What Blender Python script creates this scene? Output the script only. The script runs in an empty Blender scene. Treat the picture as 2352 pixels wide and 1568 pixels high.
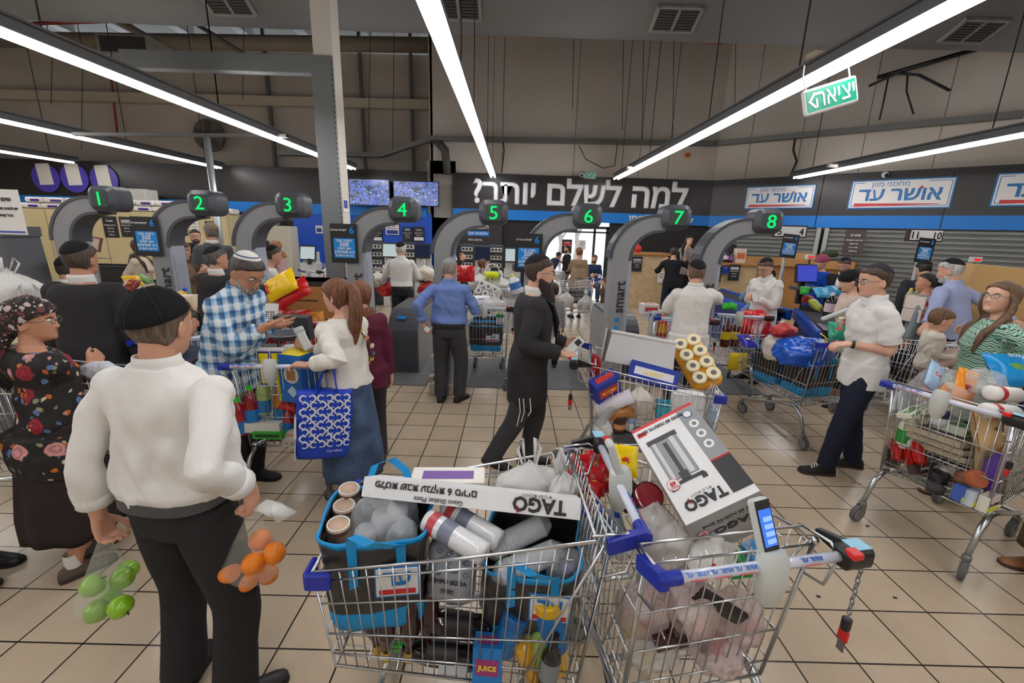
import bpy, bmesh, math, random
import numpy as np
from mathutils import Vector, Matrix, noise
rad = math.radians
SC = bpy.context.scene
COL = SC.collection
V = Vector
# ---------------------------------------------------------------- camera
FPX, PITCH, ROLL, YAW, CAMH = 1001.2, 0.24781, 0.030192, 0.0046938, 1.95
def _basis():
 cy, sy, cp, sp, cr, sr = math.cos(YAW), math.sin(YAW), math.cos(PITCH), math.sin(PITCH), math.cos(ROLL), math.sin(ROLL)
 f0, r0, u0 = V((sy, cy, 0)), V((cy, -sy, 0)), V((0, 0, 1))
 fw = f0*cp - u0*sp
 u = u0*cp + f0*sp
 return r0*cr + u*sr, u*cr - r0*sr, fw
CR, CU, CF = _basis()
cam_d = bpy.data.cameras.new('camera')
cam_d.sensor_width = 36
cam_d.lens = FPX/2352*36
cam_d.clip_start = 0.05
cam = bpy.data.objects.new('camera', cam_d)
COL.objects.link(cam)
cam.matrix_world = Matrix(((CR.x, CU.x, -CF.x, 0), (CR.y, CU.y, -CF.y, 0), (CR.z, CU.z, -CF.z, CAMH), (0, 0, 0, 1)))
SC.camera = cam
SC.view_settings.view_transform = 'Standard'
SC.view_settings.look = 'None'
SC.view_settings.gamma = 1
SC.view_settings.exposure = 0.28
cy = SC.cycles
cy.max_bounces = 7; cy.diffuse_bounces = 3; cy.glossy_bounces = 3; cy.transmission_bounces = 4; cy.transparent_max_bounces = 10
cy.caustics_reflective = False; cy.caustics_refractive = False
cy.sample_clamp_indirect = 4
# daylight outside the entrance
world = bpy.data.worlds.new('world'); SC.world = world
world.use_nodes = True
_bg = world.node_tree.nodes['Background']
_bg.inputs[0].default_value = (0.80, 0.90, 1.0, 1); _bg.inputs[1].default_value = 3.0
TUBE_POWER = 26.0        # emission of the fluorescent rows
sun_d = bpy.data.lights.new('sun', 'SUN'); sun_d.energy = 4; sun_d.angle = 0.02
sun = bpy.data.objects.new('sun', sun_d); COL.objects.link(sun)
sun.rotation_euler = (rad(-38), 0, rad(20))
def ray(x, y):
 return CR*((x-1176)/FPX) + CU*((784-y)/FPX) + CF
def at(x, y, Y):
 d = ray(x, y); w = d*(Y/d.y)
 return V((w.x, Y, w.z+CAMH))
def atz(x, y, z):
 d = ray(x, y); w = d*((z-CAMH)/d.z)
 return V((w.x, w.y, z))
# ---------------------------------------------------------------- materials
def lin(c):
 o = []
 for v in c[:3]:
  v = v/255
  o.append(v/12.92 if v <= .04045 else ((v+.055)/1.055)**2.4)
 return (*o, 1)
MATS = {}
def M(rgb, rough=.55, metal=0, noise=0, nscale=8, bump=0, bscale=60, spec=.5, name=None, coat=0, emit=0):
 key = (tuple(rgb), rough, metal, noise, nscale, bump, bscale, spec, coat, emit)
 if key in MATS: return MATS[key]
 m = bpy.data.materials.new(name or 'paint'); m.use_nodes = True
 nt = m.node_tree; b = nt.nodes['Principled BSDF']
 b.inputs['Base Color'].default_value = lin(rgb)
 b.inputs['Roughness'].default_value = rough
 b.inputs['Metallic'].default_value = metal
 b.inputs['Specular IOR Level'].default_value = spec
 b.inputs['Coat Weight'].default_value = coat
 if emit:
  b.inputs['Emission Color'].default_value = lin(rgb); b.inputs['Emission Strength'].default_value = emit
 if noise or bump:
  tc = nt.nodes.new('ShaderNodeTexCoord')
 if noise:
  n = nt.nodes.new('ShaderNodeTexNoise'); n.inputs['Scale'].default_value = nscale; n.inputs['Detail'].default_value = 4
  nt.links.new(tc.outputs['Object'], n.inputs['Vector'])
  mr = nt.nodes.new('ShaderNodeMapRange'); mr.inputs[1].default_value = .3; mr.inputs[2].default_value = .7
  mr.inputs[3].default_value = 1-noise; mr.inputs[4].default_value = 1+noise
  nt.links.new(n.outputs['Fac'], mr.inputs[0])
  mx = nt.nodes.new('ShaderNodeVectorMath'); mx.operation = 'SCALE'
  mx.inputs[0].default_value = lin(rgb)[:3]
  nt.links.new(mr.outputs[0], mx.inputs['Scale']); nt.links.new(mx.outputs[0], b.inputs['Base Color'])
 if bump:
  n2 = nt.nodes.new('ShaderNodeTexNoise'); n2.inputs['Scale'].default_value = bscale; n2.inputs['Detail'].default_value = 3
  nt.links.new(tc.outputs['Object'], n2.inputs['Vector'])
  bp = nt.nodes.new('ShaderNodeBump'); bp.inputs['Strength'].default_value = bump; bp.inputs['Distance'].default_value = .01
  nt.links.new(n2.outputs['Fac'], bp.inputs['Height']); nt.links.new(bp.outputs[0], b.inputs['Normal'])
 MATS[key] = m
 return m
def nodes_mat(name, build, rough=.6, **k):
 """build(nt, tc) returns a colour socket"""
 if name in MATS: return MATS[name]
 m = bpy.data.materials.new(name); m.use_nodes = True
 nt = m.node_tree; b = nt.nodes['Principled BSDF']; b.inputs['Roughness'].default_value = rough
 for kk, vv in k.items(): b.inputs[kk.replace('_', ' ')].default_value = vv
 tc = nt.nodes.new('ShaderNodeTexCoord')
 r = build(nt, tc, b)
 if r is not None: nt.links.new(r, b.inputs['Base Color'])
 MATS[name] = m
 return m
def nd(nt, t, **k):
 n = nt.nodes.new('ShaderNode'+t)
 for kk, vv in k.items():
  if isinstance(kk, str) and hasattr(n, kk) and kk not in ('inputs',): setattr(n, kk, vv)
 return n
def film(rgb, alpha=.35, rough=.25, name='film', spec=.5, bump=0):
 """thin translucent plastic: part see-through, part glossy white"""
 key = ('film', tuple(rgb), alpha, rough, bump)
 if key in MATS: return MATS[key]
 m = M(rgb, rough, name=name, bump=bump*2, bscale=22, nscale=alpha+.001)
 m = m.copy(); m.name = name
 b = m.node_tree.nodes['Principled BSDF']; b.inputs['Alpha'].default_value = alpha
 MATS[key] = m
 return m
def emis(rgb, s, name='glow'):
 key = ('emis', tuple(rgb), s)
 if key in MATS: return MATS[key]
 m = bpy.data.materials.new(name); m.use_nodes = True
 nt = m.node_tree; nt.nodes.clear()
 e = nt.nodes.new('ShaderNodeEmission'); e.inputs[0].default_value = lin(rgb); e.inputs[1].default_value = s
 o = nt.nodes.new('ShaderNodeOutputMaterial'); nt.links.new(e.outputs[0], o.inputs[0])
 MATS[key] = m
 return m
CHROME = M((205, 208, 212), .28, 1, name='zinc')
STEEL = M((150, 154, 158), .42, 1, name='steel')
BLACKP = M((24, 24, 27), .4, name='black_plastic')
DARK = M((38, 38, 42), .55, name='dark_plastic')
WHITE = M((236, 236, 236), .45, name='white')
BLUE = M((24, 44, 158), .4, name='blue_plastic')
SIGNBLUE = M((0, 122, 214), .5, name='sign_blue')
SIGNBLACK = M((33, 32, 35), .5, name='sign_black')
CREAM = M((226, 214, 182), .6, name='cream')
GREYPL = M((186, 190, 188), .45, name='grey_plastic')
CARD = M((196, 158, 108), .75, name='cardboard', noise=.06, nscale=30)
# ---------------------------------------------------------------- mesh builder
class MB:
 def __init__(s): s.v = []; s.f = []; s.m = []; s.mats = []; s.cur = 0
 def mat(s, m):
  if m not in s.mats: s.mats.append(m)
  s.cur = s.mats.index(m); return s
 def add(s, vs, fs):
  o = len(s.v); s.v.extend([tuple(p) for p in vs])
  for f in fs: s.f.append(tuple(i+o for i in f)); s.m.append(s.cur)
  return s
 def box(s, c, d, R=None):
  vs = [V((sx*d[0]/2, sy*d[1]/2, sz*d[2]/2)) for sx in (-1, 1) for sy in (-1, 1) for sz in (-1, 1)]
  if R is not None: vs = [R @ p for p in vs]
  c = V(c)
  return s.add([p+c for p in vs], [(0, 1, 3, 2), (4, 6, 7, 5), (0, 4, 5, 1), (2, 3, 7, 6), (0, 2, 6, 4), (1, 5, 7, 3)])
 def rings(s, rs, caps=True, closed=True, loop=False):
  n = len(rs[0]); fs = []
  vs = [p for r in rs for p in r]
  K = len(rs)
  for i in range(K if loop else K-1):
   a, b = i*n, ((i+1) % K)*n
   for j in range(n if closed else n-1):
    k = (j+1) % n
    fs.append((a+j, a+k, b+k, b+j))
  if caps and not loop:
   fs.append(tuple(range(n-1, -1, -1))); fs.append(tuple((K-1)*n+j for j in range(n)))
  return s.add(vs, fs)
 def rbox(s, c, d, r=.01, R=None, seg=2, ax=2):
  """box with rounded upright edges (axis ax) and bevelled ends"""
  a0, a1 = [(1, 2), (2, 0), (0, 1)][ax]
  hx, hy, hz = d[a0]/2, d[a1]/2, d[ax]/2
  r = min(r, hx*.98, hy*.98, hz*.98)
  def ring(z, ins):
   o = []
   for q, (sx, sy) in enumerate(((1, 1), (-1, 1), (-1, -1), (1, -1))):
    for k in range(seg+1):
     t = (q+k/seg)*math.pi/2
     rr = max(r-ins, .0005)
     p = [0, 0, 0]
     p[a0] = sx*(hx-r)+rr*math.cos(t); p[a1] = sy*(hy-r)+rr*math.sin(t); p[ax] = z
     o.append(V(p))
   return o
  rs = [ring(-hz, r*.6), ring(-hz+r*.6, 0), ring(hz-r*.6, 0), ring(hz, r*.6)]
  c = V(c)
  rs = [[((R @ p) if R is not None else p)+c for p in g] for g in rs]
  return s.rings(rs)
 def tube(s, pts, r, n=6, loop=False, caps=True, flat=1.0, up=None):
  pts = [V(p) for p in pts]; K = len(pts)
  rr = r if hasattr(r, '__len__') else [r]*K
  rs = []; pn = None
  for i in range(K):
   if loop: t = (pts[(i+1) % K]-pts[i-1])
   else: t = pts[min(i+1, K-1)]-pts[max(i-1, 0)]
   if t.length < 1e-9: t = V((0, 0, 1))
   t.normalize()
   if pn is None:
    u = V(up) if up is not None else (V((0, 0, 1)) if abs(t.z) < .9 else V((1, 0, 0)))
   else: u = pn
   a = u - t*u.dot(t)
   if a.length < 1e-6: a = t.orthogonal()
   a.normalize(); pn = a; b = t.cross(a)
   # mitre
   k = 1.0
   if 0 < i < K-1 or loop:
    d1 = (pts[i]-pts[i-1]).normalized(); k = 1/max(.6, math.sqrt(max(0, (1+d1.dot((pts[(i+1) % K]-pts[i]).normalized()))/2)))
   rs.append([pts[i]+(a*math.cos(2*math.pi*j/n)*flat+b*math.sin(2*math.pi*j/n))*rr[i]*k for j in range(n)])
  return s.rings(rs, caps=caps, loop=loop)
 def lathe(s, prof, n=16, T=None, cap=True):
  rs = [[V((r*math.cos(2*math.pi*j/n), r*math.sin(2*math.pi*j/n), z)) for j in range(n)] for r, z in prof]
  if T is not None: rs = [[T @ p for p in g] for g in rs]
  return s.rings(rs, caps=cap)
 def disc(s, c, r, n=20, R=None, ry=None, th=.002):
  T = Matrix.Translation(V(c)) @ (R.to_4x4() if R is not None else Matrix()) @ Matrix.Diagonal((1, (ry or r)/r, 1, 1))
  return s.lathe([(r, 0), (r, th)], n, T)
 def sph(s, c, r, n=10, T=None):
  if not hasattr(r, '__len__'): r = (r, r, r)
  c = V(c); K = n
  rs = []
  for i in range(1, K):
   a = math.pi*i/K
   rs.append([c+V((r[0]*math.sin(a)*math.cos(2*math.pi*j/(n*2)), r[1]*math.sin(a)*math.sin(2*math.pi*j/(n*2)), -r[2]*math.cos(a))) for j in range(n*2)])
  if T is not None: rs = [[T @ p for p in g] for g in rs]
  return s.rings(rs)
 def quad(s, a, b, c, d): return s.add([a, b, c, d], [(0, 1, 2, 3)])
 def build(s, name, mat=None, parent=None, loc=None, smooth=False, M4=None):
  me = bpy.data.meshes.new(name)
  me.from_pydata(s.v, [], s.f)
  if mat is not None and not s.mats: s.mats = [mat]
  for m in s.mats: me.materials.append(m)
  if len(s.mats) > 1: me.polygons.foreach_set('material_index', s.m)
  if smooth: me.polygons.foreach_set('use_smooth', [True]*len(s.f))
  me.update()
  return obj(name, me, parent, loc, M4)
def obj(name, me, parent=None, loc=None, M4=None):
 o = bpy.data.objects.new(name, me); COL.objects.link(o)
 if parent is not None: o.parent = parent
 if M4 is not None: o.matrix_local = M4
 elif loc is not None: o.location = loc
 return o
def smooth_angle(o, a=35):
 me = o.data
 me.polygons.foreach_set('use_smooth', [True]*len(me.polygons))
 try: me.set_sharp_from_angle(angle=rad(a))
 except Exception: pass
 return o
def empty(name, M4=None, loc=None, rz=0):
 o = bpy.data.objects.new(name, None); COL.objects.link(o)
 o.empty_display_size = .1
 if M4 is not None: o.matrix_world = M4
 elif loc is not None: o.location = loc; o.rotation_euler = (0, 0, rz)
 return o
LABELS = {}
def tag(o, label, cat, group=None, kind=None):
 o['label'] = label; o['category'] = cat
 LABELS.setdefault(label, []).append(o.name)
 if group: o['group'] = group
 if kind: o['kind'] = kind
 return o
def struct(o):
 o['kind'] = 'structure'; return o
def TR(loc, rz=0, rx=0, ry=0, s=1):
 return Matrix.Translation(V(loc)) @ Matrix.Rotation(rz, 4, 'Z') @ Matrix.Rotation(ry, 4, 'Y') @ Matrix.Rotation(rx, 4, 'X') @ Matrix.Scale(s, 4)
def copy_tree(o, parent=None):
 c = o.copy(); COL.objects.link(c)
 if parent is not None: c.parent = parent
 for ch in list(o.children): copy_tree(ch, c)
 return c
def heb(s):
 """visual order for right-to-left lines, digit runs kept"""
 out = []; run = ''
 for ch in s:
  if ch.isdigit(): run += ch
  else:
   if run: out.append(run); run = ''
   out.append(ch)
 if run: out.append(run)
 return ''.join(reversed(out))
FONTWALL = Matrix.Rotation(math.pi/2, 4, 'X')      # text standing on a wall, read from -Y
def _tmesh(b, size, bold, ext):
 c = bpy.data.curves.new('t', 'FONT'); c.body = b; c.size = size
 c.bevel_depth = bold; c.bevel_resolution = 0; c.extrude = ext; c.resolution_u = 3 if size > .15 else 2
 o = bpy.data.objects.new('t', c); me = bpy.data.meshes.new_from_object(o)
 bpy.data.objects.remove(o); bpy.data.curves.remove(c); return me
def text(s, size, mat, parent, M4, bold=0, ext=.001, name='lettering', sx=1, rtl=False):
 b = heb(s) if rtl else s
 me = _tmesh(b.replace('\u05d3', '\u05e8'), size, bold, ext)
 xs = [v.co.x for v in me.vertices]
 cx_ = (min(xs)+max(xs))/2 if xs else 0
 T = Matrix.Diagonal((sx, 1, 1, 1)) @ Matrix.Translation((-cx_, -.30*size if rtl else -.35*size, 0))
 me.transform(T)
 me.materials.clear(); me.materials.append(mat)
 o = bpy.data.objects.new(name, me); COL.objects.link(o)
 if parent is not None: o.parent = parent
 o.matrix_local = M4
 if size > .02:
  for i, ch in enumerate(b):
   if ch == '\u05d3':       # square the corner of this letter
    p = _tmesh(b[:i+1].replace(ch, '\u05e8'), size, 0, 0); r = max(v.co.x for v in p.vertices); bpy.data.meshes.remove(p)
    bm = bmesh.new(); bm.from_mesh(me)
    q = bmesh.ops.create_cube(bm, size=1)['verts']
    bmesh.ops.transform(bm, verts=q, matrix=T @ Matrix.Translation((r-.08*size, .55*size, 0)) @ Matrix.Diagonal((.24*size+2*bold, .08*size+2*bold, 2*ext+2*bold, 1))); bm.to_mesh(me); bm.free()
 return o
# ================================================================ ROOM
TILE, TX0, TY0 = .30704, 2.0173, 3.18355
def _floor(nt, tc, b):
 mp = nd(nt, 'Mapping'); mp.inputs['Location'].default_value = (-TX0+TILE*40+.0045, -TY0+TILE*40+.0045, 0)
 nt.links.new(tc.outputs['Object'], mp.inputs[0])
 br = nd(nt, 'TexBrick'); br.offset = 0; br.squash = 1
 br.inputs['Color1'].default_value = lin((203, 184, 160)); br.inputs['Color2'].default_value = lin((195, 175, 151))
 br.inputs['Mortar'].default_value = lin((46, 40, 36))
 br.inputs['Scale'].default_value = 1; br.inputs['Mortar Size'].default_value = .0045; br.inputs['Mortar Smooth'].default_value = .15
 br.inputs['Brick Width'].default_value = TILE; br.inputs['Row Height'].default_value = TILE; br.inputs['Bias'].default_value = -.1
 nt.links.new(mp.outputs[0], br.inputs['Vector'])
 n = nd(nt, 'TexNoise'); n.inputs['Scale'].default_value = 1.3; n.inputs['Detail'].default_value = 6; n.inputs['Roughness'].default_value = .7
 nt.links.new(tc.outputs['Object'], n.inputs['Vector'])
 mr = nd(nt, 'MapRange'); mr.inputs[1].default_value = .3; mr.inputs[2].default_value = .7; mr.inputs[3].default_value = .86; mr.inputs[4].default_value = 1.06
 nt.links.new(n.outputs[0], mr.inputs[0])
 vm = nd(nt, 'VectorMath'); vm.operation = 'SCALE'; nt.links.new(br.outputs['Color'], vm.inputs[0]); nt.links.new(mr.outputs[0], vm.inputs['Scale'])
 mr2 = nd(nt, 'MapRange'); mr2.inputs[3].default_value = .13; mr2.inputs[4].default_value = .34
 nt.links.new(n.outputs[0], mr2.inputs[0]); nt.links.new(mr2.outputs[0], b.inputs['Roughness'])
 bp = nd(nt, 'Bump'); bp.invert = True; bp.inputs['Strength'].default_value = .4; bp.inputs['Distance'].default_value = .003
 nt.links.new(br.outputs['Fac'], bp.inputs['Height']); nt.links.new(bp.outputs[0], b.inputs['Normal'])
 return vm.outputs[0]
FLOORM = nodes_mat('beige_floor_tile', _floor, .32)
YB = 14.5
fl = MB(); fl.box((-2, 6.5, -.05), (36, 26, .1)); struct(fl.build('floor', FLOORM))
CEILM = M((62, 60, 58), .9, noise=.15, nscale=.6, name='dark_roof')
WALLM = M((194, 187, 178), .85, noise=.07, nscale=.8, name='upper_wall')
WALL2 = M((184, 175, 164), .85, noise=.10, nscale=.6, name='upper_wall_worn')
cl = MB(); cl.box((-2, 6.5, 8.6), (36, 26, .1)); struct(cl.build('ceiling', CEILM))
def wall(name, p0, p1, z0, z1, mat, th=.12, off=0):
 p0, p1 = V((*p0, 0)), V((*p1, 0)); d = (p1-p0); L = d.length; d.normalize(); n = V((-d.y, d.x, 0))
 m = MB(); R = Matrix.Rotation(math.atan2(d.y, d.x), 3, 'Z')
 m.box((p0+p1)/2+n*(th/2+off)+V((0, 0, (z0+z1)/2)), (L, th, z1-z0), R)
 return struct(m.build(name, mat))
wall('wall_left', (-18, -6), (-18, 16.2), 0, 8.6, WALLM)
wall('wall_behind', (14, -6), (-18, -6), 0, 8.6, M((200, 196, 190), .9))
wall('wall_right', (14, 7.05), (14, -6), 0, 8.6, WALLM)
RW0, RW1 = V((6.25, YB, 0)), V((14.2, 6.9, 0))
RWD = (RW1-RW0).normalized(); RWN = V((RWD.y, -RWD.x, 0))      # into the room
if RWN.y > 0: RWN = -RWN
RWA = math.atan2(RWD.y, RWD.x)
wall('wall_right_diagonal', RW0[:2], RW1[:2], 2.25, 8.6, WALLM)
wall('wall_back', (-2.62, YB), (6.4, YB), 3.62, 8.6, WALLM)
wall('wall_back_left', (-18, 16), (-2.5, 16), 0, 7.4, WALL2)
m = MB(); m.box((-2.6, 15.25, 4.3), (.1, 1.5, 8.6)); struct(m.build('wall_return', WALLM))
m = MB(); m.box((-2.3, YB+.06, 2.0), (.9, .12, 4.0)); struct(m.build('trim_30', M((150, 146, 140), .7)))
# low back wall around the entrance
LOWM = M((30, 29, 31), .6, name='dark_lower_wall')
DX0, DX1 = at(1243, 600, YB).x, at(1394, 600, YB).x
m = MB(); m.box(((-2.62+DX0)/2, YB+.06, 1.15), (DX0+2.62, .12, 2.3)); m.box(((DX1+6.4)/2, YB+.06, 1.15), (6.4-DX1, .12, 2.3))
struct(m.build('wall_back_entrance', LOWM))
BLUEW = M((22, 82, 196), .55, noise=.04, name='blue_wall')
m = MB(); m.box(((-7.0-2.6)/2, YB-.1, 1.2), (4.4, .1, 2.4)); struct(m.build('wall_back_blue', BLUEW))
# panel seams on the upper wall
for i, px in enumerate((1155, 1322, 1475, 1543)):
 p = at(px, 300, YB)
 m = MB(); m.box((p.x, YB-.004, 5.6), (.012, .008, 4)); struct(m.build('trim_%d' % (i+1), M((95, 92, 88), .8)))
for i, t in enumerate((.9, 2.2, 3.6, 5.0)):
 p = RW0+RWD*t+RWN*.004
 m = MB(); m.box((p.x, p.y, 5.6), (.012, .008, 4), Matrix.Rotation(RWA, 3, 'Z')); struct(m.build('trim_%d' % (i+5), M((95, 92, 88), .8)))
# ---- fascia bands with sign boards
ZF0, ZS, ZF1 = 2.29, 2.60, 3.66
FASCM = M((38, 35, 36), .42, noise=.12, nscale=1.5, name='black_fascia')
def fascia(name, label, p0, p1, parts=()):
 p0, p1 = V(p0), V(p1); L = (p1-p0).length; a = math.atan2((p1-p0).y, (p1-p0).x)
 r = empty(name, M4=TR((p0+p1)/2, a)); tag(r, label, 'sign')
 m = MB(); m.box((0, .05, (ZS+ZF1)/2), (L, .1, ZF1-ZS)); m.build('board', FASCM, r)
 m = MB(); m.box((0, .04, (ZF0+ZS)/2), (L, .12, ZS-ZF0)); m.build('blue_stripe', SIGNBLUE, r)
 return r
FL = fascia('fascia_sign', 'long black fascia with blue lower stripe above the yellow cupboards and kiosks', (-18, YB-.16, 0), (-2.75, YB-.16, 0))
FC = fascia('fascia_sign', 'black fascia sign reading a big white Hebrew question above the entrance', (at(1041, 440, YB).x, YB-.1, 0), (6.2, YB-.1, 0))
fcx = (at(1041, 440, YB).x+6.2)/2
SILVER = M((236, 238, 242), .35, name='silver_letter')
gx = (at(1070, 440, YB).x+at(1595, 440, YB).x)/2-fcx
t1 = text('למה לשלם יותר?', 1.0, SILVER, FC, TR((gx, -.015, 3.10), 0, math.pi/2), bold=.032, ext=.012, name='lettering', rtl=True)
T_MAIN = t1
for s, px in (('שירות', 1570), ):
 text(s, .22, WHITE, FC, TR((at(px, 500, YB).x-fcx, -.03, 2.44), 0, math.pi/2), bold=.008, rtl=True)
text('מהמחסן', .30, WHITE, FC, TR((at(1480, 500, YB).x-fcx, -.03, 2.44), 0, math.pi/2), bold=.008, rtl=True)
rwl = [(0.0, 2.9), (2.92, 5.4), (5.42, 10.8)]
RWF = []
for i, (a, b) in enumerate(rwl):
 RWF.append(fascia('fascia_sign', ['black fascia panel with blue stripe and the farthest white store logo, right of the entrance', 'black fascia panel with blue stripe carrying the middle store logo over the shutter', 'black fascia panel with blue stripe carrying the cut-off store logo at the edge'][i], RW0+RWD*a+RWN*.1, RW0+RWD*b+RWN*.1))
def on_rw(px, py, off=.12):
 """pixel -> point on the diagonal wall plane"""
 d = ray(px, py); o = V((0, 0, CAMH)); q = RW0+RWN*off
 t = ((q-o).dot(RWN))/d.dot(RWN); return o+d*t
def store_logo(c, a, w, label):
 """white rounded plate with blue rim, blue word and red wedge"""
 r = empty('store_logo', M4=TR(c, a)); tag(r, label, 'sign', 'store logos on the right fascia')
 h = w*.36; LB = M((0, 116, 190), .4)
 m = MB(); m.mat(LB).rbox((0, .008, 0), (w, .02, h), h*.2, ax=1, seg=4); m.mat(WHITE).rbox((0, .0, 0), (w*.97, .022, h*.91), h*.18, ax=1, seg=4)
 m.mat(LB).rbox((0, -.001, 0), (w*.945, .022, h*.83), h*.16, ax=1, seg=4); m.mat(WHITE).rbox((0, -.002, 0), (w*.93, .022, h*.79), h*.15, ax=1, seg=4)
 m.build('plate', None, r)
 F = math.pi/2
 m = MB(); m.box((-w*.05, -.012, h*.33), (w*.62, .006, h*.24)); m.build('banner', WHITE, r)
 text('מחסני מזון', h*.24, LB, r, TR((-w*.1, -.017, h*.33), 0, F), bold=0, rtl=True)
 text('אושר עד', h*.62, LB, r, TR((0, -.017, -h*.02), 0, F), bold=.005*w, rtl=True, sx=1.02)
 m = MB(); m.add([(-w*.43, -.016, -h*.30), (w*.40, -.016, -h*.34), (w*.40, -.016, -h*.36), (-w*.43, -.016, -h*.42)], [(0, 3, 2, 1)]); m.build('red_wedge', M((206, 30, 40), .4), r)
 m = MB(); m.disc((w*.205, -.014, h*.2), h*.045, 12, Matrix.Rotation(math.pi/2, 3, 'X'), th=.004); m.build('red_dot', M((206, 30, 40), .4), r)
for (px, py, w, lab) in ((1788, 453, 1.75, 'white rounded store logo plate nearest the entrance, smallest of the three'), (2064, 445, 1.95, 'white rounded store logo plate in the middle of the right fascia'), (2440, 432, 1.95, 'white rounded store logo plate cut by the right picture edge')):
 c = on_rw(px, py); store_logo(c, RWA, w, lab)
# ---- entrance glass doors
DR = empty('door_1', loc=(0, 0, 0)); DR['kind'] = 'structure'
ALU = M((52, 56, 62), .4, .6, name='door_frame')
m = MB()
zt = at(1320, 520, YB).z
for px, w in ((1246, .08), (1363, .07), (1392, .08)):
 m.box((at(px, 580, YB).x, YB+.05, zt/2), (w, .08, zt))
m.box(((DX0+DX1)/2, YB+.05, zt-.02), (DX1-DX0, .08, .08)); m.box(((DX0+DX1)/2, YB+.05, at(1320, 522, YB).z-.14), (DX1-DX0, .08, .05))
struct(m.build('door_frame', ALU, DR))
GLASS = film((225, 236, 245), .08, .05, name='glass')
m = MB(); m.box((at(1377, 580, YB).x, YB+.05, 1.05), (at(1392, 580, YB).x-at(1363, 580, YB).x-.07, .01, 2.0)); struct(m.build('door_glass', GLASS, DR))
def poster_flat(name, label, c, a, w, h, mats, lines, parent=None, tilt=0, cat='poster', group=None):
 """flat printed sheet: mats=(ground, accent block or None); lines=(text, size, z, material)"""
 r = empty(name, M4=TR(c, a, tilt)); tag(r, label, cat, group)
 m = MB(); m.box((0, 0, 0), (w, .006, h)); m.build('sheet', mats[0], r)
 if mats[1] is not None:
  mm, bz, bw, bh = mats[1]; m = MB(); m.rbox((0, -.003, bz), (bw, .006, bh), .02*bh/.1 if bh < .1 else .02, ax=1); m.build('colour_block', mm, r)
 for s, sz, z, mm, *x in lines:
  text(s, sz, mm, r, TR(((x[0] if x else 0), -.008, z), 0, math.pi/2), rtl=True, bold=sz*.025)
 return r
# outside: pavement, hoarding and trees in bright daylight
m = MB(); m.box((3, 24, -.06), (30, 18.5, .1)); struct(m.build('pavement', M((205, 205, 205), .8)))
m = MB(); m.box((3, 31, 3), (30, .3, 6)); struct(m.build('outside_wall', M((236, 234, 228), .8, noise=.1, nscale=.8)))
def tree_trunk(x, y, lab):
 rnd = random.Random(int(x*100)); m = MB()
 m.tube([(x, y, 0), (x+.1, y, 1.2), (x, y, 2.2)], [.16, .12, .1], 8)
 for k in range(6):
  a = rnd.uniform(0, 6.3); m.tube([(x, y, 1.4+.1*k), (x+.5*math.cos(a), y+.4*math.sin(a), 2.2+.2*k), (x+.9*math.cos(a), y+.8*math.sin(a), 3.4+.2*k)], [.07, .05, .02], 6)
 tag(m.build('tree', M((148, 140, 132), .9)), lab, 'tree')
tree_trunk(at(1322, 560, 26).x, 26, 'bare pale tree trunk seen through the entrance, nearest its middle'); tree_trunk(at(1285, 560, 27).x, 27, 'bare tree outside behind the red-lettered entrance poster')
# ---- side of the blue wall: cupboard run, round-window door, cream panel
YC = 12.0
CUPM = M((205, 190, 146), .6, noise=.05, nscale=2, name='cream_cupboard')
xs = [-15.4, -13.9, -12.4, -10.9, -9.4, -7.6]
clabs = ['cream tall cupboard farthest along the back, beside the picture edge', 'cream tall cupboard behind the second checkout lane gate', 'cream tall cupboard with two dark notices on its doors', 'cream tall cupboard behind the seated cashiers', 'cream tall cupboard nearest the round-window door']
for i in range(5):
 r = empty('tall_cupboard', loc=((xs[i]+xs[i+1])/2, YC, 0)); tag(r, clabs[i], 'cupboard', 'cream cupboards along the back')
 w = xs[i+1]-xs[i]-.01
 m = MB(); m.box((0, .3, 1.08), (w, .56, 2.16)); m.build('body', CUPM, r)
 for s in (-1, 1):
  m = MB(); m.rbox((s*w/4, 0, 1.08), (w/2-.012, .03, 2.1), .005, ax=1); d = m.build('door', CUPM, r)
  m = MB(); m.disc((s*.06, -.03, 1.1), .015, 8, Matrix.Rotation(math.pi/2, 3, 'X'), th=.02); m.build('knob', DARK, d)
p = at(590, 560, 14.2)
struct(empty('door_2', loc=(0, 0, 0)))
D2 = bpy.data.objects['door_2']
m = MB(); m.box((p.x, 14.3, 1.1), (1.5, .08, 2.2)); m.build('leaf', M((120, 126, 136), .5), D2)['kind'] = 'structure'
q = at(591, 541, 14.2)
m = MB(); m.disc((q.x, 14.27, q.z), .22, 28, Matrix.Rotation(math.pi/2, 3, 'X'), th=.03); m.build('porthole_frame', STEEL, D2)['kind'] = 'structure'
m = MB(); m.disc((q.x, 14.25, q.z), .19, 28, Matrix.Rotation(math.pi/2, 3, 'X'), th=.03); m.build('porthole_glass', emis((150, 195, 255), 1.1), D2)['kind'] = 'structure'
m = MB(); m.rbox((at(650, 580, 12.6).x, 12.6, .95), (.72, .5, 1.9), .03, ax=2)
o = tag(m.build('white_cabinet', M((188, 182, 166), .6)), 'tall off-white metal cabinet with taped notices beside the blue wall', 'cabinet')
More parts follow.
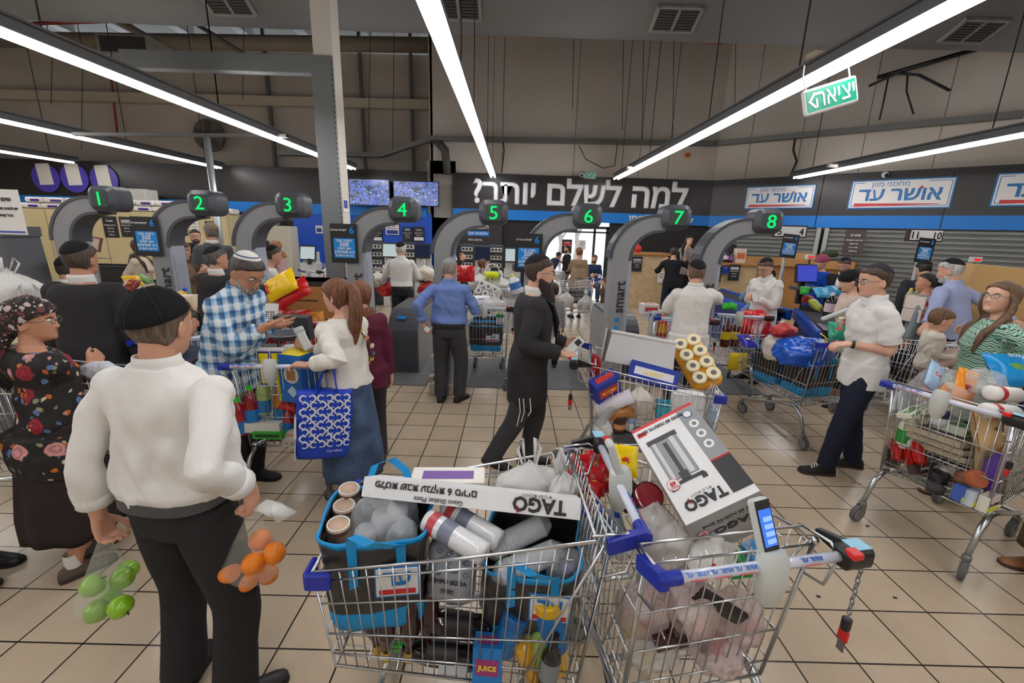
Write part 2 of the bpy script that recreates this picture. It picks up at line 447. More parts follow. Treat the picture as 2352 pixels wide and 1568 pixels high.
# ---- duct with vents, roof beams, pipes
DUCTM = M((120, 122, 124), .7, noise=.05, nscale=1, name='fabric_duct')
DY, DZ, DRR = 9.0, 6.6, 1.15
def duct_hit(px, py, rr=DRR):
 d = ray(px, py); a = d.y**2+d.z**2; b = 2*(-DY*d.y+(CAMH-DZ)*d.z); c = DY**2+(CAMH-DZ)**2-rr*rr
 disc = b*b-4*a*c
 t = (-b-math.sqrt(max(0, disc)))/(2*a); return V((0, 0, CAMH))+d*t
m = MB()
N = 40
rs = []
for x, k in [(-14.5, 1)]+[(-13.5+i*1.0, 1+.012*(i % 2)) for i in range(24)]+[(10.2, .97), (10.8, .85), (11.15, .6), (11.3, .2)]:
 rs.append([V((x, DY+DRR*k*math.cos(2*math.pi*j/N), DZ+DRR*k*math.sin(2*math.pi*j/N))) for j in range(N)])
m.rings(rs)
o = m.build('air_duct', DUCTM, smooth=True); tag(o, 'huge grey rounded air duct crossing under the roof', 'duct')
for (px, py, lab) in ((520, 4, 'square vent grille in the duct over the steel beam'), (1052, 14, 'vent grille in the duct right of the middle light row'), (1552, 45, 'vent grille in the duct above the red pipe'), (2236, 72, 'vent grille near the rounded right end of the duct')):
 c = duct_hit(px, py, DRR*1.02); n = V((0, c.y-DY, c.z-DZ)).normalized()
 ax = math.atan2(n.z, n.y)       # rotate local -Y to n
 R = Matrix.Rotation(ax-math.pi, 4, 'X')
 r = empty('vent_grille', M4=Matrix.Translation(c) @ R); tag(r, lab, 'vent', 'duct vent grilles')
 m = MB();
 for s in (-1, 0, 1): m.box((s*.36, 0, 0), (.05, .05, .5))
 for s in (-1, 1): m.box((0, 0, s*.23), (.76, .05, .04))
 m.build('frame', M((150, 150, 148), .5), r)
 m = MB(); m.box((0, .0, 0), (.7, .02, .44)); m.build('backing', M((38, 38, 38), .8), r)
 for k in range(8):
  mm = MB(); mm.box((0, -.012, -.19+.054*k), (.7, .03, .012), Matrix.Rotation(.5, 3, 'X')); mm.build('slat', M((96, 96, 96), .5), r)
BEAMM = M((88, 86, 84), .7, name='roof_beam')
for k in range(7):
 m = MB(); x = -15+2*k
 m.box((x, 13, 8.2), (.14, 7.5, .5)); m.box((x, 13, 7.94), (.34, 7.5, .03))
 o = m.build('roof_beam', BEAMM); struct(o)
m = MB(); m.tube([(-18, 15.6, 7.3), (-2.7, 15.6, 7.55)], .22, 12); tag(m.build('roof_pipe', M((150, 140, 126), .8), smooth=True), 'thick beige pipe along the top of the left back wall', 'pipe')
REDP = M((150, 40, 34), .5, name='red_pipe')
def pipe(label, pts, r, mat, name='pipe', n=8, cat='pipe'):
 m = MB(); m.tube(pts, r, n); return tag(m.build(name, mat, smooth=True), label, cat)
pipe('long red sprinkler pipe under the dark roof on the left', [at(45, 55, 12.5), at(330, 46, 12.5), at(640, 42, 12.5)], .045, REDP, 'red_pipe')
pipe('red pipe running along under the right half of the duct', [at(1390, 80, 10.6), at(1480, 84, 10.6), at(1660, 98, 10.6)], .04, REDP, 'red_pipe')
pipe('thin red drop pipe behind the sloping left light row', [at(248, 100, 15.8), at(252, 150, 15.8), at(270, 310, 15.8)], .03, REDP, 'red_pipe')
pipe('pale diagonal strut under the dark roof above the steel beam', [at(240, 30, 14), at(410, 125, 14.5)], .09, M((160, 152, 140), .8), 'roof_strut')
pipe('second diagonal strut rising to the roof beside the column', [at(430, 42, 14), at(570, 130, 14.5)], .06, M((100, 96, 90), .8), 'roof_strut')
m = MB(); p0, p1 = at(0, 218, 15.8), at(995, 242, 15.8); m.box((p0+p1)/2, ((p1-p0).length, .25, .28), Matrix.Rotation(-(p1.z-p0.z)/(p1-p0).length, 3, 'Y'))
struct(m.build('trim_9', M((186, 176, 156), .8)))
for i, px in enumerate((610, 822, 936)):
 a, b = at(px, 60, 15.85), at(px+20, 420, 15.85)
 m = MB(); m.box(((a.x+b.x)/2, 15.85, (a.z+b.z)/2), (.1, .1, a.z-b.z)); struct(m.build('trim_%d' % (10+i), M((96, 96, 96), .6)))
# wall box vents / round fan / air conditioner
r = empty('wall_fan', M4=TR(at(484, 312, 15.7))); tag(r, 'round wall fan high behind the left light rows', 'fan')
m = MB(); m.disc((0, 0, 0), .5, 28, Matrix.Rotation(math.pi/2, 3, 'X'), th=.12); m.build('housing', M((92, 84, 74), .6), r)
m = MB(); m.disc((0, -.08, 0), .1, 16, Matrix.Rotation(math.pi/2, 3, 'X'), th=.1); m.build('hub', DARK, r)
for k in range(5):
 m = MB(); m.box((0, -.13, .26), (.16, .02, .34)); m.build('blade', M((70, 66, 60), .6), r, M4=Matrix.Rotation(k*2*math.pi/5, 4, 'Y'))
r = empty('wall_unit', M4=TR(at(304, 112, 13.5))); tag(r, 'boxy grey ventilation unit high above the steel beam', 'vent')
m = MB(); m.rbox((0, 0, 0), (1.45, .6, .5), .03, ax=1); m.build('casing', M((150, 148, 140), .6), r)
m = MB(); m.box((0, -.31, 0), (1.2, .02, .36)); m.build('grille', M((60, 58, 56), .7), r)
# ---- cable trays and hanging cables
TRAYM = M((112, 112, 110), .5, .5, name='cable_tray')
def tray(label, a, b, w=.22, h=.12):
 a, b = V(a), V(b); d = b-a; L = d.length; c = (a+b)/2
 q = d.to_track_quat('X', 'Z').to_matrix()
 m = MB()
 m.box(c+q @ V((0, 0, -h/2)), (L, w, .012), q)
 for s in (-1, 1): m.box(c+q @ V((0, s*w/2, 0)), (L, .012, h), q)
 o = m.build('cable_tray', TRAYM); tag(o, label, 'cable tray')
 return o
tray('grey cable tray along the wall above the entrance sign', at(1000, 318, 14.2), at(1640, 330, 14.2))
a, b = on_rw(1640, 330, .3), on_rw(2352, 262, .3)
tray('grey cable tray along the diagonal wall above the store logos', a, b)
tray('sloping cable tray dropping left of the wall corner', at(1000, 316, 14.2), at(880, 355, 14.4))
tray('level cable tray under the left wall behind the column', at(880, 356, 14.4), at(640, 352, 14.4))
tray('metal tray carried by the thin post on the left', at(170, 308, 9), at(660, 312, 9), .1, .05)
pipe('thin galvanised post rising behind the third gate', [V((at(488, 420, 9).x, 9, 0)), V((at(488, 420, 9).x, 9, at(480, 312, 9).z))], .06, M((176, 182, 184), .35, .7), 'metal_post', 10, 'post')
CAB = M((34, 34, 36), .6, name='cable')
def cable(label, pts, r=.012, mat=None, cat='cable'):
 return pipe(label, pts, r, mat or CAB, 'hanging_cable', 6, cat)
cable('black cable sagging from the tray above the exit sign', [at(1330, 335, 14.2), at(1345, 365, 14.2), at(1385, 386, 14.2), at(1412, 380, 14.2), at(1418, 330, 14.2)])
cable('bundle of cables hanging beside the end of the fourth light row', [on_rw(1828, 308, .3), on_rw(1822, 345, .3), on_rw(1830, 370, .3), on_rw(1815, 405, .3)], .03)
cable('dark cable coil hanging at the middle light row', [at(1155, 318, 14.2), at(1158, 345, 14.2), at(1152, 395, 14.2)], .02)
cable('loop of black cables below the tilted bar on the diagonal wall', [on_rw(2085, 168, .3), on_rw(2082, 210, .3), on_rw(2098, 262, .3)], .02)
cable('green cable hanging left of the cable loop', [on_rw(2040, 180, .3), on_rw(2030, 230, .3), on_rw(2020, 275, .3)], .02, M((30, 60, 50), .6))
pipe('black tilted metal bar hanging on the diagonal wall', [on_rw(2015, 178, .35), on_rw(2252, 110, .35)], .05, BLACKP, 'hanging_bar', 6, 'bar')
pipe('bent dark strip hanging under the tilted bar', [on_rw(1995, 198, .35), on_rw(2060, 168, .35), on_rw(2110, 172, .35), on_rw(2182, 208, .35)], .03, DARK, 'hanging_strip', 6, 'bar')
pipe('thick dark cable bundle dropping at the wall corner left of the sign', [at(1000, 320, 14.2), at(1022, 345, 14.2), at(1028, 400, 14.2)], .12, M((70, 68, 66), .7), 'cable_bundle', 10, 'cable')
for i, (px, y0, y1) in enumerate(((1318, 80, 250), (1432, 92, 300), (1478, 88, 320), (1548, 95, 325), (1690, 95, 280), (1060, 60, 180), (560, 60, 230), (850, 70, 330), (905, 75, 345), (190, 120, 345), (120, 120, 240))):
 rr = 14.1 if px > 1000 else 13
 cable(['thin hanging rod with a small tag above the entrance sign', 'thin short rod under the duct right of the first hanging rod', 'long thin rod running down right of the red pipe bracket', 'long thin rod just left of the right light row', 'thin rod under the right duct vent', 'thin rod beside the upper end of the middle lights', 'thin rod dropping past the steel beam', 'thin rod right of the column', 'second thin rod right of the column', 'long thin rod on the left wall', 'short thin rod at the far left wall'][i], [V((at(px, y0, rr).x, rr, 8.56)), at(px, y0, rr), at(px-3, y1, rr)], .009, cat='rod')
# ---- column with steel frame
YCOL = 7.0
cx0, cx1 = at(740, 420, YCOL).x, at(783, 420, YCOL).x
COLM = M((214, 208, 198), .7, name='column_paint')
r = empty('column', loc=((cx0+cx1)/2, YCOL+.16, 0)); r['kind'] = 'structure'
m = MB(); m.rbox((0, 0, 4.3), (cx1-cx0, .31, 8.6), .012); struct(m.build('column_shaft', COLM, r))
zt = at(745, 130, YCOL).z; zb = at(745, 172, YCOL).z
CLAD = M((126, 130, 132), .45, .5, name='grey_cladding')
r = empty('steel_frame', loc=(0, YCOL-.03, 0)); tag(r, 'grey steel frame: upright on the white column with a beam running left', 'frame')
m = MB(); m.rbox(((cx0+cx1)/2-.01, 0, zt/2), (cx1-cx0+.02, .05, zt), .006); m.build('upright', CLAD, r)
xl = at(285, 150, YCOL).x
m = MB(); m.rbox(((cx0+xl)/2, .05, (zt+zb)/2), (cx0-xl, .16, zt-zb), .006, ax=0); m.build('beam', CLAD, r)
m = MB()
for k in range(60): m.box((cx1-.004, -.028, zt-.1-k*.07), (.012, .004, .035))
m.build('slots', DARK, r)['kind'] = 'stuff'
# ---- light rows
TUBE = emis((255, 252, 250), TUBE_POWER, 'fluorescent_tube')
HOUSE = M((120, 122, 124), .5, .4, name='lamp_housing'); HOUSE2 = M((70, 70, 72), .6, .4)
ZL = 3.5
rows = [(-13.05, 13.7, 'fluorescent light row farthest to the left, mostly beyond the frame'), (-8.85, 13.9, 'fluorescent light row second from the left wall, ending by the thin post'), (-4.6, 13.2, 'fluorescent light row sloping down to the white column'), (-.66, 14.1, 'twin-tube fluorescent light row over the middle, pointing at the entrance sign'), (2.98, 13.6, 'fluorescent light row with the green exit sign hanging under it'), (7.4, 12.2, 'fluorescent light row farthest right, over the checkouts')]
for X, Y1, lab in rows:
 r = empty('light_row', loc=(X, 0, ZL)); tag(r, lab, 'light', 'fluorescent light rows')
 Y0 = -5
 m = MB(); L = Y1-Y0
 m.box((0, (Y0+Y1)/2, .075), (.17, L, .05)); m.box((.0, (Y0+Y1)/2, .15), (.10, L+.4, .11)); m.build('housing', HOUSE, r)
 m = MB()
 for s in (-1, 1):
  m.box((s*.052, (Y0+Y1)/2, .17), (.006, L+.4, .02))
 m.build('tray_slots', HOUSE2, r)
 for s in (-1, 1):
  m = MB(); m.tube([(s*.058, Y0, .024), (s*.058, Y1, .024)], .022, 8); m.build('tube', TUBE, r)
 for k in range(7):
  y = Y1-.6-k*2.6
  if abs(y-DY) < 1.4: y = DY-1.6
  m = MB(); m.box((0, y, 2.63), (.012, .012, 4.9)); m.build('hanger', DARK, r)
# emergency lamp and sensors on the right row
m = MB(); p = at(1905, 132, 5.2); m.rbox(p, (.5, .16, .07), .03, Matrix.Rotation(.25, 3, 'Z')); tag(m.build('emergency_lamp', M((214, 204, 180), .5)), 'cream curved emergency lamp on top of the right light row', 'lamp')
for px, py, Yy, lab in ((1450, 385, 11.5, 'small white sensor clipped near the end of the right light row'), (1912, 380, 10.5, 'small white sensor clipped near the end of the farthest right light row')):
 m = MB(); m.rbox(at(px, py, Yy), (.22, .08, .07), .02); tag(m.build('sensor', M((200, 196, 188), .5)), lab, 'sensor')
# exit signs
def exit_sign(c, a, w, h, label, arrow=False, hang=0, tilt=0):
 GR = M((20, 140, 112), .4, emit=.25)
 r = empty('exit_sign', M4=TR(c, a, 0, tilt)); tag(r, label, 'sign', 'green exit signs')
 m = MB(); m.rbox((0, 0, 0), (w, .05, h), .03, ax=1); m.build('casing', WHITE, r)
 m = MB(); m.box((0, -.027, 0), (w*.9, .004, h*.8)); m.build('face', GR, r)
 text('יציאה', h*.92, WHITE, r, TR((w*.07 if arrow else 0, -.032, 0), 0, math.pi/2), bold=.003, rtl=True, sx=.72 if arrow else .8)
 if arrow:
  m = MB(); a1 = -w*.41
  m.box((a1+.03, -.031, .03), (.10, .004, .02), Matrix.Rotation(-.9, 3, 'Y')); m.box((a1+.03, -.031, -.03), (.10, .004, .02), Matrix.Rotation(.9, 3, 'Y'))
  m.build('arrow', WHITE, r)
 if hang:
  for s in (-1, 1):
   m = MB(); m.tube([(s*w*.4, 0, h/2), (s*w*.42, .02, h/2+hang*.5), (s*w*.38, 0, h/2+hang)], .007, 6); m.build('chain', WHITE, r)
c = at(1905, 222, 4.6)
exit_sign(c, rad(-8), .47, .235, 'green and white exit sign with arrow hanging under the right light row', True, .22, rad(-17))
c = at(1355, 402, YB-.15); exit_sign(c, 0, .36, .2, 'small green exit sign on top of the entrance fascia', False, 0, rad(2))
c = at(507, 460, YB-.2); exit_sign(c, 0, .22, .2, 'tiny green sign behind the thin post on the left', False)
for px, py, lab in ((1337, 402, 'white dome camera beside the small exit sign'), (2033, 401, 'white dome camera above the middle store logo')):
 r = empty('dome_camera', M4=TR(at(px, py, YB-.25) if px < 1500 else on_rw(px, py, .25))); tag(r, lab, 'camera')
 m = MB(); m.sph((0, 0, 0), .075, 8); m.build('dome', WHITE, r, smooth=True); m = MB(); m.sph((-.01, -.05, -.02), .045, 8); m.build('lens', BLACKP, r, smooth=True)
m = MB(); p = at(1579, 356, 14.45); m.rbox(p, (.14, .12, .12), .02); m.mat(M((190, 90, 20), .5)); tag(m.build('alarm_lamp', M((200, 110, 50), .5)), 'small orange alarm lamp on the wall above the sign end', 'lamp')
# ================================================================ FIXED EQUIPMENT
GATEG = M((142, 144, 147), .5, name='gate_grey'); GATED = M((74, 76, 84), .45, name='gate_dark'); GATEL = M((166, 172, 186), .5, name='gate_side')
def sweep(mb, path, wd, inner, outer, y0, y1):
 """band following path in XZ between offsets inner..outer, from y0 to y1"""
 rs = []
 for i, p in enumerate(path):
  t = (path[min(i+1, len(path)-1)]-path[max(i-1, 0)]).normalized(); n = V((-t.z, 0, t.x))
  a, b = p+n*inner*wd[i], p+n*outer*wd[i]
  rs.append([a+V((0, y0, 0)), b+V((0, y0, 0)), b+V((0, y1, 0)), a+V((0, y1, 0))])
 mb.rings(rs)
digit_mat = emis((30, 235, 120), .9, 'green_digits')
GLS = M((70, 84, 80), .12, name='display_glass')
gate_heads = [(228, 456), (455, 466), (655, 470), (914, 481), (1121, 488), (1336, 496), (1540, 499), (1750, 508)]
GATEX = []
for i, (px, py) in enumerate(gate_heads):
 c = at(px, py, 5.0)
 X = c.x-.51; GATEX.append(X); dz = c.z-2.15
 r = empty('checkout_gate', loc=(X, 5.1, 0))
 tag(r, 'grey arched self-checkout gate whose lit display reads %d' % (i+1), 'gate', 'numbered self-checkout gates')
 path = [V((0, 0, .0)), V((0, 0, .6)), V((0, 0, 1.2)), V((0, 0, 1.68+dz))]+[V((.40-.40*math.cos(a), 0, 1.68+dz+.40*math.sin(a))) for a in [math.pi/2*k/9 for k in range(1, 10)]]+[V((.47, 0, 2.08+dz))]
 wd = [.27, .27, .27, .26]+[.26-.008*k for k in range(9)]+[.18]
 m = MB(); sweep(m, path, wd, -.36, .36, -.10, .12); m.build('column', GATEG, r)
 m = MB(); sweep(m, path[3:], wd[3:], .36, .5, -.11, .13); sweep(m, path[3:], wd[3:], -.5, -.36, -.11, .13); m.build('arch_edge', GATED, r)
 m = MB(); sweep(m, path[:4], wd[:4], -.5, -.36, -.09, .11); m.box((.125, .01, .8), (.03, .18, 1.55)); m.build('side_panel', GATEL, r)
 m = MB(); m.rbox((-.01, 0, .07), (.30, .3, .14), .02); m.box((-.155, .0, .1), (.05, .12, .2)); m.build('foot', M((176, 170, 160), .5, .3), r)
 m = MB(); m.rbox((.57, -.02, 2.15+dz), (.32, .30, .27), .09, ax=1, seg=4); h = m.build('display_head', GATED, r)
 smooth_angle(h, 40)
 m = MB(); m.rbox((.575, -.172, 2.15+dz), (.165, .01, .175), .03, ax=1, seg=3); m.build('display', GLS, h)
 text(str(i+1), .20, digit_mat, h, TR((.575, -.182, 2.15+dz), 0, math.pi/2), bold=.001, sx=1.1)
 if i in (1, 3, 4, 6, 7):
  text('smart', .16, M((40, 40, 44), .5), r, Matrix.Translation((.02, -.105, 1.25)) @ Matrix.Rotation(-math.pi/2, 4, 'Y') @ FONTWALL, bold=.003)
 for zz in (.98, .88): m = MB(); m.box((.02, -.103, zz), (.05, .008, .05)); m.build('blue_mark', M((0, 140, 220), .4), r)
for i in (1, 3, 6):
 r = empty('gate_cabinet', loc=(GATEX[i]+.33, 6.5, 0)); tag(r, 'low rounded grey cabinet standing behind gate %d' % (i+1), 'cabinet', 'cabinets behind the gates')
 prof = [V((0, -.75, 0)), V((0, -.75, .5))]+[V((0, -.4-.35*math.cos(a), (.5+.36*math.sin(a)))) for a in [math.pi/2*k/6 for k in range(1, 7)]]+[V((0, .5, .86)), V((0, .6, .8)), V((0, .6, 0))]
 m = MB(); m.rings([[p+V((x, 0, 0)) for p in prof] for x in (-.2, .2)]); m.build('body', GATED, r)
 m = MB(); m.rings([[p*1.0+V((x, 0, -.03)) for p in prof] for x in (-.215, -.2)]); m.rings([[p+V((x, 0, -.03)) for p in prof] for x in (.2, .215)]); m.build('side_panel', GATEG, r)
 m = MB(); m.box((-.03, -.67, .765), (.12, .01, .05), Matrix.Rotation(-.8, 3, 'X')); m.build('blue_sticker', SIGNBLUE, r)
RUB = M((104, 105, 107), .6, noise=.14, nscale=6, name='rubber_mat')
for i, (x0, x1, lab) in enumerate(((-1.93, -1.06, 'grey rubber floor mat between gates 4 and 5'), (-.66, .03, 'grey rubber floor mat under the trolley of the man in the blue shirt'), (.34, 1.02, 'grey rubber floor mat behind the bearded man in the dark suit'), (2.2, 3.3, 'dark rubber floor mat under the trolleys in lane 7'))):
 m = MB(); m.rbox(((x0+x1)/2, 5.9, .006), (x1-x0, 1.28, .012), .02)
 tag(m.build('floor_mat', RUB), lab, 'mat', 'lane floor mats')
def promo(c, a, label, w=.30, tilt=0, parent=None):
 h = w*1.42
 BK = M((28, 28, 32), .45); BL = M((0, 140, 226), .45)
 return poster_flat('promo_poster', label, c, a, w, h, (BK, (BL, -h*.12, w*.78, h*.50)), [('לקוחות מכבדים', w*.09, h*.34, WHITE, -w*.18), ('בקניה מעל', w*.13, h*.07, WHITE), ('500', w*.22, -h*.03, WHITE), ('ניתן לשלם', w*.12, -h*.13, WHITE), ('ב-6 תשלומים', w*.14, -h*.22, WHITE), ('בכרטיס אשראי', w*.11, -h*.31, WHITE), ('6', w*.36, h*.33, BL, w*.30)], tilt=tilt, group='six-payment promotion posters')
promo(at(337, 543, 4.975), 0, 'black and blue 500 promotion poster taped to gate 2'); promo(at(791, 559, 4.975), 0, 'black and blue 500 promotion poster taped to gate 4'); promo(at(1214, 581, 4.975), 0, 'black and blue 500 promotion poster taped to gate 6')
# notices on walls
NB = M((34, 34, 38), .5); PAPER = M((232, 230, 226), .6)
def notice(px, py, Y, w, h, label, ground=NB, block=None, on=None, ink=WHITE, n=4, a=0, head='שימו לב'):
 c = at(px, py, Y) if on is None else on
 ls = [(head, w*.16, h*.28, ink)]+[(['יש להציג חשבונית', 'בכל קופה', 'תודה רבה', 'נא לשמור'][k % 4], w*.11, h*(.08-.15*k), ink) for k in range(n)]
 return poster_flat('notice', label, c, a, w, h, (ground, block), ls, cat='notice')
notice(254, 521, 11.975, .38, .55, 'black notice on the cream cupboard above the open books, left one', n=4)
notice(291, 521, 11.975, .34, .52, 'black notice with a grey block right of its pair on the cream cupboard', block=(M((150, 152, 156), .5), .14, .26, .1), n=3)
promo(at(418, 524, 11.975), 0, 'blue promotion poster on the cupboard behind the dark-suited cashier', .27)
notice(447, 524, 11.975, .24, .4, 'white framed notice right of the small blue poster', ground=PAPER, ink=NB, n=3)
notice(481, 517, 11.975, .22, .2, 'small dark notice above the grey-vested man', n=1)
for px, lab, g, ink in ((842, 'black notice first from the column on the blue wall', NB, WHITE), (866, 'black notice second from the column on the blue wall', NB, WHITE), (936, 'black notice right of the white one on the blue wall', NB, WHITE), (962, 'black notice last before the corner on the blue wall', NB, WHITE)):
 notice(px, 538, YB-.2, .33, .46, lab, g, (M((0, 140, 220), .4), .16, .16, .06) if px in (842, 936) else (PAPER, -.14, .3, .1), ink=ink, n=3)
notice(901, 526, YB-.2, .42, .34, 'white wide notice in the middle of the blue wall', PAPER, (M((40, 60, 150), .5), -.09, .36, .12), ink=M((50, 60, 120), .5), n=1)
notice(733, 527, YB-.2, .22, .24, 'small white pictogram notice on the blue wall left of the column', PAPER, (M((40, 60, 130), .5), -.02, .16, .12), ink=NB, n=0)
c = at(1098, 530, 14.34)
r = poster_flat('banner', 'dark banner about saving time above the scanner racks, blue line below', c, 0, 1.54, .92, (M((52, 46, 48), .5), (SIGNBLUE, -.08, .72, .15)), [('קונים בעמדה', .16, .30, WHITE), ('העצמאית', .17, .12, WHITE), ('וחוסכים זמן!', .12, -.08, WHITE), ('סורקים באשר', .08, -.28, WHITE, -.1)], cat='banner')
m = MB(); m.box((0, 0, -.47), (1.54, .02, .04)); m.build('blue_edge', SIGNBLUE, r)
notice(1302, 566, 13.6, .30, .42, 'black entrance notice with a red block seen against daylight', NB, (M((200, 30, 50), .5), .08, .25, .12), n=3)
notice(1337, 562, 13.6, .22, .28, 'white entrance notice right of the red-block one', PAPER, None, ink=NB, n=2)
for s, px in ((1, 1302), (2, 1337)):
 p = at(px, 575, 13.62); m = MB(); m.tube([(p.x, 13.64, 0), (p.x, 13.64, p.z)], .02, 6); m.lathe([(.18, 0), (.18, .02), (.02, .03)], 16, Matrix.Translation((p.x, 13.64, 0)))
 tag(m.build('sign_stand', DARK), ['slim dark stand carrying the red-block entrance notice', 'slim dark stand carrying the white entrance notice'][s-1], 'stand')
notice(14, 487, 3.55, .26, .34, 'white sheet on the bag dispenser frame at the left edge', PAPER, (M((60, 90, 170), .5), -.15, .24, .015), ink=NB, n=2)
notice(0, 0, 0, .2, .2, 'blue and white wheelchair sticker on the side of the column', PAPER, (M((40, 70, 160), .5), .02, .15, .12), on=V((cx1+.006, YCOL+.12, at(793, 472, 7.1).z)), n=0, head='', a=math.pi/2)
# screens
def tvpic(nt, tc, b):
 v = nd(nt, 'TexVoronoi'); v.inputs['Scale'].default_value = 22; nt.links.new(tc.outputs['Object'], v.inputs[0])
 cr = nd(nt, 'ValToRGB'); e = cr.color_ramp.elements
 e[0].color = lin((30, 44, 90)); e[1].color = lin((170, 190, 235))
 for p, c in ((.3, (90, 110, 180)), (.5, (40, 50, 60)), (.7, (110, 110, 120)), (.85, (60, 90, 190))): x = e.new(p); x.color = lin(c)
 nt.links.new(v.outputs['Color'], cr.inputs[0]); nt.links.new(cr.outputs[0], b.inputs['Emission Color']); b.inputs['Emission Strength'].default_value = .9
 return cr.outputs[0]
TVM = nodes_mat('camera_picture', tvpic, .2)
for (x0, x1, y0, y1, lab) in ((800, 897, 409, 474, 'wall screen showing shop cameras, left one beside the column'), (903, 1009, 414, 475, 'wall screen showing shop cameras, right one beside the corner')):
 a, b = at(x0, y0, YB-.5), at(x1, y1, YB-.5); c = (a+b)/2
 r = empty('wall_screen', M4=TR(c)); tag(r, lab, 'screen')
 m = MB(); m.rbox((0, 0, 0), (b.x-a.x, .07, abs(a.z-b.z)), .01, ax=1); m.build('casing', BLACKP, r)
 m = MB(); m.box((0, -.037, 0), (b.x-a.x-.05, .004, abs(a.z-b.z)-.05)); m.build('picture', TVM, r)
 m = MB(); m.box((0, .2, 0), (.2, .36, .2)); m.build('bracket', DARK, r)
# round purple decals with blank papers
PUR = M((82, 66, 176), .5)
for i, (px, py) in enumerate(((106, 408), (172, 409), (240, 412))):
 c = at(px, py, YB-.18); r = empty('round_sign', M4=TR(c)); tag(r, ['purple disc with a blank paper, first of three on the left fascia', 'purple disc with a blank paper, middle of three on the left fascia', 'purple disc with a blank paper, nearest the first gates of the three'][i], 'sign', 'purple discs')
 m = MB(); m.disc((0, 0, 0), .43, 32, Matrix.Rotation(math.pi/2, 3, 'X'), th=.02); m.build('disc', PUR, r)
 m = MB(); m.box((.0, -.03, .1), (.42, .01, .62), Matrix.Rotation(rad(-3), 3, 'Y')); m.build('paper', M((226, 222, 210), .7), r)
# wall air conditioner
r = empty('air_conditioner', M4=TR(at(308, 449, 13.6))); tag(r, 'boxy white air conditioner above the paper packs', 'air conditioner')
m = MB(); m.rbox((0, 0, 0), (1.05, .5, .36), .02, ax=1); m.build('casing', M((214, 212, 204), .5), r)
m = MB(); m.box((-.27, -.255, 0), (.42, .02, .26)); m.build('grille', M((70, 68, 60), .7), r)
m = MB(); m.box((.2, .45, 0), (.1, .5, .1)); m.build('bracket', DARK, r)
# paper packs on top of the cupboards
def pack_mat(c1, c2):
 return M(c1, .35), M(c2, .35)
rnd = random.Random(4)
x = -15.2; k = 0
packs = []
while x < -7.7:
 w = rnd.uniform(.48, .62); teal = x > -9.6
 col = ((0, 150, 150) if k % 2 else (60, 140, 200)) if teal else (78, 44, 140)
 packs.append((x+w/2, w, col, teal)); x += w+.02; k += 1
for lvl in range(2):
 for i, (xx, w, col, teal) in enumerate(packs):
  if lvl == 1 and (i % 4 == 3 or teal): continue
  r = empty('paper_pack', M4=TR((xx+.1*lvl, YC+.25, 2.17+lvl*.15), rnd.uniform(-.06, .06)))
  tag(r, ('teal and blue' if teal else 'purple and white')+(' pack of paper rolls lying on the cream cupboards' if lvl == 0 else ' pack of paper rolls in the upper layer on the cream cupboards'), 'paper pack', 'paper packs on the cupboards, '+('teal' if teal else 'purple')+(', upper' if lvl else ', lower'))
  m = MB(); m.rbox((0, 0, .07), (w, .36, .14), .05, ax=0, seg=3); m.build('wrap', M((228, 224, 220), .35), r)
  m = MB(); m.rbox((.05, -.005, .06), (w*.55, .37, .075), .03, ax=0); m.build('label', M(col, .35), r)
# self-checkout kiosks and scanner racks
KIO = M((200, 202, 200), .45, name='kiosk_grey')
def kiosk(px, py, Y, label, lit):
 p = at(px, py, Y); zt = p.z
 r = empty('self_checkout_kiosk', loc=(p.x, Y, 0)); tag(r, label, 'kiosk', 'self-checkout kiosks along the back')
 m = MB(); m.rbox((0, .12, .52), (.42, .34, 1.04), .02); m.rbox((0, .16, 1.15), (.36, .2, .3), .02); m.build('cabinet', KIO, r)
 m = MB(); m.rbox((0, 0, zt-.19), (.40, .05, .36), .015, Matrix.Rotation(rad(-12), 3, 'X'), ax=1); s = m.build('screen', BLACKP, r)
 m = MB(); m.box((0, -.028, zt-.195), (.35, .006, .30), Matrix.Rotation(rad(-12), 3, 'X')); m.build('picture', emis((190, 205, 205), .75) if lit else emis((40, 46, 66), .6), s)
 m = MB(); m.rbox((.05, -.06, 1.08), (.09, .05, .15), .01, Matrix.Rotation(-.4, 3, 'X')); m.build('card_reader', BLACKP, r)
 m = MB(); m.box((0, -.056, .82), (.42, .006, .012)); m.box((.0, -.056, .72), (.1, .006, .04)); m.build('slot', M((30, 90, 170), .5), r)
for px, py, Y, lit, lab in ((706, 562, 11, True, 'grey checkout kiosk with lit screen left of the steel column'), (828, 553, 11, False, 'grey checkout kiosk with dark screen just right of gate 4'), (896, 556, 11, True, 'grey checkout kiosk with bright pale screen behind the white-shirted old man'), (970, 558, 11, False, 'grey checkout kiosk with dark screen left of gate 5'), (1037, 560, 11, False, 'grey checkout kiosk behind the man inside gate 5'), (1108, 563, 11, False, 'grey checkout kiosk between the two right scanner racks'), (1178, 567, 11, True, 'grey checkout kiosk with grey screen beside gate 6')):
 kiosk(px, py, Y, lab, lit)
